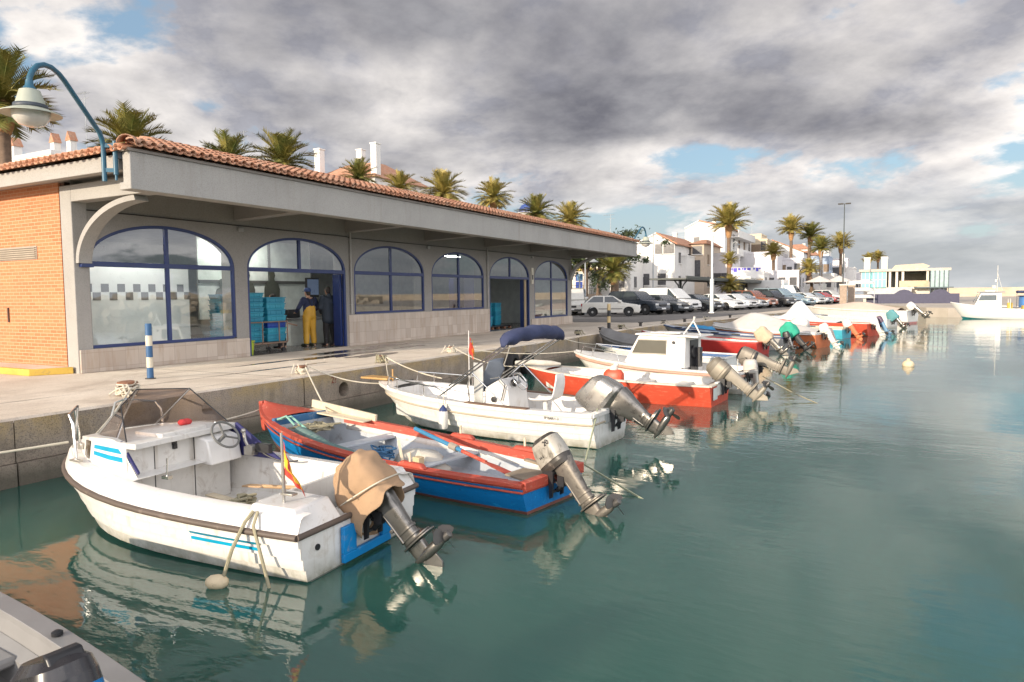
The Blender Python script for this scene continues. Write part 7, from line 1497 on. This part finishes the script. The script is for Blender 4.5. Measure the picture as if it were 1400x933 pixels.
for k, z_ in enumerate((.77, 1.67, 2.57)):
    d_ = thing('racked_dinghy', 'white dinghy upside down on the '+('lowest', 'middle', 'top')[k]+' shelf of the boat rack', 'dinghy', (-3.40, 100.1, cz+z_)); b = MB(); b.loft([rr(.5*s_, 1.6*s_, z__, 0, .5, 16, 2.4) for s_, z__ in ((1, 0), (.95, .15), (.75, .32), (.3, .40))]); b.build('hull', GEL, d_); b = MB(); b.tube([(1.62*cos(t), .5+.52*sin(t), .02) for t in (2*pi*k_/20 for k_ in range(20))], .04, 5, closed=True); b.build('gunwale', GELD, d_)
for k, (px_, lb) in enumerate(((-4.70, 'squat stone gate pillar left of pair near the rack'), (-3.97, 'squat stone gate pillar right of pair near the rack'))):
    p_ = thing('stone_pillar', lb, 'pillar', (px_, 88+2*k, Q)); b = MB(); b.box((-.35, -.35, 0), (.35, .35, 2.2)); b.build('shaft', mat('pillar_stone', (.34, .26, .2), .9, var=.2), p_); b = MB(); b.box((-.42, -.42, 2.2), (.42, .42, 2.35)); b.build('cap', CWHT, p_)
for k, px_ in enumerate((-8.60, -6.20)):
    u_ = thing('parasol', ('left', 'right')[k]+' of two white parasols beyond the parked cars', 'parasol', (px_, 105+k, 1.6)); b = MB(); b.cyl((0, 0, 0), (0, 0, 3.0), .05); b.build('pole', GAL, u_); b = MB(); b.lathe([(2.2, 2.1), (1.2, 2.45), (.1, 2.95)], n=8, caps=False); b.build('canopy', mat('parasol_white', (.66, .6, .54), .8), u_, sharp=20)
md = thing('mole_shelf', 'low pale stone shelf along the foot of the mole', 'quay', (0, 0, 0)); b = MB(); b.prism([(4.0, 76.0), (9.5, 77.0), (9.5, 79), (3.2, 79)], .0, .55, 'z'); b.build('block', mat('ochre_stone', (.5, .38, .2), .8, var=.2), md, sharp=0)
# ================= people at the counter
SKIN = mat('skin', (.42, .24, .16), .5); HAIR = mat('dark_hair', (.025, .018, .014), .7)
def capsule(b, pts, rs, n=14):
    b.tube(pts, rs, n); b.ball(pts[0], rs[0], n, 8); b.ball(pts[-1], rs[-1], n, 8)
    for p, r in zip(pts[1:-1], rs[1:-1]): b.ball(p, r, n, 8)
def fused(mb, name, m, parent, vox=.012):
    o_ = mb.build(name, m, None, sharp=0); d = o_.modifiers.new('r', 'REMESH'); d.mode = 'VOXEL'; d.voxel_size = vox; d.use_smooth_shade = True; s_ = o_.modifiers.new('s', 'SMOOTH'); s_.factor = .5; s_.iterations = 4
    me = bpy.data.meshes.new_from_object(o_.evaluated_get(bpy.context.evaluated_depsgraph_get())); me.materials.clear(); me.materials.append(m); bpy.data.objects.remove(o_)
    me.polygons.foreach_set('use_smooth', [True]*len(me.polygons)); n_ = bpy.data.objects.new(name, me); COL.objects.link(n_); n_.parent = parent; return n_
V = Vector
def person(label, loc, rz, J, clothes, height=1.75, cap=None, hair=True):
    """+x is the way the person faces; J holds joint positions"""
    p = thing('person', label, 'person', loc, rz); s_ = height/1.75; p.scale = (s_, s_, s_); b = MB(); 
    for k in ('l', 'r'):
        capsule(b, [J['hip'+k], J['kn'+k], J['an'+k]], [.085, .058, .042]); capsule(b, [J['an'+k]+V((-.03, 0, -.04)), J['an'+k]+V((.17, 0, -.055))], [.042, .035]); capsule(b, [J['sh'+k], J['el'+k], J['wr'+k]], [.055, .042, .030])
        w, e = J['wr'+k], J['el'+k]; d = (w-e).normalized(); sd = d.cross(V((1, 0, .2))).normalized(); nrm = d.cross(sd).normalized()
        palm_ = w+d*.06; b.ball(palm_, .036, 10, 8); capsule(b, [w, w+d*.05], [.028, .034])
        for q_ in range(4): o_ = sd*(.027-.018*q_); L_ = (.065, .078, .074, .058)[q_]; a_ = palm_+o_+d*.02; m_ = a_+d*L_*.55-nrm*.008; capsule(b, [a_, m_, m_+d*L_*.3-nrm*.03], [.010, .009, .008], 8)
        t0 = w+d*.03+sd*.03; capsule(b, [t0, t0+sd*.022+d*.028, t0+sd*.022+d*.058-nrm*.012], [.012, .010, .009], 8)
    pv, ch_, nk = J['pelvis'], J['chest'], J['neck']; b.ball(pv, (.11, .16, .12), 16, 10); b.ball((pv+ch_)/2, (.10, .145, .17), 16, 10); b.ball(ch_, (.115, .18, .15), 16, 10); capsule(b, [J['shl'], ch_+V((0, 0, .09)), J['shr']], [.06, .085, .06]); hd = J['head']
    capsule(b, [nk, hd+V((-.01, 0, -.07))], [.055, .05]); b.ball(hd, (.095, .075, .115), 18, 14); b.ball(hd+V((.035, 0, -.055)), (.062, .055, .065), 14, 10); b.ball(hd+V((.098, 0, -.015)), (.018, .014, .022), 8, 6)
    for sd_ in (1, -1): b.ball(hd+V((.0, sd_*.077, -.01)), (.018, .010, .03), 8, 6); b.ball(hd+V((.085, sd_*.03, .015)), (.012, .016, .010), 8, 6)
    b.ball(hd+V((.09, 0, -.06)), (.012, .024, .008), 8, 6); fused(b, 'body', SKIN, p)
    if hair: b = MB(); b.ball(hd+V((-.018, 0, .03)), (.094, .083, .10), 16, 12); b.ball(hd+V((-.05, 0, -.03)), (.06, .07, .07), 14, 10); fused(b, 'hair', HAIR, p, .014)
    for nm, segs, m in clothes:
        b = MB()
        for pts, rs in segs: capsule(b, [J[q_] if isinstance(q_, str) else q_ for q_ in pts], rs, 14)
        fused(b, nm, m, p, .014)
    if cap: b = MB(); b.lathe([(.102, .0), (.106, .04), (.09, .09), (.05, .115), (.01, .12)], tuple(hd+V((-.012, 0, .03))), 18); b.prism([(hd.x+.06, hd.y-.06), (hd.x+.17, hd.y-.045), (hd.x+.18, hd.y+.045), (hd.x+.06, hd.y+.06)], hd.z+.03, hd.z+.042, 'z'); b.build('cap', cap, p, sharp=40)
    return p
def joints(**kw):
    J = dict(hipl=V((0, .095, .90)), hipr=V((0, -.095, .90)), knl=V((.02, .11, .49)), knr=V((.02, -.11, .49)), anl=V((-.02, .13, .09)), anr=V((-.02, -.13, .09)), pelvis=V((0, 0, .96)), chest=V((.0, 0, 1.30)), neck=V((.0, 0, 1.46)), head=V((.03, 0, 1.63)), shl=V((0, .20, 1.42)), shr=V((0, -.20, 1.42)), ell=V((-.02, .26, 1.14)), elr=V((-.02, -.26, 1.14)), wrl=V((.1, .25, .92)), wrr=V((.1, -.25, .92))); J.update({k: V(v) for k, v in kw.items()}); return J
YEL = mat('yellow_oilskin', (.56, .31, .03), .55, var=.12, dirt=(.35, .2, .06), damt=.35, ds=7); NVY = mat('navy_jersey', (.022, .03, .07), .9, var=.2); CAPB = mat('blue_cap', (.03, .06, .17), .8); COAT = mat('dark_blue_coat', (.02, .03, .045), .75, var=.2); TRS = mat('charcoal_trousers', (.018, .017, .018), .85); BOOTG = mat('green_black_boot', (.03, .035, .02), .5)
J = joints(ell=(.02, .36, 1.17), elr=(.02, -.36, 1.17), wrl=(.22, .30, 1.06), wrr=(.22, -.28, 1.04), knl=(.0, .12, .49), knr=(.03, -.13, .49), anl=(-.03, .15, .09), anr=(.02, -.16, .09), head=(.06, .0, 1.62))
def boots(J, r=.075): return [((J['an'+k]+V((0, 0, .14)), J['an'+k]+V((0, 0, -.02)), J['an'+k]+V((.18, 0, -.042))), (r, r*.92, r*.75)) for k in 'lr']
person('person in yellow bib trousers, navy jersey and blue cap, seen from behind at the counter', (-15.9, 16.28, Q), radians(172), J, [
 ('jersey', [(('shl', 'ell', 'wrl'), (.08, .065, .05)), (('shr', 'elr', 'wrr'), (.08, .065, .05)), (('shl', 'chest', 'shr'), (.075, .15, .075)), ((V((0, .06, 1.05)), V((0, .07, 1.32))), (.13, .13)), ((V((0, -.06, 1.05)), V((0, -.07, 1.32))), (.13, .13))], NVY),
 ('bib_trousers', [(('hipl', 'knl', J['anl']+V((0, 0, .06))), (.125, .098, .085)), (('hipr', 'knr', J['anr']+V((0, 0, .06))), (.125, .098, .085)), ((V((-.01, .055, .93)), V((-.015, .055, 1.17))), (.145, .13)), ((V((-.01, -.055, .93)), V((-.015, -.055, 1.17))), (.145, .13))], YEL),
 ('braces', [((V((-.125, .05, 1.25)), V((-.145, .07, 1.36)), V((-.08, .10, 1.47))), (.016, .016, .016)), ((V((-.125, -.05, 1.25)), V((-.145, -.07, 1.36)), V((-.08, -.10, 1.47))), (.016, .016, .016))], mat('dark_strap', (.015, .015, .02), .7)), ('boots', boots(J), BOOTG)], 1.82, CAPB, True)
J = joints(ell=(.06, .25, 1.15), elr=(.06, -.27, 1.15), wrl=(.22, .12, 1.0), wrr=(.24, -.16, 1.0), head=(.03, .02, 1.64))
person('person in a dark blue hip-length coat and black trousers standing by the blue door post', (-15.55, 16.78, Q), radians(165), J, [
 ('coat', [(('shl', 'ell', 'wrl'), (.10, .082, .065)), (('shr', 'elr', 'wrr'), (.10, .082, .065)), (('shl', 'chest', 'shr'), (.095, .17, .095)), ((V((0, .07, .80)), V((0, .08, 1.30))), (.16, .15)), ((V((0, -.07, .80)), V((0, -.08, 1.30))), (.16, .15)), ((V((-.02, 0, 1.44)), V((-.02, 0, 1.50))), (.085, .075))], COAT),
 ('trousers', [(('hipl', 'knl', J['anl']+V((0, 0, .03))), (.11, .085, .072)), (('hipr', 'knr', J['anr']+V((0, 0, .03))), (.11, .085, .072))], TRS), ('shoes', boots(J, .066), BLK)], 1.86, None, True)
J = joints(chest=(.10, 0, 1.26), neck=(.18, 0, 1.40), head=(.25, 0, 1.53), shl=(.14, .2, 1.37), shr=(.14, -.2, 1.37), ell=(.25, .26, 1.12), elr=(.25, -.26, 1.12), wrl=(.45, .2, 1.02), wrr=(.45, -.2, 1.02))
person('person in dark clothes bending over the counter between crates and yellow trousers', (-16.3, 15.5, Q), radians(200), J, [
 ('jacket', [(('shl', 'ell', 'wrl'), (.085, .07, .055)), (('shr', 'elr', 'wrr'), (.085, .07, .055)), (('shl', 'chest', 'shr'), (.08, .16, .08)), ((V((0, .06, .92)), V((.10, .07, 1.28))), (.14, .14)), ((V((0, -.06, .92)), V((.10, -.07, 1.28))), (.14, .14))], mat('black_brown_jacket', (.03, .022, .02), .85)),
 ('trousers', [(('hipl', 'knl', J['anl']+V((0, 0, .03))), (.11, .085, .072)), (('hipr', 'knr', J['anr']+V((0, 0, .03))), (.11, .085, .072))], TRS), ('shoes', boots(J, .066), BLK)], 1.76, None, True)
